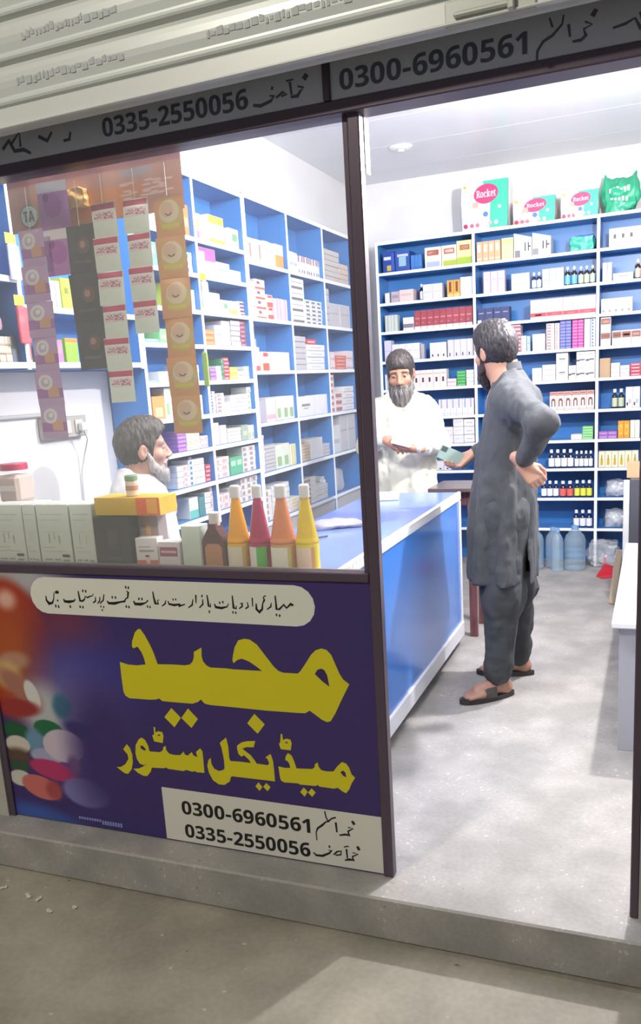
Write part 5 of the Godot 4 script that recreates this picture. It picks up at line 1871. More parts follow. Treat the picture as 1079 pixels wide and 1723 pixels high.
func customer() -> void:
	var base := Vector3(0.06, 0, -1.65)
	var t := thing("person", "standing man in dark grey shalwar kameez, hand on hip, holding a phone", "person", base)
	var off := Transform3D(Basis(), -base)
	var skin := "ae8470"
	var body := MB.new()
	var f := Field.new(Vector3(-0.25, -0.01, -2.0), Vector3(0.48, 1.56, -1.18), 0.013)
	f.limb(Vector3(0.10, 0.95, -1.63), Vector3(0.11, 1.36, -1.63), 0.10, 0.11, 0.05)
	f.limb(Vector3(0.11, 1.36, -1.63), Vector3(0.092, 1.54, -1.63), 0.07, 0.052, 0.05)
	f.limb(Vector3(0.135, 1.39, -1.50), Vector3(0.287, 1.298, -1.282), 0.045, 0.034, 0.03)
	f.limb(Vector3(0.287, 1.298, -1.282), Vector3(0.192, 1.122, -1.40), 0.032, 0.026, 0.03)
	f.limb(Vector3(0.10, 1.40, -1.77), Vector3(0.12, 1.16, -1.85), 0.045, 0.038, 0.03)
	f.limb(Vector3(0.12, 1.16, -1.85), Vector3(-0.095, 1.135, -1.79), 0.036, 0.026, 0.03)
	f.limb(Vector3(0.09, 0.95, -1.56), Vector3(0.08, 0.5, -1.54), 0.075, 0.055, 0.03)
	f.limb(Vector3(0.08, 0.5, -1.54), Vector3(0.062, 0.08, -1.565), 0.05, 0.034, 0.03)
	f.limb(Vector3(0.09, 0.95, -1.70), Vector3(0.095, 0.48, -1.79), 0.075, 0.055, 0.03)
	f.limb(Vector3(0.095, 0.48, -1.79), Vector3(0.10, 0.08, -1.90), 0.05, 0.034, 0.03)
	var hl := Vector3(0.078, 0, -1.595)
	var tl := Vector3(-0.12, 0, -1.43)
	var hr := Vector3(0.125, 0, -1.906)
	var tr := Vector3(-0.12, 0, -1.868)
	f.net(body, off, flat_paint(skin))
	for q in [[hl, tl], [hr, tr]]:
		var lo: Vector3 = q[0].min(q[1]) - Vector3(0.09, 0, 0.09)
		var hi: Vector3 = q[0].max(q[1]) + Vector3(0.09, 0.17, 0.09)
		f = Field.new(lo, hi, 0.006)
		foot(f, q[0], q[1])
		f.net(body, off, flat_paint(skin))
	# his left hand on the hip, right hand round the phone
	hand(body, base, Vector3(0.190, 1.122, -1.400), Vector3(0.55, -0.60, 0.10), Vector3(-0.25, -0.10, -0.95), 1.0, [1.15, 1.25, 1.35, 1.45, 0.35], skin)
	hand(body, base, Vector3(-0.095, 1.137, -1.79), Vector3(-0.72, -0.55, 0.25), Vector3(-0.35, 0.60, 0.35), 1.0, [0.75, 0.8, 0.85, 0.9, 0.8], skin)
	var hair := MB.new()
	head(body, hair, Transform3D(frame_of(Vector3(-0.74, -0.12, -0.62), Vector3(-0.08, 1, 0.0)), Vector3(0.045, 1.592, -1.63) - base), skin, "9a6458", "2a2628", "33292a", "dark", 0.0)
	part("body", body.mesh(), skin_mat(), t)
	part("hair", hair.mesh(), fin("hair", 0.55), t)
	# kameez
	f = Field.new(Vector3(-0.20, 0.54, -2.0), Vector3(0.48, 1.54, -1.14), 0.011)
	f.column([[0.572, 0.063, -1.63, 0.156, 0.205], [0.75, 0.070, -1.63, 0.152, 0.195], [0.95, 0.076, -1.63, 0.146, 0.182], [1.13, 0.088, -1.63, 0.136, 0.172], [1.28, 0.108, -1.63, 0.122, 0.18], [1.38, 0.118, -1.63, 0.104, 0.175], [1.46, 0.112, -1.63, 0.080, 0.11], [1.52, 0.098, -1.63, 0.062, 0.066]], 0.03, 0.012, 7.0, 1.25)
	f.blob(Vector3(0.165, 1.36, -1.56), Vector3(0.085, 0.10, 0.13), 0.05)
	f.limb(Vector3(0.135, 1.395, -1.50), Vector3(0.295, 1.295, -1.275), 0.074, 0.054, 0.05)
	f.limb(Vector3(0.295, 1.295, -1.275), Vector3(0.205, 1.145, -1.395), 0.054, 0.044, 0.04)
	f.limb(Vector3(0.10, 1.40, -1.76), Vector3(0.12, 1.16, -1.86), 0.075, 0.062, 0.05)
	f.limb(Vector3(0.12, 1.16, -1.86), Vector3(-0.065, 1.14, -1.80), 0.058, 0.045, 0.03)
	f.slit(0.165, 0.185, 0.95, 0.56, 0.022, -1.60)
	f.crumple(0.012, 10.0, 3.0, 10.0, 14)
	f.crumple(0.005, 22.0, 12.0, 22.0, 15)
	var kam := MB.new()
	f.net(kam, off, flat_paint("46474c"))
	part("kameez", kam.mesh(), cloth("dark_cloth"), t)
	# collar band
	kam = MB.new()
	kam.paint("46474c")
	kam.lathe([Vector2(0.058, 0.0), Vector2(0.067, 0.0), Vector2(0.063, 0.034), Vector2(0.057, 0.034), Vector2(0.056, 0.004)], 24)
	var col := part("collar", kam.mesh(), cloth("dark_cloth"), t, Vector3(0.096, 1.508, -1.63) - base)
	col.rotation = Vector3(0, 0, 0.12)
	# shalwar
	f = Field.new(Vector3(-0.12, 0.04, -2.02), Vector3(0.30, 1.0, -1.38), 0.011)
	f.limb(Vector3(0.075, 0.90, -1.57), Vector3(0.075, 0.52, -1.54), 0.13, 0.095, 0.05)
	f.limb(Vector3(0.075, 0.52, -1.54), Vector3(0.052, 0.14, -1.555), 0.095, 0.066, 0.05)
	f.limb(Vector3(0.052, 0.17, -1.555), Vector3(0.052, 0.105, -1.558), 0.066, 0.05, 0.02)
	f.limb(Vector3(0.085, 0.90, -1.69), Vector3(0.10, 0.50, -1.78), 0.13, 0.092, 0.05)
	f.limb(Vector3(0.10, 0.50, -1.78), Vector3(0.092, 0.14, -1.885), 0.092, 0.062, 0.05)
	f.limb(Vector3(0.092, 0.17, -1.885), Vector3(0.092, 0.10, -1.89), 0.062, 0.048, 0.02)
	f.crumple(0.018, 8.0, 4.0, 8.0, 24)
	f.crumple(0.004, 14.0, 20.0, 14.0, 25)
	var sh := MB.new()
	f.net(sh, off, flat_paint("424348"))
	part("shalwar", sh.mesh(), cloth("dark_cloth"), t)
	sandal(t, base, hl, tl)
	sandal(t, base, hr, tr)
	# phone in a grey-green case
	var p := thing("mobile_phone", "mobile phone in grey-green case held by the standing man", "phone", Vector3(-0.185, 1.125, -1.765))
	p.basis = Basis(Vector3(-0.80, 0.42, 0.10).normalized(), Vector3(-0.42, -0.60, 0.70).normalized().cross(Vector3(-0.80, 0.42, 0.10).normalized()).normalized() * -1.0, Vector3.ZERO).orthonormalized() if false else frame_of(Vector3(0.25, 0.45, 0.85), Vector3(-0.86, 0.42, 0.1))
	part("case", solid(Vector3(-0.037, -0.075, -0.005), Vector3(0.037, 0.075, 0.005), 0.004, "5e746e"), fin("plastic", 0.4), p)
	part("screen", solid(Vector3(-0.033, -0.07, -0.0062), Vector3(0.033, 0.07, -0.0051), 0.0005, "15181c"), fin("bottle_glass", 0.12), p)
	part("camera_bump", solid(Vector3(0.006, 0.04, 0.005), Vector3(0.032, 0.068, 0.0068), 0.0008, "2e3a3a"), fin("bottle_glass", 0.12), p)

func shopkeeper() -> void:
	var base := Vector3(-0.70, 0, -2.72)
	var t := thing("person", "bearded shopkeeper in cream kameez behind the counter looking at a box", "person", base)
	var off := Transform3D(Basis(), -base)
	var skin := "a87a64"
	var body := MB.new()
	var f := Field.new(Vector3(-1.0, -0.01, -2.95), Vector3(-0.36, 1.5, -2.42), 0.014)
	f.limb(Vector3(-0.70, 0.9, -2.72), Vector3(-0.70, 1.3, -2.72), 0.11, 0.12, 0.05)
	f.limb(Vector3(-0.70, 1.3, -2.72), Vector3(-0.695, 1.47, -2.69), 0.08, 0.052, 0.05)
	f.limb(Vector3(-0.55, 1.33, -2.72), Vector3(-0.465, 1.11, -2.64), 0.045, 0.04, 0.03)
	f.limb(Vector3(-0.465, 1.11, -2.64), Vector3(-0.535, 1.115, -2.50), 0.038, 0.026, 0.03)
	f.limb(Vector3(-0.85, 1.33, -2.72), Vector3(-0.90, 1.12, -2.63), 0.045, 0.04, 0.03)
	f.limb(Vector3(-0.90, 1.12, -2.63), Vector3(-0.765, 1.165, -2.50), 0.038, 0.026, 0.03)
	for s in [-1.0, 1.0]:
		f.limb(Vector3(-0.70 + s * 0.09, 0.9, -2.72), Vector3(-0.70 + s * 0.09, 0.48, -2.72), 0.08, 0.055, 0.03)
		f.limb(Vector3(-0.70 + s * 0.09, 0.48, -2.72), Vector3(-0.70 + s * 0.09, 0.08, -2.73), 0.052, 0.036, 0.03)
	f.net(body, off, flat_paint(skin))
	for s in [-1.0, 1.0]:
		var heel := Vector3(-0.70 + s * 0.09, 0, -2.77)
		f = Field.new(heel - Vector3(0.08, 0, 0.08), heel + Vector3(0.08, 0.17, 0.30), 0.007)
		foot(f, heel, heel + Vector3(0, 0, 0.25))
		f.net(body, off, flat_paint(skin))
	hand(body, base, Vector3(-0.735, 1.168, -2.475), Vector3(0.80, -0.25, 0.35), Vector3(0.1, -0.75, -0.55), 1.0, [0.5, 0.7, 0.8, 0.9, 0.5], skin)
	hand(body, base, Vector3(-0.565, 1.112, -2.475), Vector3(-0.80, 0.05, 0.42), Vector3(-0.2, 0.85, -0.3), 1.0, [0.5, 0.6, 0.7, 0.8, 0.6], skin)
	var hair := MB.new()
	head(body, hair, Transform3D(frame_of(Vector3(0.16, -0.30, 0.94), Vector3(0.0, 1, 0.2)), Vector3(-0.690, 1.532, -2.675) - base), skin, "8a5a50", "35312f", "494543", "long", 0.012)
	part("body", body.mesh(), skin_mat(), t)
	part("hair", hair.mesh(), fin("hair", 0.55), t)
	f = Field.new(Vector3(-1.02, 0.5, -2.96), Vector3(-0.34, 1.52, -2.42), 0.011)
	f.column([[0.55, -0.70, -2.72, 0.205, 0.15], [0.9, -0.70, -2.72, 0.195, 0.14], [1.1, -0.70, -2.72, 0.182, 0.135], [1.25, -0.70, -2.72, 0.184, 0.13], [1.34, -0.70, -2.72, 0.170, 0.115], [1.40, -0.70, -2.715, 0.125, 0.09], [1.455, -0.697, -2.70, 0.066, 0.064]], 0.03, 0.012, 9.0, 1.2)
	f.limb(Vector3(-0.56, 1.33, -2.72), Vector3(-0.462, 1.115, -2.645), 0.072, 0.062, 0.05)
	f.limb(Vector3(-0.462, 1.115, -2.645), Vector3(-0.545, 1.116, -2.485), 0.06, 0.042, 0.03)
	f.limb(Vector3(-0.84, 1.33, -2.72), Vector3(-0.905, 1.12, -2.635), 0.072, 0.062, 0.05)
	f.limb(Vector3(-0.905, 1.12, -2.635), Vector3(-0.762, 1.167, -2.49), 0.06, 0.042, 0.03)
	f.crumple(0.014, 9.0, 6.0, 9.0, 34)
	f.crumple(0.006, 22.0, 14.0, 22.0, 35)
	var kam := MB.new()
	f.net(kam, off, flat_paint("cdcbbd"))
	part("kameez", kam.mesh(), cloth("cream_cloth"), t)
	kam = MB.new()
	kam.paint("cac9ba")
	kam.lathe([Vector2(0.058, 0.0), Vector2(0.067, 0.0), Vector2(0.063, 0.03), Vector2(0.057, 0.03), Vector2(0.056, 0.004)], 24)
	part("collar", kam.mesh(), cloth("cream_cloth"), t, Vector3(-0.697, 1.445, -2.70) - base)
	kam = MB.new()
	kam.paint("b4b3a4")
	kam.box(Vector3(-0.012, 0, 0), Vector3(0.012, 0.2, 0.004), 0.001)
	var pk := part("button_placket", kam.mesh(), cloth("cream_cloth"), t, Vector3(-0.688, 1.235, -2.595) - base)
	pk.rotation = Vector3(-0.22, 0, 0)
	f = Field.new(Vector3(-0.95, 0.04, -2.9), Vector3(-0.45, 0.95, -2.52), 0.014)
	for s in [-1.0, 1.0]:
		f.limb(Vector3(-0.70 + s * 0.08, 0.85, -2.72), Vector3(-0.70 + s * 0.09, 0.45, -2.72), 0.11, 0.09, 0.04)
		f.limb(Vector3(-0.70 + s * 0.09, 0.45, -2.72), Vector3(-0.70 + s * 0.09, 0.12, -2.725), 0.09, 0.055, 0.04)
	f.crumple(0.018, 8.0, 9.0, 8.0, 36)
	kam = MB.new()
	f.net(kam, off, flat_paint("c4c3b6"))
	part("shalwar", kam.mesh(), cloth("cream_cloth"), t)
	var o := ledge_box("small white carton held in the shopkeeper's hands", -0.685, -0.575, 1.115, 1.165, -2.385, 0.06, "eef0f6", [[0.1, 0.3, 0.9, 0.6, "b8c0d0"]], 0.1, "held_carton")
	o.rotation.z = -0.28
	o.position.y = 1.14

func seated_man() -> void:
	var base := Vector3(-1.33, 0, -0.78)
	var t := thing("person", "seated grey-bearded man in white kameez seen through the window", "person", base)
	var off := Transform3D(Basis(), -base)
	var skin := "b28a76"
	var F := Vector3(0.78, 0, -0.62)
	var S := Vector3(0.62, 0, 0.78)
	var hip := Vector3(-1.33, 0.54, -0.78)
	var body := MB.new()
	var f := Field.new(Vector3(-1.60, -0.01, -1.32), Vector3(-0.80, 1.2, -0.48), 0.014)
	f.limb(hip, Vector3(-1.34, 1.0, -0.78), 0.12, 0.12, 0.05)
	f.limb(Vector3(-1.34, 1.0, -0.78), Vector3(-1.29, 1.2, -0.775), 0.08, 0.055, 0.05)
	for s in [-1.0, 1.0]:
		var sh: Vector3 = Vector3(-1.315, 1.06, -0.79) + S * s * 0.16
		var el: Vector3 = sh + Vector3(0, -0.25, 0) + F * 0.10 + S * s * 0.03
		var wr: Vector3 = hip + F * 0.24 + S * s * 0.10 + Vector3(0, 0.13, 0)
		f.limb(sh, el, 0.048, 0.04, 0.03)
		f.limb(el, wr, 0.038, 0.026, 0.03)
		var kn: Vector3 = hip + F * 0.40 + S * s * 0.12
		f.limb(hip + S * s * 0.09, kn, 0.085, 0.06, 0.03)
		f.limb(kn, Vector3(kn.x, 0.08, kn.z), 0.055, 0.036, 0.03)
	f.net(body, off, flat_paint(skin))
	for s in [-1.0, 1.0]:
		var wr: Vector3 = hip + F * 0.24 + S * s * 0.10 + Vector3(0, 0.13, 0)
		hand(body, base, wr, F + Vector3(0, -0.2, 0) - S * s * 0.3, Vector3(0, -1, 0), s, [0.3, 0.35, 0.4, 0.45, 0.3], skin)
		var kn: Vector3 = hip + F * 0.40 + S * s * 0.12
		var heel := Vector3(kn.x, 0, kn.z) - F * 0.04
		f = Field.new(heel.min(heel + F * 0.26) - Vector3(0.09, 0, 0.09), heel.max(heel + F * 0.26) + Vector3(0.09, 0.16, 0.09), 0.008)
		foot(f, heel, heel + F * 0.25)
		f.net(body, off, flat_paint(skin))
	var hair := MB.new()
	head(body, hair, Transform3D(frame_of(Vector3(0.80, -0.02, -0.60)), Vector3(-1.262, 1.278, -0.775) - base), skin, "8a5a50", "3b3533", "a09a96", "grey", 0.035)
	part("body", body.mesh(), skin_mat(), t)
	part("hair", hair.mesh(), fin("hair", 0.55), t)
	f = Field.new(Vector3(-1.63, 0.36, -1.32), Vector3(-0.84, 1.22, -0.46), 0.012)
	f.column([[0.44, -1.32, -0.785, 0.21, 0.19], [0.65, -1.33, -0.78, 0.20, 0.16], [0.92, -1.325, -0.785, 0.215, 0.165], [1.05, -1.315, -0.79, 0.21, 0.145], [1.12, -1.318, -0.785, 0.17, 0.115], [1.205, -1.31, -0.775, 0.074, 0.072]], 0.03, 0.008, 8.0, 0.9, -0.9)
	for s in [-1.0, 1.0]:
		var sh: Vector3 = Vector3(-1.315, 1.06, -0.79) + S * s * 0.17
		var el: Vector3 = sh + Vector3(0, -0.25, 0) + F * 0.10 + S * s * 0.035
		var wr: Vector3 = hip + F * 0.22 + S * s * 0.105 + Vector3(0, 0.135, 0)
		f.limb(sh, el, 0.074, 0.062, 0.05)
		f.limb(el, wr, 0.06, 0.045, 0.03)
		f.limb(hip + S * s * 0.08, hip + F * 0.38 + S * s * 0.12, 0.13, 0.11, 0.05)
	f.crumple(0.014, 9.0, 7.0, 9.0, 44)
	f.crumple(0.006, 22.0, 16.0, 22.0, 45)
	var kam := MB.new()
	f.net(kam, off, flat_paint("d8d9da"))
	part("kameez", kam.mesh(), cloth("white_cloth"), t)
	f = Field.new(Vector3(-1.30, 0.06, -1.36), Vector3(-0.80, 0.62, -0.78), 0.014)
	for s in [-1.0, 1.0]:
		var kn: Vector3 = hip + F * 0.40 + S * s * 0.12
		f.limb(kn, Vector3(kn.x, 0.12, kn.z), 0.095, 0.06, 0.04)
	kam = MB.new()
	f.net(kam, off, flat_paint("e0e1e2"))
	part("shalwar", kam.mesh(), cloth("white_cloth"), t)
	var st := thing("stool", "plain stool under the seated man", "stool", Vector3(-1.33, 0, -0.78))
	var b := MB.new()
	b.paint("5c5048")
	b.lathe([Vector2(0, 0.345), Vector2(0.15, 0.345), Vector2(0.16, 0.355), Vector2(0.16, 0.372), Vector2(0.15, 0.38), Vector2(0, 0.38)], 24)
	part("seat", b.mesh(), fin("raw_wood", 0.7), st)
	for q in [[-1, -1], [1, -1], [1, 1], [-1, 1]]:
		part("leg", solid(Vector3(q[0] * 0.10 - 0.013, 0, q[1] * 0.10 - 0.013), Vector3(q[0] * 0.10 + 0.013, 0.344, q[1] * 0.10 + 0.013), 0.002, "5c5048"), fin("raw_wood", 0.7), st)

# ------------------------------------------------------------------ measured tables
const PILLS := [
	[-1.347, 0.911, 0.213, 0.083, 0, "b2b2b8", 0.60],
	[-1.406, 0.655, 0.201, 0.260, 0, "a43426", 0.10],
	[-1.376, 0.635, 0.101, 0.188, 0, "b2562a", 0.90],
	[-1.380, 0.839, 0.040, 0.034, 0, "e0b0a0", 0.70],
	[-1.146, 0.725, 0.126, 0.111, 0, "7a3648", 0.95],
	[-1.082, 0.567, 0.174, 0.130, 0, "3c40a0", 0.95],
	[-1.157, 0.404, 0.167, 0.177, 0, "7a70a8", 0.90],
	[-1.283, 0.432, 0.087, 0.101, 0, "b8b8bc", 0.60],
	[-1.394, 0.611, 0.075, 0.035, 10, "b88870", 0.40],
	[-1.424, 0.558, 0.055, 0.047, 0, "d8b870", 0.60],
	[-1.377, 0.516, 0.102, 0.041, -35, "a87060", 0.35],
	[-1.324, 0.491, 0.029, 0.056, 20, "d8d6d2", 0.15],
	[-1.397, 0.436, 0.096, 0.033, 0, "9a3030", 0.30],
	[-1.200, 0.457, 0.040, 0.047, 0, "3c7088", 0.40],
	[-1.420, 0.343, 0.063, 0.035, -8, "1e5838", 0.10],
	[-1.274, 0.364, 0.064, 0.035, -6, "226a44", 0.10],
	[-1.129, 0.373, 0.071, 0.028, -15, "30386e", 0.35],
	[-1.344, 0.310, 0.042, 0.049, 0, "6a92b0", 0.40],
	[-1.423, 0.290, 0.056, 0.036, 0, "d0c8b8", 0.10],
	[-1.431, 0.244, 0.064, 0.031, 0, "5c4438", 0.50],
	[-1.431, 0.205, 0.044, 0.025, 0, "32503c", 0.20],
	[-1.298, 0.259, 0.072, 0.030, 0, "a4a6c4", 0.15],
	[-1.217, 0.306, 0.090, 0.063, 0, "ccbccc", 0.06],
	[-1.432, 0.157, 0.052, 0.032, 0, "ccc8be", 0.12],
	[-1.276, 0.206, 0.106, 0.037, -8, "b83468", 0.12],
	[-1.343, 0.131, 0.087, 0.045, -12, "cc6c68", 0.08],
	[-1.286, 0.127, 0.035, 0.037, 0, "a8484c", 0.40],
	[-1.145, 0.134, 0.099, 0.056, -5, "7e78b0", 0.15],
	[-1.372, 0.018, 0.162, 0.038, -6, "3c5aa8", 0.70],
	[-1.031, 0.304, 0.145, 0.250, 0, "3e2e6c", 0.60],
	[-1.182, 0.235, 0.027, 0.036, 0, "6a4a80", 0.50],
]
const HEADLINE := [
	[-0.9336, 0.6390, -0.9033, 0.6319, -0.8688, 0.6312, -0.8331, 0.6367, -0.8358, 0.6563, -0.8436, 0.6786, -0.8562, 0.6968, -0.8742, 0.6900, -0.8788, 0.6973, -0.8753, 0.7146, -0.8606, 0.7457, -0.8463, 0.7584, -0.8379, 0.7574, -0.8253, 0.7400, -0.8083, 0.7072, -0.7970, 0.6797, -0.7862, 0.6407, -0.7325, 0.6436, -0.6831, 0.6440, -0.6643, 0.6483, -0.6530, 0.6591, -0.6464, 0.6762, -0.6455, 0.6918, -0.6157, 0.7084, -0.6181, 0.6781, -0.6145, 0.6617, -0.6038, 0.6495, -0.5905, 0.6430, -0.5312, 0.6443, -0.5110, 0.6427, -0.4069, 0.6444, -0.4287, 0.6599, -0.4515, 0.6735, -0.4750, 0.6807, -0.4918, 0.6746, -0.5050, 0.6634, -0.5083, 0.6716, -0.5045, 0.6909, -0.4959, 0.7180, -0.4818, 0.7396, -0.4611, 0.7464, -0.4413, 0.7445, -0.4187, 0.7301, -0.4009, 0.7069, -0.3832, 0.6837, -0.3654, 0.6606, -0.3507, 0.6485, -0.3355, 0.6440, -0.2871, 0.6449, -0.2769, 0.6538, -0.2600, 0.6772, -0.2390, 0.7080, -0.2229, 0.7236, -0.2038, 0.7302, -0.1874, 0.7265, -0.1735, 0.7122, -0.1623, 0.6839, -0.1494, 0.6521, -0.1393, 0.6364, -0.1210, 0.6232, -0.1321, 0.6022, -0.1466, 0.5752, -0.1719, 0.5246, -0.1885, 0.4987, -0.2001, 0.4949, -0.2149, 0.4999, -0.2551, 0.5271, -0.2712, 0.5173, -0.2984, 0.5160, -0.4010, 0.5138, -0.5230, 0.5148, -0.6035, 0.5150, -0.6234, 0.5178, -0.6362, 0.5311, -0.6473, 0.5218, -0.6686, 0.5138, -0.7224, 0.5130, -0.7832, 0.5127, -0.7949, 0.5213, -0.8061, 0.5165, -0.8321, 0.5135, -0.9124, 0.5121, -0.9267, 0.5199, -0.9328, 0.5332, -0.9341, 0.5800],
	[-0.7512, 0.4912, -0.7188, 0.4594, -0.7471, 0.4236, -0.7822, 0.4565],
	[-0.6879, 0.4953, -0.6545, 0.4616, -0.6820, 0.4274, -0.7171, 0.4595],
	[-0.4466, 0.4991, -0.4130, 0.4665, -0.4409, 0.4319, -0.4749, 0.4644],
]
const SUBLINE := [
	[-0.9984, 0.2519, -0.9816, 0.2530, -0.9609, 0.2663, -0.9450, 0.2875, -0.9465, 0.3044, -0.9621, 0.3219, -0.9453, 0.3421, -0.9339, 0.3293, -0.9275, 0.3066, -0.9290, 0.2765, -0.9372, 0.2497, -0.9537, 0.2313, -0.9655, 0.2312, -0.9788, 0.2382],
	[-0.9298, 0.2528, -0.9059, 0.2569, -0.8835, 0.2690, -0.8706, 0.2799, -0.8846, 0.2710, -0.9012, 0.2755, -0.9108, 0.2914, -0.9137, 0.3124, -0.9089, 0.3426, -0.8945, 0.3653, -0.8820, 0.3729, -0.8691, 0.3659, -0.8599, 0.3479, -0.8558, 0.3252, -0.8146, 0.3269, -0.8023, 0.3354, -0.7997, 0.3461, -0.7898, 0.3535, -0.7886, 0.3369, -0.7787, 0.3255, -0.7611, 0.3233, -0.7364, 0.3249, -0.7214, 0.3402, -0.7182, 0.3294, -0.7075, 0.3265, -0.6905, 0.3416, -0.6852, 0.3299, -0.6704, 0.3254, -0.6741, 0.3435, -0.6569, 0.3585, -0.6493, 0.3483, -0.6490, 0.3216, -0.6498, 0.2720, -0.6783, 0.2706, -0.6868, 0.2737, -0.6959, 0.2705, -0.7176, 0.2741, -0.7316, 0.2683, -0.7493, 0.2690, -0.7897, 0.2696, -0.7961, 0.2731, -0.8078, 0.2696, -0.8539, 0.2662, -0.8604, 0.2505, -0.8765, 0.2322, -0.8928, 0.2315, -0.9127, 0.2398],
	[-0.8287, 0.4171, -0.8230, 0.4152, -0.8243, 0.3977, -0.8123, 0.4030, -0.7968, 0.4013, -0.7938, 0.3883, -0.7992, 0.3620, -0.8328, 0.3643, -0.8379, 0.3859, -0.8299, 0.3888],
	[-0.5812, 0.3862, -0.5564, 0.4070, -0.5510, 0.3754, -0.5514, 0.3349, -0.5481, 0.3260, -0.5406, 0.3261, -0.5185, 0.3274, -0.4727, 0.3277, -0.4824, 0.3413, -0.4966, 0.3523, -0.5059, 0.3458, -0.5161, 0.3543, -0.5196, 0.3729, -0.5177, 0.3836, -0.5014, 0.3958, -0.4813, 0.4021, -0.4517, 0.4061, -0.4593, 0.3837, -0.4831, 0.3819, -0.5011, 0.3749, -0.4909, 0.3676, -0.4725, 0.3550, -0.4589, 0.3377, -0.4533, 0.3279, -0.4148, 0.3270, -0.4079, 0.3332, -0.4130, 0.3493, -0.4204, 0.3526, -0.4009, 0.3673, -0.3942, 0.3453, -0.3926, 0.3121, -0.3927, 0.2735, -0.4149, 0.2737, -0.5457, 0.2722, -0.5512, 0.2697, -0.5571, 0.2526, -0.5777, 0.2376, -0.5992, 0.2369, -0.6196, 0.2488, -0.6322, 0.2742, -0.6362, 0.2984, -0.6297, 0.3198, -0.6202, 0.3291, -0.6201, 0.3086, -0.6111, 0.2912, -0.5945, 0.2849, -0.5768, 0.2912, -0.5719, 0.2979, -0.5713, 0.3265, -0.5759, 0.3666],
	[-0.4524, 0.2626, -0.4393, 0.2481, -0.4506, 0.2330, -0.4645, 0.2474],
	[-0.4243, 0.2640, -0.4103, 0.2510, -0.4223, 0.2355, -0.4362, 0.2498],
	[-0.2935, 0.2654, -0.2812, 0.2520, -0.2924, 0.2339, -0.3072, 0.2478],
	[-0.2667, 0.2656, -0.2540, 0.2527, -0.2666, 0.2365, -0.2801, 0.2493],
	[-0.3766, 0.3274, -0.3558, 0.3249, -0.3348, 0.3266, -0.3378, 0.3415, -0.3454, 0.3518, -0.3509, 0.3503, -0.3485, 0.3650, -0.3393, 0.3776, -0.3274, 0.3695, -0.3204, 0.3518, -0.3139, 0.3278, -0.2848, 0.3301, -0.2601, 0.3323, -0.2515, 0.3394, -0.2500, 0.3498, -0.2402, 0.3571, -0.2382, 0.3431, -0.2297, 0.3319, -0.2116, 0.3300, -0.1894, 0.3327, -0.1763, 0.3504, -0.1594, 0.3677, -0.1458, 0.3641, -0.1367, 0.3512, -0.1300, 0.3299, -0.1188, 0.3204, -0.1317, 0.2994, -0.1408, 0.2779, -0.1515, 0.2643, -0.1632, 0.2689, -0.1778, 0.2792, -0.1909, 0.2746, -0.2394, 0.2753, -0.2452, 0.2807, -0.2516, 0.2758, -0.3053, 0.2738, -0.3134, 0.2770, -0.3596, 0.2744, -0.3699, 0.2781, -0.3734, 0.2873],
	[-0.3594, 0.4404, -0.3545, 0.4393, -0.3535, 0.4198, -0.3418, 0.4259, -0.3275, 0.4234, -0.3244, 0.4107, -0.3294, 0.3877, -0.3635, 0.3880, -0.3684, 0.4060, -0.3638, 0.4105],
]
const COUNTERS := [
	[-0.2306, 0.6479, -0.2214, 0.6615, -0.2098, 0.6667, -0.1988, 0.6631, -0.1905, 0.6472, -0.1853, 0.6108, -0.2068, 0.6257],
	[-0.8904, 0.3425, -0.8811, 0.3435, -0.8709, 0.3333, -0.8703, 0.3266, -0.8807, 0.3280, -0.8893, 0.3329],
	[-0.8188, 0.3866, -0.8090, 0.3930, -0.8052, 0.3872],
	[-0.1662, 0.3335, -0.1571, 0.3399, -0.1496, 0.3335, -0.1476, 0.3184, -0.1581, 0.3224],
	[-0.3493, 0.4101, -0.3405, 0.4163, -0.3367, 0.4114],
]
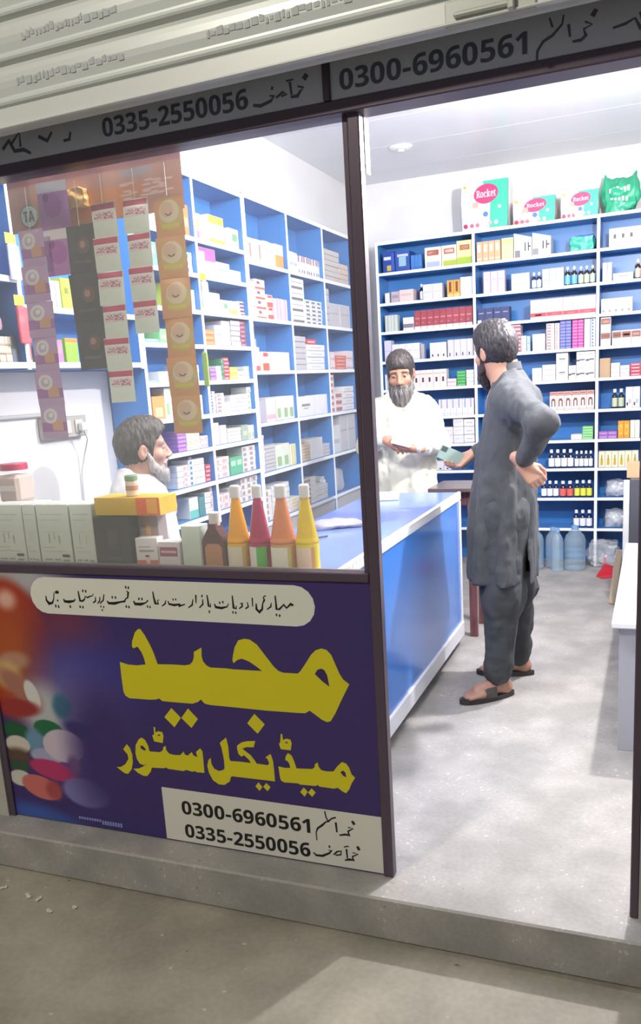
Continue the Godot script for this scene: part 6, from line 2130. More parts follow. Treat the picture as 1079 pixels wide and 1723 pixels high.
const SLOGAN_STROKES := [
	[-1.2033, 0.8579, 0.0020, -1.2032, 0.8417, 0.0050, -1.1939, 0.8304, 0.0080, -1.1796, 0.8333, 0.0050, -1.1718, 0.8475, 0.0025, -1.1670, 0.8708, 0.0020],
	[-1.1626, 0.8709, 0.0060, -1.1472, 0.8715, 0.0059],
	[-1.1549, 0.8781, 0.0020, -1.1535, 0.8731, 0.0040],
	[-1.1567, 0.8458, 0.0040, -1.1555, 0.8398, 0.0040],
	[-1.1702, 0.8230, 0.0065, -1.1647, 0.8232, 0.0065],
	[-1.1584, 0.8212, 0.0065, -1.1529, 0.8214, 0.0065],
	[-1.1305, 0.8491, 0.0039, -1.1280, 0.8409, 0.0059, -1.1102, 0.8397, 0.0069, -1.0880, 0.8438, 0.0039, -1.0831, 0.8509, 0.0024],
	[-1.1100, 0.8232, 0.0059, -1.1041, 0.8230, 0.0059],
	[-1.0666, 0.8788, 0.0029, -1.0655, 0.8607, 0.0044, -1.0636, 0.8448, 0.0058, -1.0529, 0.8452, 0.0048, -1.0438, 0.8524, 0.0029, -1.0409, 0.8616, 0.0024, -1.0325, 0.8573, 0.0038, -1.0211, 0.8623, 0.0029, -1.0103, 0.8645, 0.0019, -1.0066, 0.8718, 0.0014],
	[-1.0503, 0.8803, 0.0058, -1.0451, 0.8800, 0.0058],
	[-1.0388, 0.8793, 0.0058, -1.0336, 0.8786, 0.0058],
	[-1.0694, 0.8240, 0.0058, -1.0640, 0.8242, 0.0058],
	[-1.0582, 0.8235, 0.0058, -1.0529, 0.8233, 0.0058],
	[-1.0122, 0.8400, 0.0029, -1.0011, 0.8472, 0.0038, -1.0002, 0.8608, 0.0019],
	[-0.9945, 0.8384, 0.0024, -0.9848, 0.8478, 0.0033, -0.9818, 0.8615, 0.0024],
	[-0.9850, 0.8388, 0.0029, -0.9702, 0.8506, 0.0033, -0.9648, 0.8711, 0.0024],
	[-0.9848, 0.8288, 0.0048, -0.9807, 0.8285, 0.0047],
	[-0.9740, 0.8275, 0.0047, -0.9698, 0.8272, 0.0047],
	[-0.9807, 0.8168, 0.0048, -0.9766, 0.8160, 0.0047],
	[-0.9548, 0.8490, 0.0038, -0.9507, 0.8415, 0.0056, -0.9273, 0.8415, 0.0065, -0.9007, 0.8479, 0.0037, -0.8861, 0.8503, 0.0046, -0.8819, 0.8585, 0.0028, -0.8732, 0.8632, 0.0037, -0.8688, 0.8811, 0.0050, -0.8752, 0.8862, 0.0018],
	[-0.9359, 0.8623, 0.0056, -0.9307, 0.8620, 0.0056],
	[-0.9235, 0.8618, 0.0056, -0.9184, 0.8616, 0.0056],
	[-0.8788, 0.8976, 0.0060, -0.8737, 0.8978, 0.0060],
	[-0.8688, 0.8966, 0.0060, -0.8638, 0.8963, 0.0059],
	[-0.8848, 0.8329, 0.0055, -0.8797, 0.8327, 0.0055],
	[-0.8748, 0.8316, 0.0055, -0.8697, 0.8313, 0.0055],
	[-0.8517, 0.8530, 0.0037, -0.8479, 0.8429, 0.0064, -0.8252, 0.8429, 0.0064, -0.8070, 0.8481, 0.0027, -0.7959, 0.8573, 0.0027],
	[-0.8330, 0.8608, 0.0055, -0.8280, 0.8605, 0.0055],
	[-0.8215, 0.8608, 0.0054, -0.8165, 0.8605, 0.0054],
	[-0.8030, 0.8363, 0.0050, -0.7985, 0.8361, 0.0050],
	[-0.7937, 0.8349, 0.0050, -0.7892, 0.8347, 0.0050],
	[-0.7750, 0.8866, 0.0027, -0.7734, 0.8670, 0.0040, -0.7698, 0.8474, 0.0063, -0.7590, 0.8465, 0.0045, -0.7610, 0.8587, 0.0022, -0.7535, 0.8598, 0.0018],
	[-0.7461, 0.8396, 0.0022, -0.7327, 0.8488, 0.0035, -0.7299, 0.8599, 0.0018],
	[-0.7219, 0.8580, 0.0022, -0.7196, 0.8481, 0.0044, -0.7015, 0.8449, 0.0053, -0.6768, 0.8489, 0.0035],
	[-0.7042, 0.8630, 0.0044, -0.7003, 0.8632, 0.0044],
	[-0.6944, 0.8638, 0.0044, -0.6906, 0.8640, 0.0044],
	[-0.6845, 0.8414, 0.0038, -0.6601, 0.8494, 0.0024],
	[-0.6494, 0.8381, 0.0023, -0.6343, 0.8481, 0.0037, -0.6297, 0.8669, 0.0019],
	[-0.6179, 0.8813, 0.0037, -0.6198, 0.8543, 0.0023],
	[-0.6095, 0.8398, 0.0023, -0.5954, 0.8520, 0.0037, -0.5947, 0.8683, 0.0023],
	[-0.5982, 0.8788, 0.0051, -0.5937, 0.8785, 0.0051],
	[-0.5780, 0.8827, 0.0027, -0.5763, 0.8643, 0.0037, -0.5756, 0.8468, 0.0046, -0.5698, 0.8438, 0.0032, -0.5676, 0.8554, 0.0018],
	[-0.5769, 0.8286, 0.0055, -0.5723, 0.8284, 0.0055],
	[-0.5545, 0.8550, 0.0027, -0.5505, 0.8446, 0.0055, -0.5306, 0.8422, 0.0054, -0.5100, 0.8476, 0.0027, -0.5041, 0.8580, 0.0018],
	[-0.5375, 0.8589, 0.0050, -0.5329, 0.8591, 0.0050],
	[-0.5262, 0.8617, 0.0050, -0.5217, 0.8619, 0.0050],
	[-0.4892, 0.8837, 0.0027, -0.4887, 0.8632, 0.0036, -0.4880, 0.8440, 0.0054, -0.4797, 0.8425, 0.0036, -0.4778, 0.8522, 0.0018],
	[-0.4937, 0.8304, 0.0049, -0.4893, 0.8302, 0.0049],
	[-0.4839, 0.8295, 0.0049, -0.4795, 0.8292, 0.0049],
	[-0.4693, 0.8425, 0.0022, -0.4578, 0.8507, 0.0036, -0.4574, 0.8608, 0.0044, -0.4634, 0.8587, 0.0027],
	[-0.4471, 0.8434, 0.0031, -0.4367, 0.8507, 0.0035, -0.4393, 0.8651, 0.0018],
	[-0.4211, 0.8794, 0.0031, -0.4220, 0.8513, 0.0022],
	[-0.4095, 0.8618, 0.0026, -0.4096, 0.8437, 0.0053, -0.4006, 0.8350, 0.0070, -0.3902, 0.8445, 0.0044, -0.3872, 0.8626, 0.0026, -0.3805, 0.8741, 0.0043, -0.3836, 0.8830, 0.0022, -0.3746, 0.8878, 0.0026],
	[-0.3743, 0.8443, 0.0022, -0.3606, 0.8538, 0.0035, -0.3582, 0.8660, 0.0017],
	[-0.3435, 0.8889, 0.0030, -0.3427, 0.8689, 0.0034, -0.3421, 0.8465, 0.0052, -0.3326, 0.8469, 0.0043, -0.3250, 0.8540, 0.0034, -0.3173, 0.8619, 0.0043, -0.3086, 0.8515, 0.0042, -0.3011, 0.8581, 0.0034, -0.2935, 0.8655, 0.0051, -0.2867, 0.8622, 0.0051, -0.2926, 0.8584, 0.0025],
	[-0.3459, 0.8288, 0.0052, -0.3412, 0.8286, 0.0052],
	[-0.3356, 0.8271, 0.0052, -0.3309, 0.8264, 0.0051],
]
const NAMES_STROKES := [
	[-0.2603, 0.0867, 0.0025, -0.2612, 0.1144, 0.0025, -0.2555, 0.1291, 0.0044, -0.2377, 0.1436, 0.0049, -0.2254, 0.1564, 0.0031, -0.2166, 0.1591, 0.0037, -0.2059, 0.1702, 0.0031, -0.1909, 0.1765, 0.0036],
	[-0.2271, 0.1931, 0.0031, -0.2238, 0.1717, 0.0031, -0.2166, 0.1591, 0.0031],
	[-0.1919, 0.1593, 0.0049, -0.1900, 0.1253, 0.0037],
	[-0.1825, 0.1162, 0.0031, -0.1623, 0.1220, 0.0048, -0.1492, 0.1213, 0.0072, -0.1524, 0.1345, 0.0042, -0.1347, 0.1467, 0.0030, -0.1516, 0.1483, 0.0030],
	[-0.1370, 0.1641, 0.0096, -0.1296, 0.1685, 0.0095],
	[-0.2749, 0.0416, 0.0032, -0.2673, 0.0330, 0.0050, -0.2447, 0.0339, 0.0056, -0.2202, 0.0478, 0.0043, -0.2114, 0.0590, 0.0043, -0.2223, 0.0572, 0.0025],
	[-0.2214, 0.0706, 0.0056, -0.2160, 0.0708, 0.0056],
	[-0.2055, 0.0446, 0.0037, -0.1927, 0.0579, 0.0037, -0.1791, 0.0615, 0.0037, -0.1812, 0.0487, 0.0037, -0.1989, 0.0436, 0.0031],
	[-0.1613, 0.0713, 0.0043, -0.1598, 0.0383, 0.0031],
	[-0.1689, 0.0770, 0.0024, -0.1607, 0.0811, 0.0030, -0.1528, 0.0817, 0.0024],
	[-0.1689, 0.0312, 0.0031, -0.1506, 0.0371, 0.0055, -0.1394, 0.0362, 0.0067, -0.1427, 0.0481, 0.0036, -0.1230, 0.0603, 0.0030, -0.1406, 0.0623, 0.0030],
	[-0.1253, 0.0785, 0.0096, -0.1172, 0.0826, 0.0096],
]
const HEADER_STROKES := [
	[-0.2904, 2.2246, 0.0054, -0.2693, 2.2197, 0.0069, -0.2389, 2.2267, 0.0061, -0.2296, 2.2370, 0.0053, -0.2421, 2.2391, 0.0038],
	[-0.2364, 2.2563, 0.0061, -0.2306, 2.2553, 0.0061],
	[-0.2241, 2.2312, 0.0046, -0.2040, 2.2417, 0.0053, -0.1936, 2.2351, 0.0045, -0.2089, 2.2321, 0.0038],
	[-0.1832, 2.2624, 0.0052, -0.1798, 2.2307, 0.0045],
	[-0.1938, 2.2656, 0.0030, -0.1730, 2.2661, 0.0030],
	[-0.1826, 2.2263, 0.0045, -0.1636, 2.2259, 0.0074, -0.1545, 2.2368, 0.0045, -0.1459, 2.2422, 0.0037, -0.1619, 2.2484, 0.0037],
	[-0.1446, 2.2612, 0.0103, -0.1349, 2.2711, 0.0088],
	[-1.1186, 2.2403, 0.0079, -1.0927, 2.2608, 0.0098, -1.0760, 2.2299, 0.0088, -1.0431, 2.2291, 0.0087, -1.0182, 2.2157, 0.0058],
	[-1.0833, 2.2513, 0.0059, -1.0510, 2.2785, 0.0058, -1.0525, 2.2385, 0.0058],
	[-0.9843, 2.2562, 0.0076, -0.9549, 2.2398, 0.0085, -0.9356, 2.2606, 0.0056],
	[-0.8982, 2.2312, 0.0056, -0.8772, 2.2319, 0.0074, -0.8712, 2.2506, 0.0046],
	[0.4354, 2.1929, 0.0039, 0.4370, 2.2191, 0.0046, 0.4498, 2.2364, 0.0052, 0.4710, 2.2454, 0.0051, 0.4919, 2.2640, 0.0038, 0.4954, 2.2826, 0.0032],
	[0.4710, 2.2616, 0.0038, 0.4640, 2.2824, 0.0032],
	[0.5058, 2.2613, 0.0051, 0.5094, 2.2349, 0.0038],
	[0.5143, 2.2243, 0.0038, 0.5336, 2.2239, 0.0057, 0.5438, 2.2316, 0.0063, 0.5389, 2.2453, 0.0038, 0.5572, 2.2514, 0.0031, 0.5415, 2.2595, 0.0038],
	[0.5571, 2.2673, 0.0087, 0.5657, 2.2801, 0.0074],
	[0.6012, 2.2353, 0.0037, 0.6277, 2.2390, 0.0049, 0.6473, 2.2464, 0.0036, 0.6602, 2.2220, 0.0060],
	[0.6568, 2.2570, 0.0030, 0.6673, 2.2269, 0.0048],
]
const CARTONS := [
	["B1", 0, -1.478, -1.379, 0.159, 1, 1, "navypack", "navy pad pack with yellow seal"],
	["B1", 0, -1.375, -1.257, 0.151, 1, 1, "navypack2", "navy pad pack with pale emblem"],
	["B1", 0, -1.249, -1.160, 0.111, 3, 1, "bluebox", "plain mid-blue carton"],
	["B1", 0, -1.135, -1.004, 0.152, 1, 1, "cereal_b", "cream cereal carton with blue base"],
	["B1", 0, -1.002, -0.885, 0.153, 1, 1, "cereal_g", "cream cereal carton with green base"],
	["B1", 0, -0.883, -0.765, 0.173, 1, 1, "cereal_y", "yellow cereal carton with green base"],
	["B1", 1, -1.474, -1.424, 0.080, 1, 1, "whitedark", "small white carton with black edge"],
	["B1", 1, -1.420, -1.353, 0.085, 1, 1, "greypink", "grey-pink patterned carton"],
	["B1", 1, -1.351, -1.236, 0.091, 1, 1, "blush", "pale blush carton"],
	["B1", 1, -1.160, -1.005, 0.114, 2, 1, "lav", "lavender-white carton"],
	["B1", 1, -0.967, -0.864, 0.126, 2, 1, "gold", "golden carton with brown figure"],
	["B1", 1, -0.862, -0.765, 0.139, 1, 1, "white", "large plain white carton"],
	["B1", 2, -1.481, -1.377, 0.129, 2, 1, "palegreen", "pale green upright carton"],
	["B1", 2, -1.329, -1.240, 0.100, 1, 1, "whiteband", "white carton with dark band"],
	["B1", 2, -1.235, -0.772, 0.142, 9, 1, "maroon", "maroon carton with white foot"],
	["B1", 3, -1.494, -1.435, 0.164, 1, 1, "lav", "tall lavender carton"],
	["B1", 3, -1.431, -1.199, 0.130, 4, 1, "white2", "white carton with faint print"],
	["B1", 3, -1.194, -1.163, 0.119, 1, 1, "greylav", "grey-lavender carton"],
	["B1", 3, -1.118, -0.982, 0.120, 3, 1, "whitedot", "white carton with dark dots"],
	["B1", 3, -0.973, -0.770, 0.132, 4, 1, "lavmark", "lavender carton with dark mark"],
	["B1", 4, -1.500, -1.484, 0.124, 1, 1, "white", "narrow white carton"],
	["B1", 4, -1.262, -0.988, 0.140, 5, 1, "reddot", "cream carton with red dot"],
	["B1", 4, -0.985, -0.910, 0.061, 1, 2, "pinkwhite", "flat pink-white carton"],
	["B1", 4, -0.906, -0.835, 0.116, 1, 5, "green", "green flat carton"],
	["B1", 4, -0.831, -0.768, 0.120, 1, 4, "white2", "white flat carton"],
	["B1", 5, -1.132, -1.103, 0.134, 1, 1, "white", "narrow white carton"],
	["B1", 5, -1.060, -0.773, 0.129, 6, 1, "lilacstripe", "white carton with lilac top"],
	["B1", 6, -1.028, -0.947, 0.131, 1, 2, "white2", "wide white carton"],
	["B1", 6, -0.945, -0.861, 0.195, 1, 3, "white2", "white carton in tall stack"],
	["B1", 6, -0.859, -0.772, 0.189, 1, 3, "white3", "white carton with grey line"],
	["B1", 7, -1.202, -0.972, 0.076, 4, 1, "whitedot", "low white carton with dot"],
	["B2", 0, -0.731, -0.550, 0.147, 4, 1, "peach", "peach carton with white window"],
	["B2", 0, -0.543, -0.456, 0.152, 2, 1, "paleyellow", "pale yellow carton"],
	["B2", 0, -0.452, -0.320, 0.176, 1, 1, "onex", "white slant-top carton marked black"],
	["B2", 0, -0.316, -0.183, 0.165, 1, 1, "onex2", "white slant-top carton with grey corner"],
	["B2", 1, -0.683, -0.522, 0.157, 3, 1, "pinklilac", "pink-lilac upright carton"],
	["B2", 1, -0.473, -0.339, 0.122, 2, 1, "white2", "white carton with lilac foot"],
	["B2", 1, -0.247, -0.092, 0.133, 3, 1, "greywhite", "grey-white upright carton"],
	["B2", 2, -0.735, -0.488, 0.114, 4, 1, "navyswoosh", "navy carton with white swoosh"],
	["B2", 2, -0.334, 0.135, 0.140, 4, 1, "redband", "long pink-white carton with red band"],
	["B2", 3, -0.481, -0.406, 0.204, 1, 7, "redstripe", "red-white flat carton"],
	["B2", 3, -0.404, -0.364, 0.119, 1, 6, "white3", "small white flat carton"],
	["B2", 3, -0.362, -0.337, 0.114, 1, 1, "palebluebox", "light blue carton"],
	["B2", 3, -0.320, -0.226, 0.124, 2, 1, "white", "upright white carton"],
	["B2", 3, -0.218, -0.158, 0.193, 1, 9, "stripew", "white flat carton with brown end"],
	["B2", 3, -0.156, -0.120, 0.192, 1, 9, "stripepink", "blush flat carton"],
	["B2", 3, -0.118, -0.037, 0.204, 2, 9, "violetblue", "violet-blue flat carton"],
	["B2", 3, -0.031, 0.051, 0.204, 2, 9, "magenta", "magenta flat carton"],
	["B2", 3, 0.055, 0.098, 0.204, 1, 1, "paleblue", "tall pale blue carton"],
	["B2", 3, 0.100, 0.135, 0.204, 1, 9, "bluestripe", "white flat carton with blue dash"],
	["B2", 4, -0.323, -0.250, 0.100, 1, 2, "white", "plain white carton"],
	["B2", 4, -0.248, -0.149, 0.119, 1, 3, "white3", "white flat carton"],
	["B2", 4, -0.146, -0.059, 0.198, 1, 2, "whiteprint", "white square carton with print"],
	["B2", 4, -0.055, -0.001, 0.103, 1, 1, "whiteprint2", "white carton with grey script"],
	["B2", 4, 0.001, 0.134, 0.199, 2, 2, "whiteprint2", "white carton with dark scribble"],
	["B2", 5, -0.193, 0.130, 0.113, 6, 1, "brownarch", "white carton with brown arch"],
	["B2", 6, -0.036, 0.045, 0.039, 1, 1, "white", "low white tray carton"],
	["B2", 6, 0.047, 0.125, 0.097, 1, 5, "lime", "light green flat carton"],
	["B3", 0, 0.220, 0.434, 0.127, 1, 1, "figures", "wide white carton with figures"],
	["B3", 1, 0.178, 0.244, 0.131, 2, 1, "lav", "lavender-white carton"],
	["B3", 1, 0.250, 0.387, 0.051, 1, 1, "whiteprint", "flat white carton with script"],
	["B3", 2, 0.170, 0.387, 0.103, 5, 1, "figsmall", "white carton with small figure"],
	["B3", 3, 0.169, 0.241, 0.204, 1, 2, "brownband", "stacked white carton with brown label"],
	["B3", 3, 0.249, 0.448, 0.104, 3, 1, "brownband", "white carton with brown label"],
	["B3", 4, 0.165, 0.241, 0.140, 1, 1, "tan", "plain tan cardboard carton"],
	["B3", 4, 0.245, 0.308, 0.102, 1, 3, "white3", "white flat carton"],
	["B3", 4, 0.310, 0.375, 0.081, 1, 3, "lavflat", "lavender flat carton"],
	["B3", 4, 0.377, 0.453, 0.094, 1, 4, "redflat", "red flat carton"],
	["B3", 5, 0.351, 0.450, 0.151, 2, 1, "cherry", "white carton with cherry dot"],
	["B3", 6, 0.165, 0.296, 0.055, 2, 2, "purpleflat", "purple flat carton"],
	["B3", 6, 0.301, 0.383, 0.128, 2, 1, "orange", "orange carton with yellow print"],
	["B3", 6, 0.386, 0.453, 0.130, 2, 1, "cream", "cream upright carton"],
	["B3", 7, 0.165, 0.448, 0.121, 6, 1, "oilbottle", "cream carton with yellow bottle print"],
	["L1", 0, 1.729, 1.819, 0.130, 1, 1, "pinkyellow", "pink carton with yellow print"],
	["L1", 0, 1.821, 1.899, 0.128, 1, 1, "white", "plain white carton"],
	["L1", 0, 1.901, 2.071, 0.145, 1, 1, "yellowends", "white carton with yellow ends"],
	["L1", 0, 2.117, 2.240, 0.109, 1, 1, "greenlogo", "white carton with green print"],
	["L1", 1, 1.764, 1.947, 0.143, 1, 1, "purplecap", "white carton with purple top"],
	["L1", 1, 1.949, 2.106, 0.089, 1, 1, "palebluebox", "pale blue carton"],
	["L1", 1, 2.112, 2.240, 0.063, 1, 1, "greywhite", "low grey-white carton"],
	["L1", 2, 1.721, 1.818, 0.102, 1, 1, "bluewhite", "blue-white pouch carton"],
	["L1", 2, 1.820, 1.952, 0.101, 1, 1, "white", "plain white carton"],
	["L1", 2, 1.956, 2.045, 0.072, 1, 1, "greenlogo", "white carton with green square"],
	["L1", 2, 2.074, 2.162, 0.075, 1, 1, "whiteyellow", "white carton with yellow foot"],
	["L1", 2, 2.164, 2.240, 0.079, 1, 4, "stripemar", "white flat carton with maroon end"],
	["L1", 3, 1.733, 1.858, 0.080, 1, 3, "orangeflat", "orange flat carton"],
	["L1", 3, 1.860, 1.948, 0.106, 1, 1, "palebluebox", "light blue carton"],
	["L1", 3, 1.950, 2.047, 0.132, 1, 1, "white", "tall white carton"],
	["L1", 3, 2.052, 2.165, 0.138, 1, 5, "greyflat", "grey flat carton"],
	["L1", 3, 2.167, 2.240, 0.142, 1, 6, "maroonflat", "maroon flat carton"],
	["L1", 4, 1.775, 1.845, 0.065, 1, 3, "purpleflat", "purple flat carton"],
	["L1", 4, 1.847, 1.906, 0.075, 1, 3, "white3", "white flat carton"],
	["L1", 4, 1.908, 1.933, 0.112, 1, 4, "greenflat", "green flat carton"],
	["L1", 4, 1.934, 1.999, 0.119, 1, 6, "redflat", "red flat carton"],
	["L1", 4, 2.004, 2.098, 0.069, 1, 2, "yellowbox", "yellow carton"],
	["L1", 4, 2.101, 2.172, 0.044, 1, 2, "white3", "low white flat carton"],
	["L1", 4, 2.175, 2.240, 0.072, 1, 4, "greywhite", "grey-white flat carton"],
	["L1", 5, 1.731, 1.808, 0.114, 1, 7, "purplestripe", "white flat carton with purple end"],
	["L1", 5, 1.819, 1.910, 0.102, 1, 5, "stripew", "white flat carton with dark end"],
	["L1", 5, 1.913, 1.979, 0.051, 1, 2, "white", "low white carton"],
	["L1", 5, 1.982, 2.079, 0.086, 1, 4, "white3", "white flat carton"],
	["L1", 5, 2.082, 2.183, 0.089, 1, 4, "greywhite", "grey-white flat carton"],
	["L1", 5, 2.186, 2.240, 0.126, 1, 4, "greenwhite", "green-white flat carton"],
	["L1", 6, 1.720, 1.831, 0.118, 2, 1, "white", "upright white carton"],
	["L1", 6, 1.835, 1.909, 0.101, 1, 1, "white2", "white carton with faint lines"],
	["L1", 6, 1.916, 2.078, 0.077, 1, 4, "white3", "white flat carton"],
	["L1", 6, 2.084, 2.171, 0.086, 1, 1, "greengrey", "grey-green carton"],
	["L1", 6, 2.174, 2.240, 0.080, 2, 1, "greenwhite", "green-white carton"],
	["L1", 7, 1.724, 1.905, 0.111, 2, 3, "stripepink", "blush flat carton"],
	["L1", 7, 1.912, 2.071, 0.098, 2, 1, "greenbox", "green carton"],
	["L1", 7, 2.074, 2.240, 0.143, 2, 5, "stripew", "white flat carton with dark end"],
	["L1", 8, 1.738, 1.875, 0.081, 2, 2, "stripepink", "blush carton"],
	["L1", 8, 1.882, 2.019, 0.099, 2, 3, "white3", "white flat carton"],
	["L1", 8, 2.026, 2.240, 0.139, 3, 4, "stripew", "white flat carton with dark end"],
	["L0", 6, 1.388, 1.472, 0.099, 1, 5, "purpleflat", "purple flat carton"],
	["L0", 6, 1.474, 1.608, 0.086, 2, 3, "creamflat", "cream flat carton"],
	["L0", 6, 1.613, 1.690, 0.061, 2, 2, "stripepink", "blush flat carton"],
	["L0", 7, 1.355, 1.409, 0.110, 1, 4, "white3", "white flat carton"],
	["L0", 7, 1.411, 1.465, 0.110, 1, 4, "stripepink", "blush flat carton"],
	["L0", 7, 1.467, 1.526, 0.130, 1, 5, "bluestripe", "white flat carton with blue dash"],
	["L0", 7, 1.529, 1.629, 0.129, 2, 4, "white3", "white flat carton near red ones"],
	["L0", 7, 1.634, 1.690, 0.089, 1, 4, "redflat", "red flat carton"],
	["L0", 8, 1.444, 1.534, 0.107, 1, 1, "tealwhite", "white carton with teal foot"],
	["L0", 8, 1.536, 1.598, 0.099, 1, 1, "tealbox", "dark teal carton"],
	["L0", 8, 1.601, 1.662, 0.114, 1, 4, "white3", "white flat carton"],
	["L0", 8, 1.665, 1.690, 0.141, 1, 5, "stripepink", "blush flat carton"],
	["L0", 5, 1.197, 1.303, 0.107, 1, 1, "orangebox", "orange pack"],
	["L0", 5, 1.307, 1.405, 0.143, 2, 1, "greenwhite", "green-white upright carton"],
	["L0", 4, 1.162, 1.272, 0.011, 1, 1, "tealpale", "pale teal packet"],
	["L0", 4, 1.281, 1.387, 0.051, 2, 1, "white2", "low white carton"],
	["L0", 3, 1.159, 1.306, 0.019, 1, 1, "tealpale", "teal packet with white circle"],
	["L0", 3, 1.327, 1.412, 0.068, 1, 1, "lime", "green packet"],
	["A", 0, 2.323, 2.556, 0.133, 2, 1, "figpink", "white carton with brown figures"],
	["A", 0, 2.559, 2.718, 0.140, 2, 1, "pinklilac", "pale pink carton"],
	["A", 0, 2.722, 2.847, 0.143, 1, 1, "orangefoot", "white carton with orange foot"],
	["A", 1, 2.298, 2.396, 0.203, 1, 3, "pinklilac", "pink-lilac carton in tall stack"],
	["A", 1, 2.402, 2.537, 0.222, 1, 4, "redfoot", "white carton with red foot"],
	["A", 1, 2.540, 2.640, 0.145, 1, 2, "redfoot2", "red-white carton"],
	["A", 1, 2.647, 2.855, 0.132, 5, 1, "pinkstripe", "pink striped upright carton"],
	["A", 2, 2.299, 2.406, 0.137, 1, 1, "redfoot", "white carton with red sun"],
	["A", 2, 2.411, 2.522, 0.112, 1, 1, "redfoot2", "white carton with red corner"],
	["A", 2, 2.533, 2.847, 0.113, 3, 1, "white2", "white carton"],
	["A", 3, 2.314, 2.426, 0.131, 1, 1, "greylav", "grey carton"],
	["A", 3, 2.431, 2.563, 0.141, 1, 1, "pinkwhite", "pink-white carton"],
	["A", 3, 2.591, 2.855, 0.145, 3, 1, "greenwhite", "pale green-white carton"],
	["A", 4, 2.300, 2.369, 0.223, 1, 10, "purplestripe", "white flat carton with purple end"],
	["A", 4, 2.374, 2.522, 0.158, 1, 7, "greyflat", "grey flat carton"],
	["A", 4, 2.531, 2.739, 0.148, 2, 1, "greenwhite", "green-white carton"],
	["A", 4, 2.745, 2.855, 0.133, 2, 1, "yellowstripe", "white carton with yellow stripe"],
	["A", 5, 2.295, 2.418, 0.189, 1, 5, "stripew", "white flat carton with dark end"],
	["A", 5, 2.426, 2.694, 0.203, 1, 6, "white3", "white flat carton"],
	["A", 5, 2.700, 2.855, 0.088, 1, 4, "creamflat", "cream flat carton"],
	["B", 0, 2.933, 3.086, 0.126, 2, 1, "greywhite", "grey-white carton"],
	["B", 0, 3.089, 3.465, 0.116, 9, 1, "marontop", "white slim carton with maroon top"],
	["B", 1, 2.918, 3.152, 0.278, 1, 4, "bandprint", "white carton with dark printed band"],
	["B", 1, 3.160, 3.465, 0.158, 3, 6, "dashes", "white flat carton with dark dashes"],
	["B", 2, 2.930, 3.125, 0.217, 1, 6, "greyflat", "grey-white flat carton"],
	["B", 2, 3.139, 3.465, 0.169, 1, 4, "white3", "white flat carton beside red lid"],
	["B", 3, 2.919, 3.211, 0.132, 1, 1, "whiteprint", "white carton with grey print"],
	["B", 3, 3.218, 3.465, 0.135, 5, 1, "white", "slim white carton"],
	["B", 4, 2.907, 3.092, 0.119, 1, 6, "tanflat", "tan flat carton"],
	["B", 4, 3.099, 3.340, 0.139, 1, 1, "white", "white carton"],
	["B", 4, 3.348, 3.465, 0.086, 1, 4, "greyflat", "grey flat carton"],
	["B", 5, 2.909, 3.154, 0.180, 1, 6, "stripew", "white flat carton with dark end"],
	["B", 5, 3.161, 3.374, 0.105, 2, 3, "white3", "white flat carton"],
	["C", 0, 3.545, 3.865, 0.215, 1, 6, "beigeflat", "beige-grey flat carton"],
	["C", 0, 3.870, 4.058, 0.146, 1, 4, "beigeflat2", "sandy flat carton"],
	["C", 1, 3.525, 3.613, 0.256, 1, 6, "greyflat", "grey flat carton in tall stack"],
	["C", 1, 3.620, 4.049, 0.166, 2, 1, "greylav2", "large grey carton"],
	["C", 2, 3.576, 3.665, 0.126, 1, 2, "pinkwhite", "pink-white carton"],
	["C", 2, 3.673, 3.909, 0.102, 1, 4, "redflat2", "coral flat carton"],
	["C", 2, 3.917, 4.068, 0.138, 1, 2, "pinkwhite", "rosy-white carton"],
	["C", 3, 3.531, 3.617, 0.265, 1, 6, "stripered", "white flat carton with red end"],
	["C", 3, 3.624, 3.802, 0.145, 1, 3, "stripered", "white low carton with red end"],
	["C", 3, 3.810, 4.042, 0.178, 1, 4, "white3", "white flat carton"],
	["C", 4, 3.522, 3.689, 0.200, 1, 1, "greywhite", "grey-white carton"],
	["C", 4, 3.697, 4.032, 0.266, 2, 1, "greylav2", "tall grey carton"],
	["W1", 0, 0.241, 0.305, 0.092, 2, 3, "tanflat", "tan flat carton under pink bag"],
	["W1", 0, 0.310, 0.340, 0.097, 1, 1, "darkgrey", "dark grey carton"],
	["W2", 0, 0.380, 0.409, 0.086, 1, 1, "redbox", "red carton with yellow foot"],
	["W2", 0, 0.511, 0.555, 0.163, 1, 1, "lilacbox", "lilac packet"],
	["W2", 0, 0.556, 0.598, 0.089, 1, 1, "purplepic", "purple packet with picture"],
	["W2", 0, 0.610, 0.689, 0.096, 1, 1, "greenorange", "lime packet with orange top"],
	["W2", 1, 0.532, 0.571, 0.125, 1, 1, "whitecap", "white packet with orange cap"],
	["W2", 1, 0.572, 0.621, 0.105, 2, 1, "greywhite", "grey-white packet"],
	["W2", 1, 0.627, 0.691, 0.119, 1, 1, "limeyellow", "lime-yellow carton"],
	["L0", 0, 1.600, 1.690, 0.150, 1, 1, "orangeflat", "orange carton beside the upright"],
	["L0", 0, 1.320, 1.500, 0.130, 2, 1, "white2", "white carton with lilac foot"],
	["L0", 1, 1.600, 1.690, 0.100, 1, 3, "bluestripe", "white flat carton with blue dash"],
	["L0", 1, 1.280, 1.440, 0.110, 2, 1, "tealpale", "teal packet"],
	["L0", 2, 1.440, 1.560, 0.120, 2, 1, "limeyellow", "lime-yellow carton"],
	["L0", 2, 1.620, 1.690, 0.100, 1, 1, "greywhite", "grey-white carton"],
	["L0", 3, 1.500, 1.600, 0.110, 2, 1, "pinkwhite", "pink-white carton"],
	["L0", 4, 1.500, 1.660, 0.080, 2, 2, "purplestripe", "white flat carton with purple end"],
	["L0", 5, 1.520, 1.680, 0.100, 3, 1, "greywhite", "grey-white carton"],
]
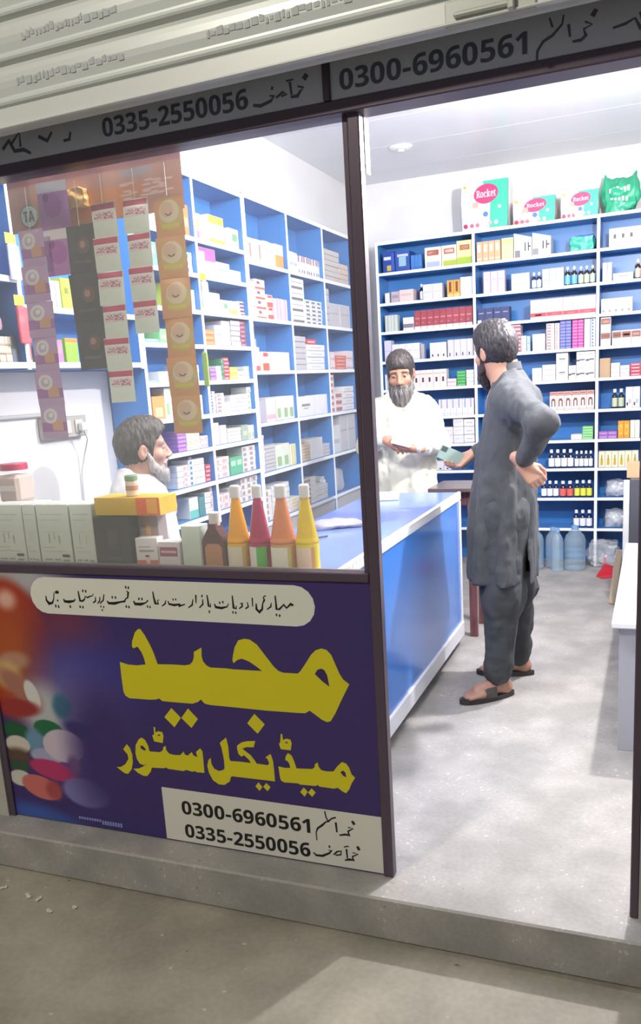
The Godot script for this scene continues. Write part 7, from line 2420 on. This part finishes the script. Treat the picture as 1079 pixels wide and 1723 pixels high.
const BOTTLES := [
	["B1", 1, -1.195, -1.162, 0.123, 1, "18191f", "e8ecf4", "dfe6ee", "small black bottle with white cap"],
	["B2", 1, -0.330, -0.255, 0.118, 2, "2b3550", "dfe8f4", "cfdcee", "small dark bottle with pale label"],
	["B2", 1, -0.092, 0.002, 0.134, 2, "3a2a2a", "c9d2de", "6fb4dc", "brown bottle with blue label"],
	["B2", 1, 0.005, 0.128, 0.128, 3, "33302c", "c9d2de", "c3d3b6", "brown bottle with pale green label"],
	["B3", 1, 0.394, 0.439, 0.135, 1, "4a2f26", "e6e6ea", "cdbcae", "large brown bottle"],
	["B3", 5, 0.250, 0.341, 0.140, 2, "2a2f3a", "f0f2f6", "b9bfa0", "dark bottle with olive label"],
	["B2", 7, -0.209, -0.018, 0.141, 4, "2c3044", "f2f3f7", "f0f0f2", "brown syrup bottle with white label"],
	["B2", 7, -0.013, 0.124, 0.126, 4, "2c3044", "e9ebf2", "f0f0f2", "smaller syrup bottle with white label"],
	["B2", 8, -0.265, -0.128, 0.126, 3, "22284a", "f2f3f7", "eef0f6", "navy syrup bottle with white label"],
	["B2", 8, -0.124, -0.019, 0.124, 2, "2a2540", "f2f3f7", "e0685a", "syrup bottle with red label"],
	["B2", 8, -0.015, 0.121, 0.128, 3, "22284a", "f2f3f7", "e2e24a", "syrup bottle with yellow label"],
	["B2", 9, -0.021, 0.124, 0.134, 3, "20264a", "f2f3f7", "eef0f6", "bottom-shelf bottle with white label"],
	["L0", 7, 1.529, 1.562, 0.140, 1, "e8e8f0", "f4f4f8", "c8a0b0", "white pump bottle"],
]
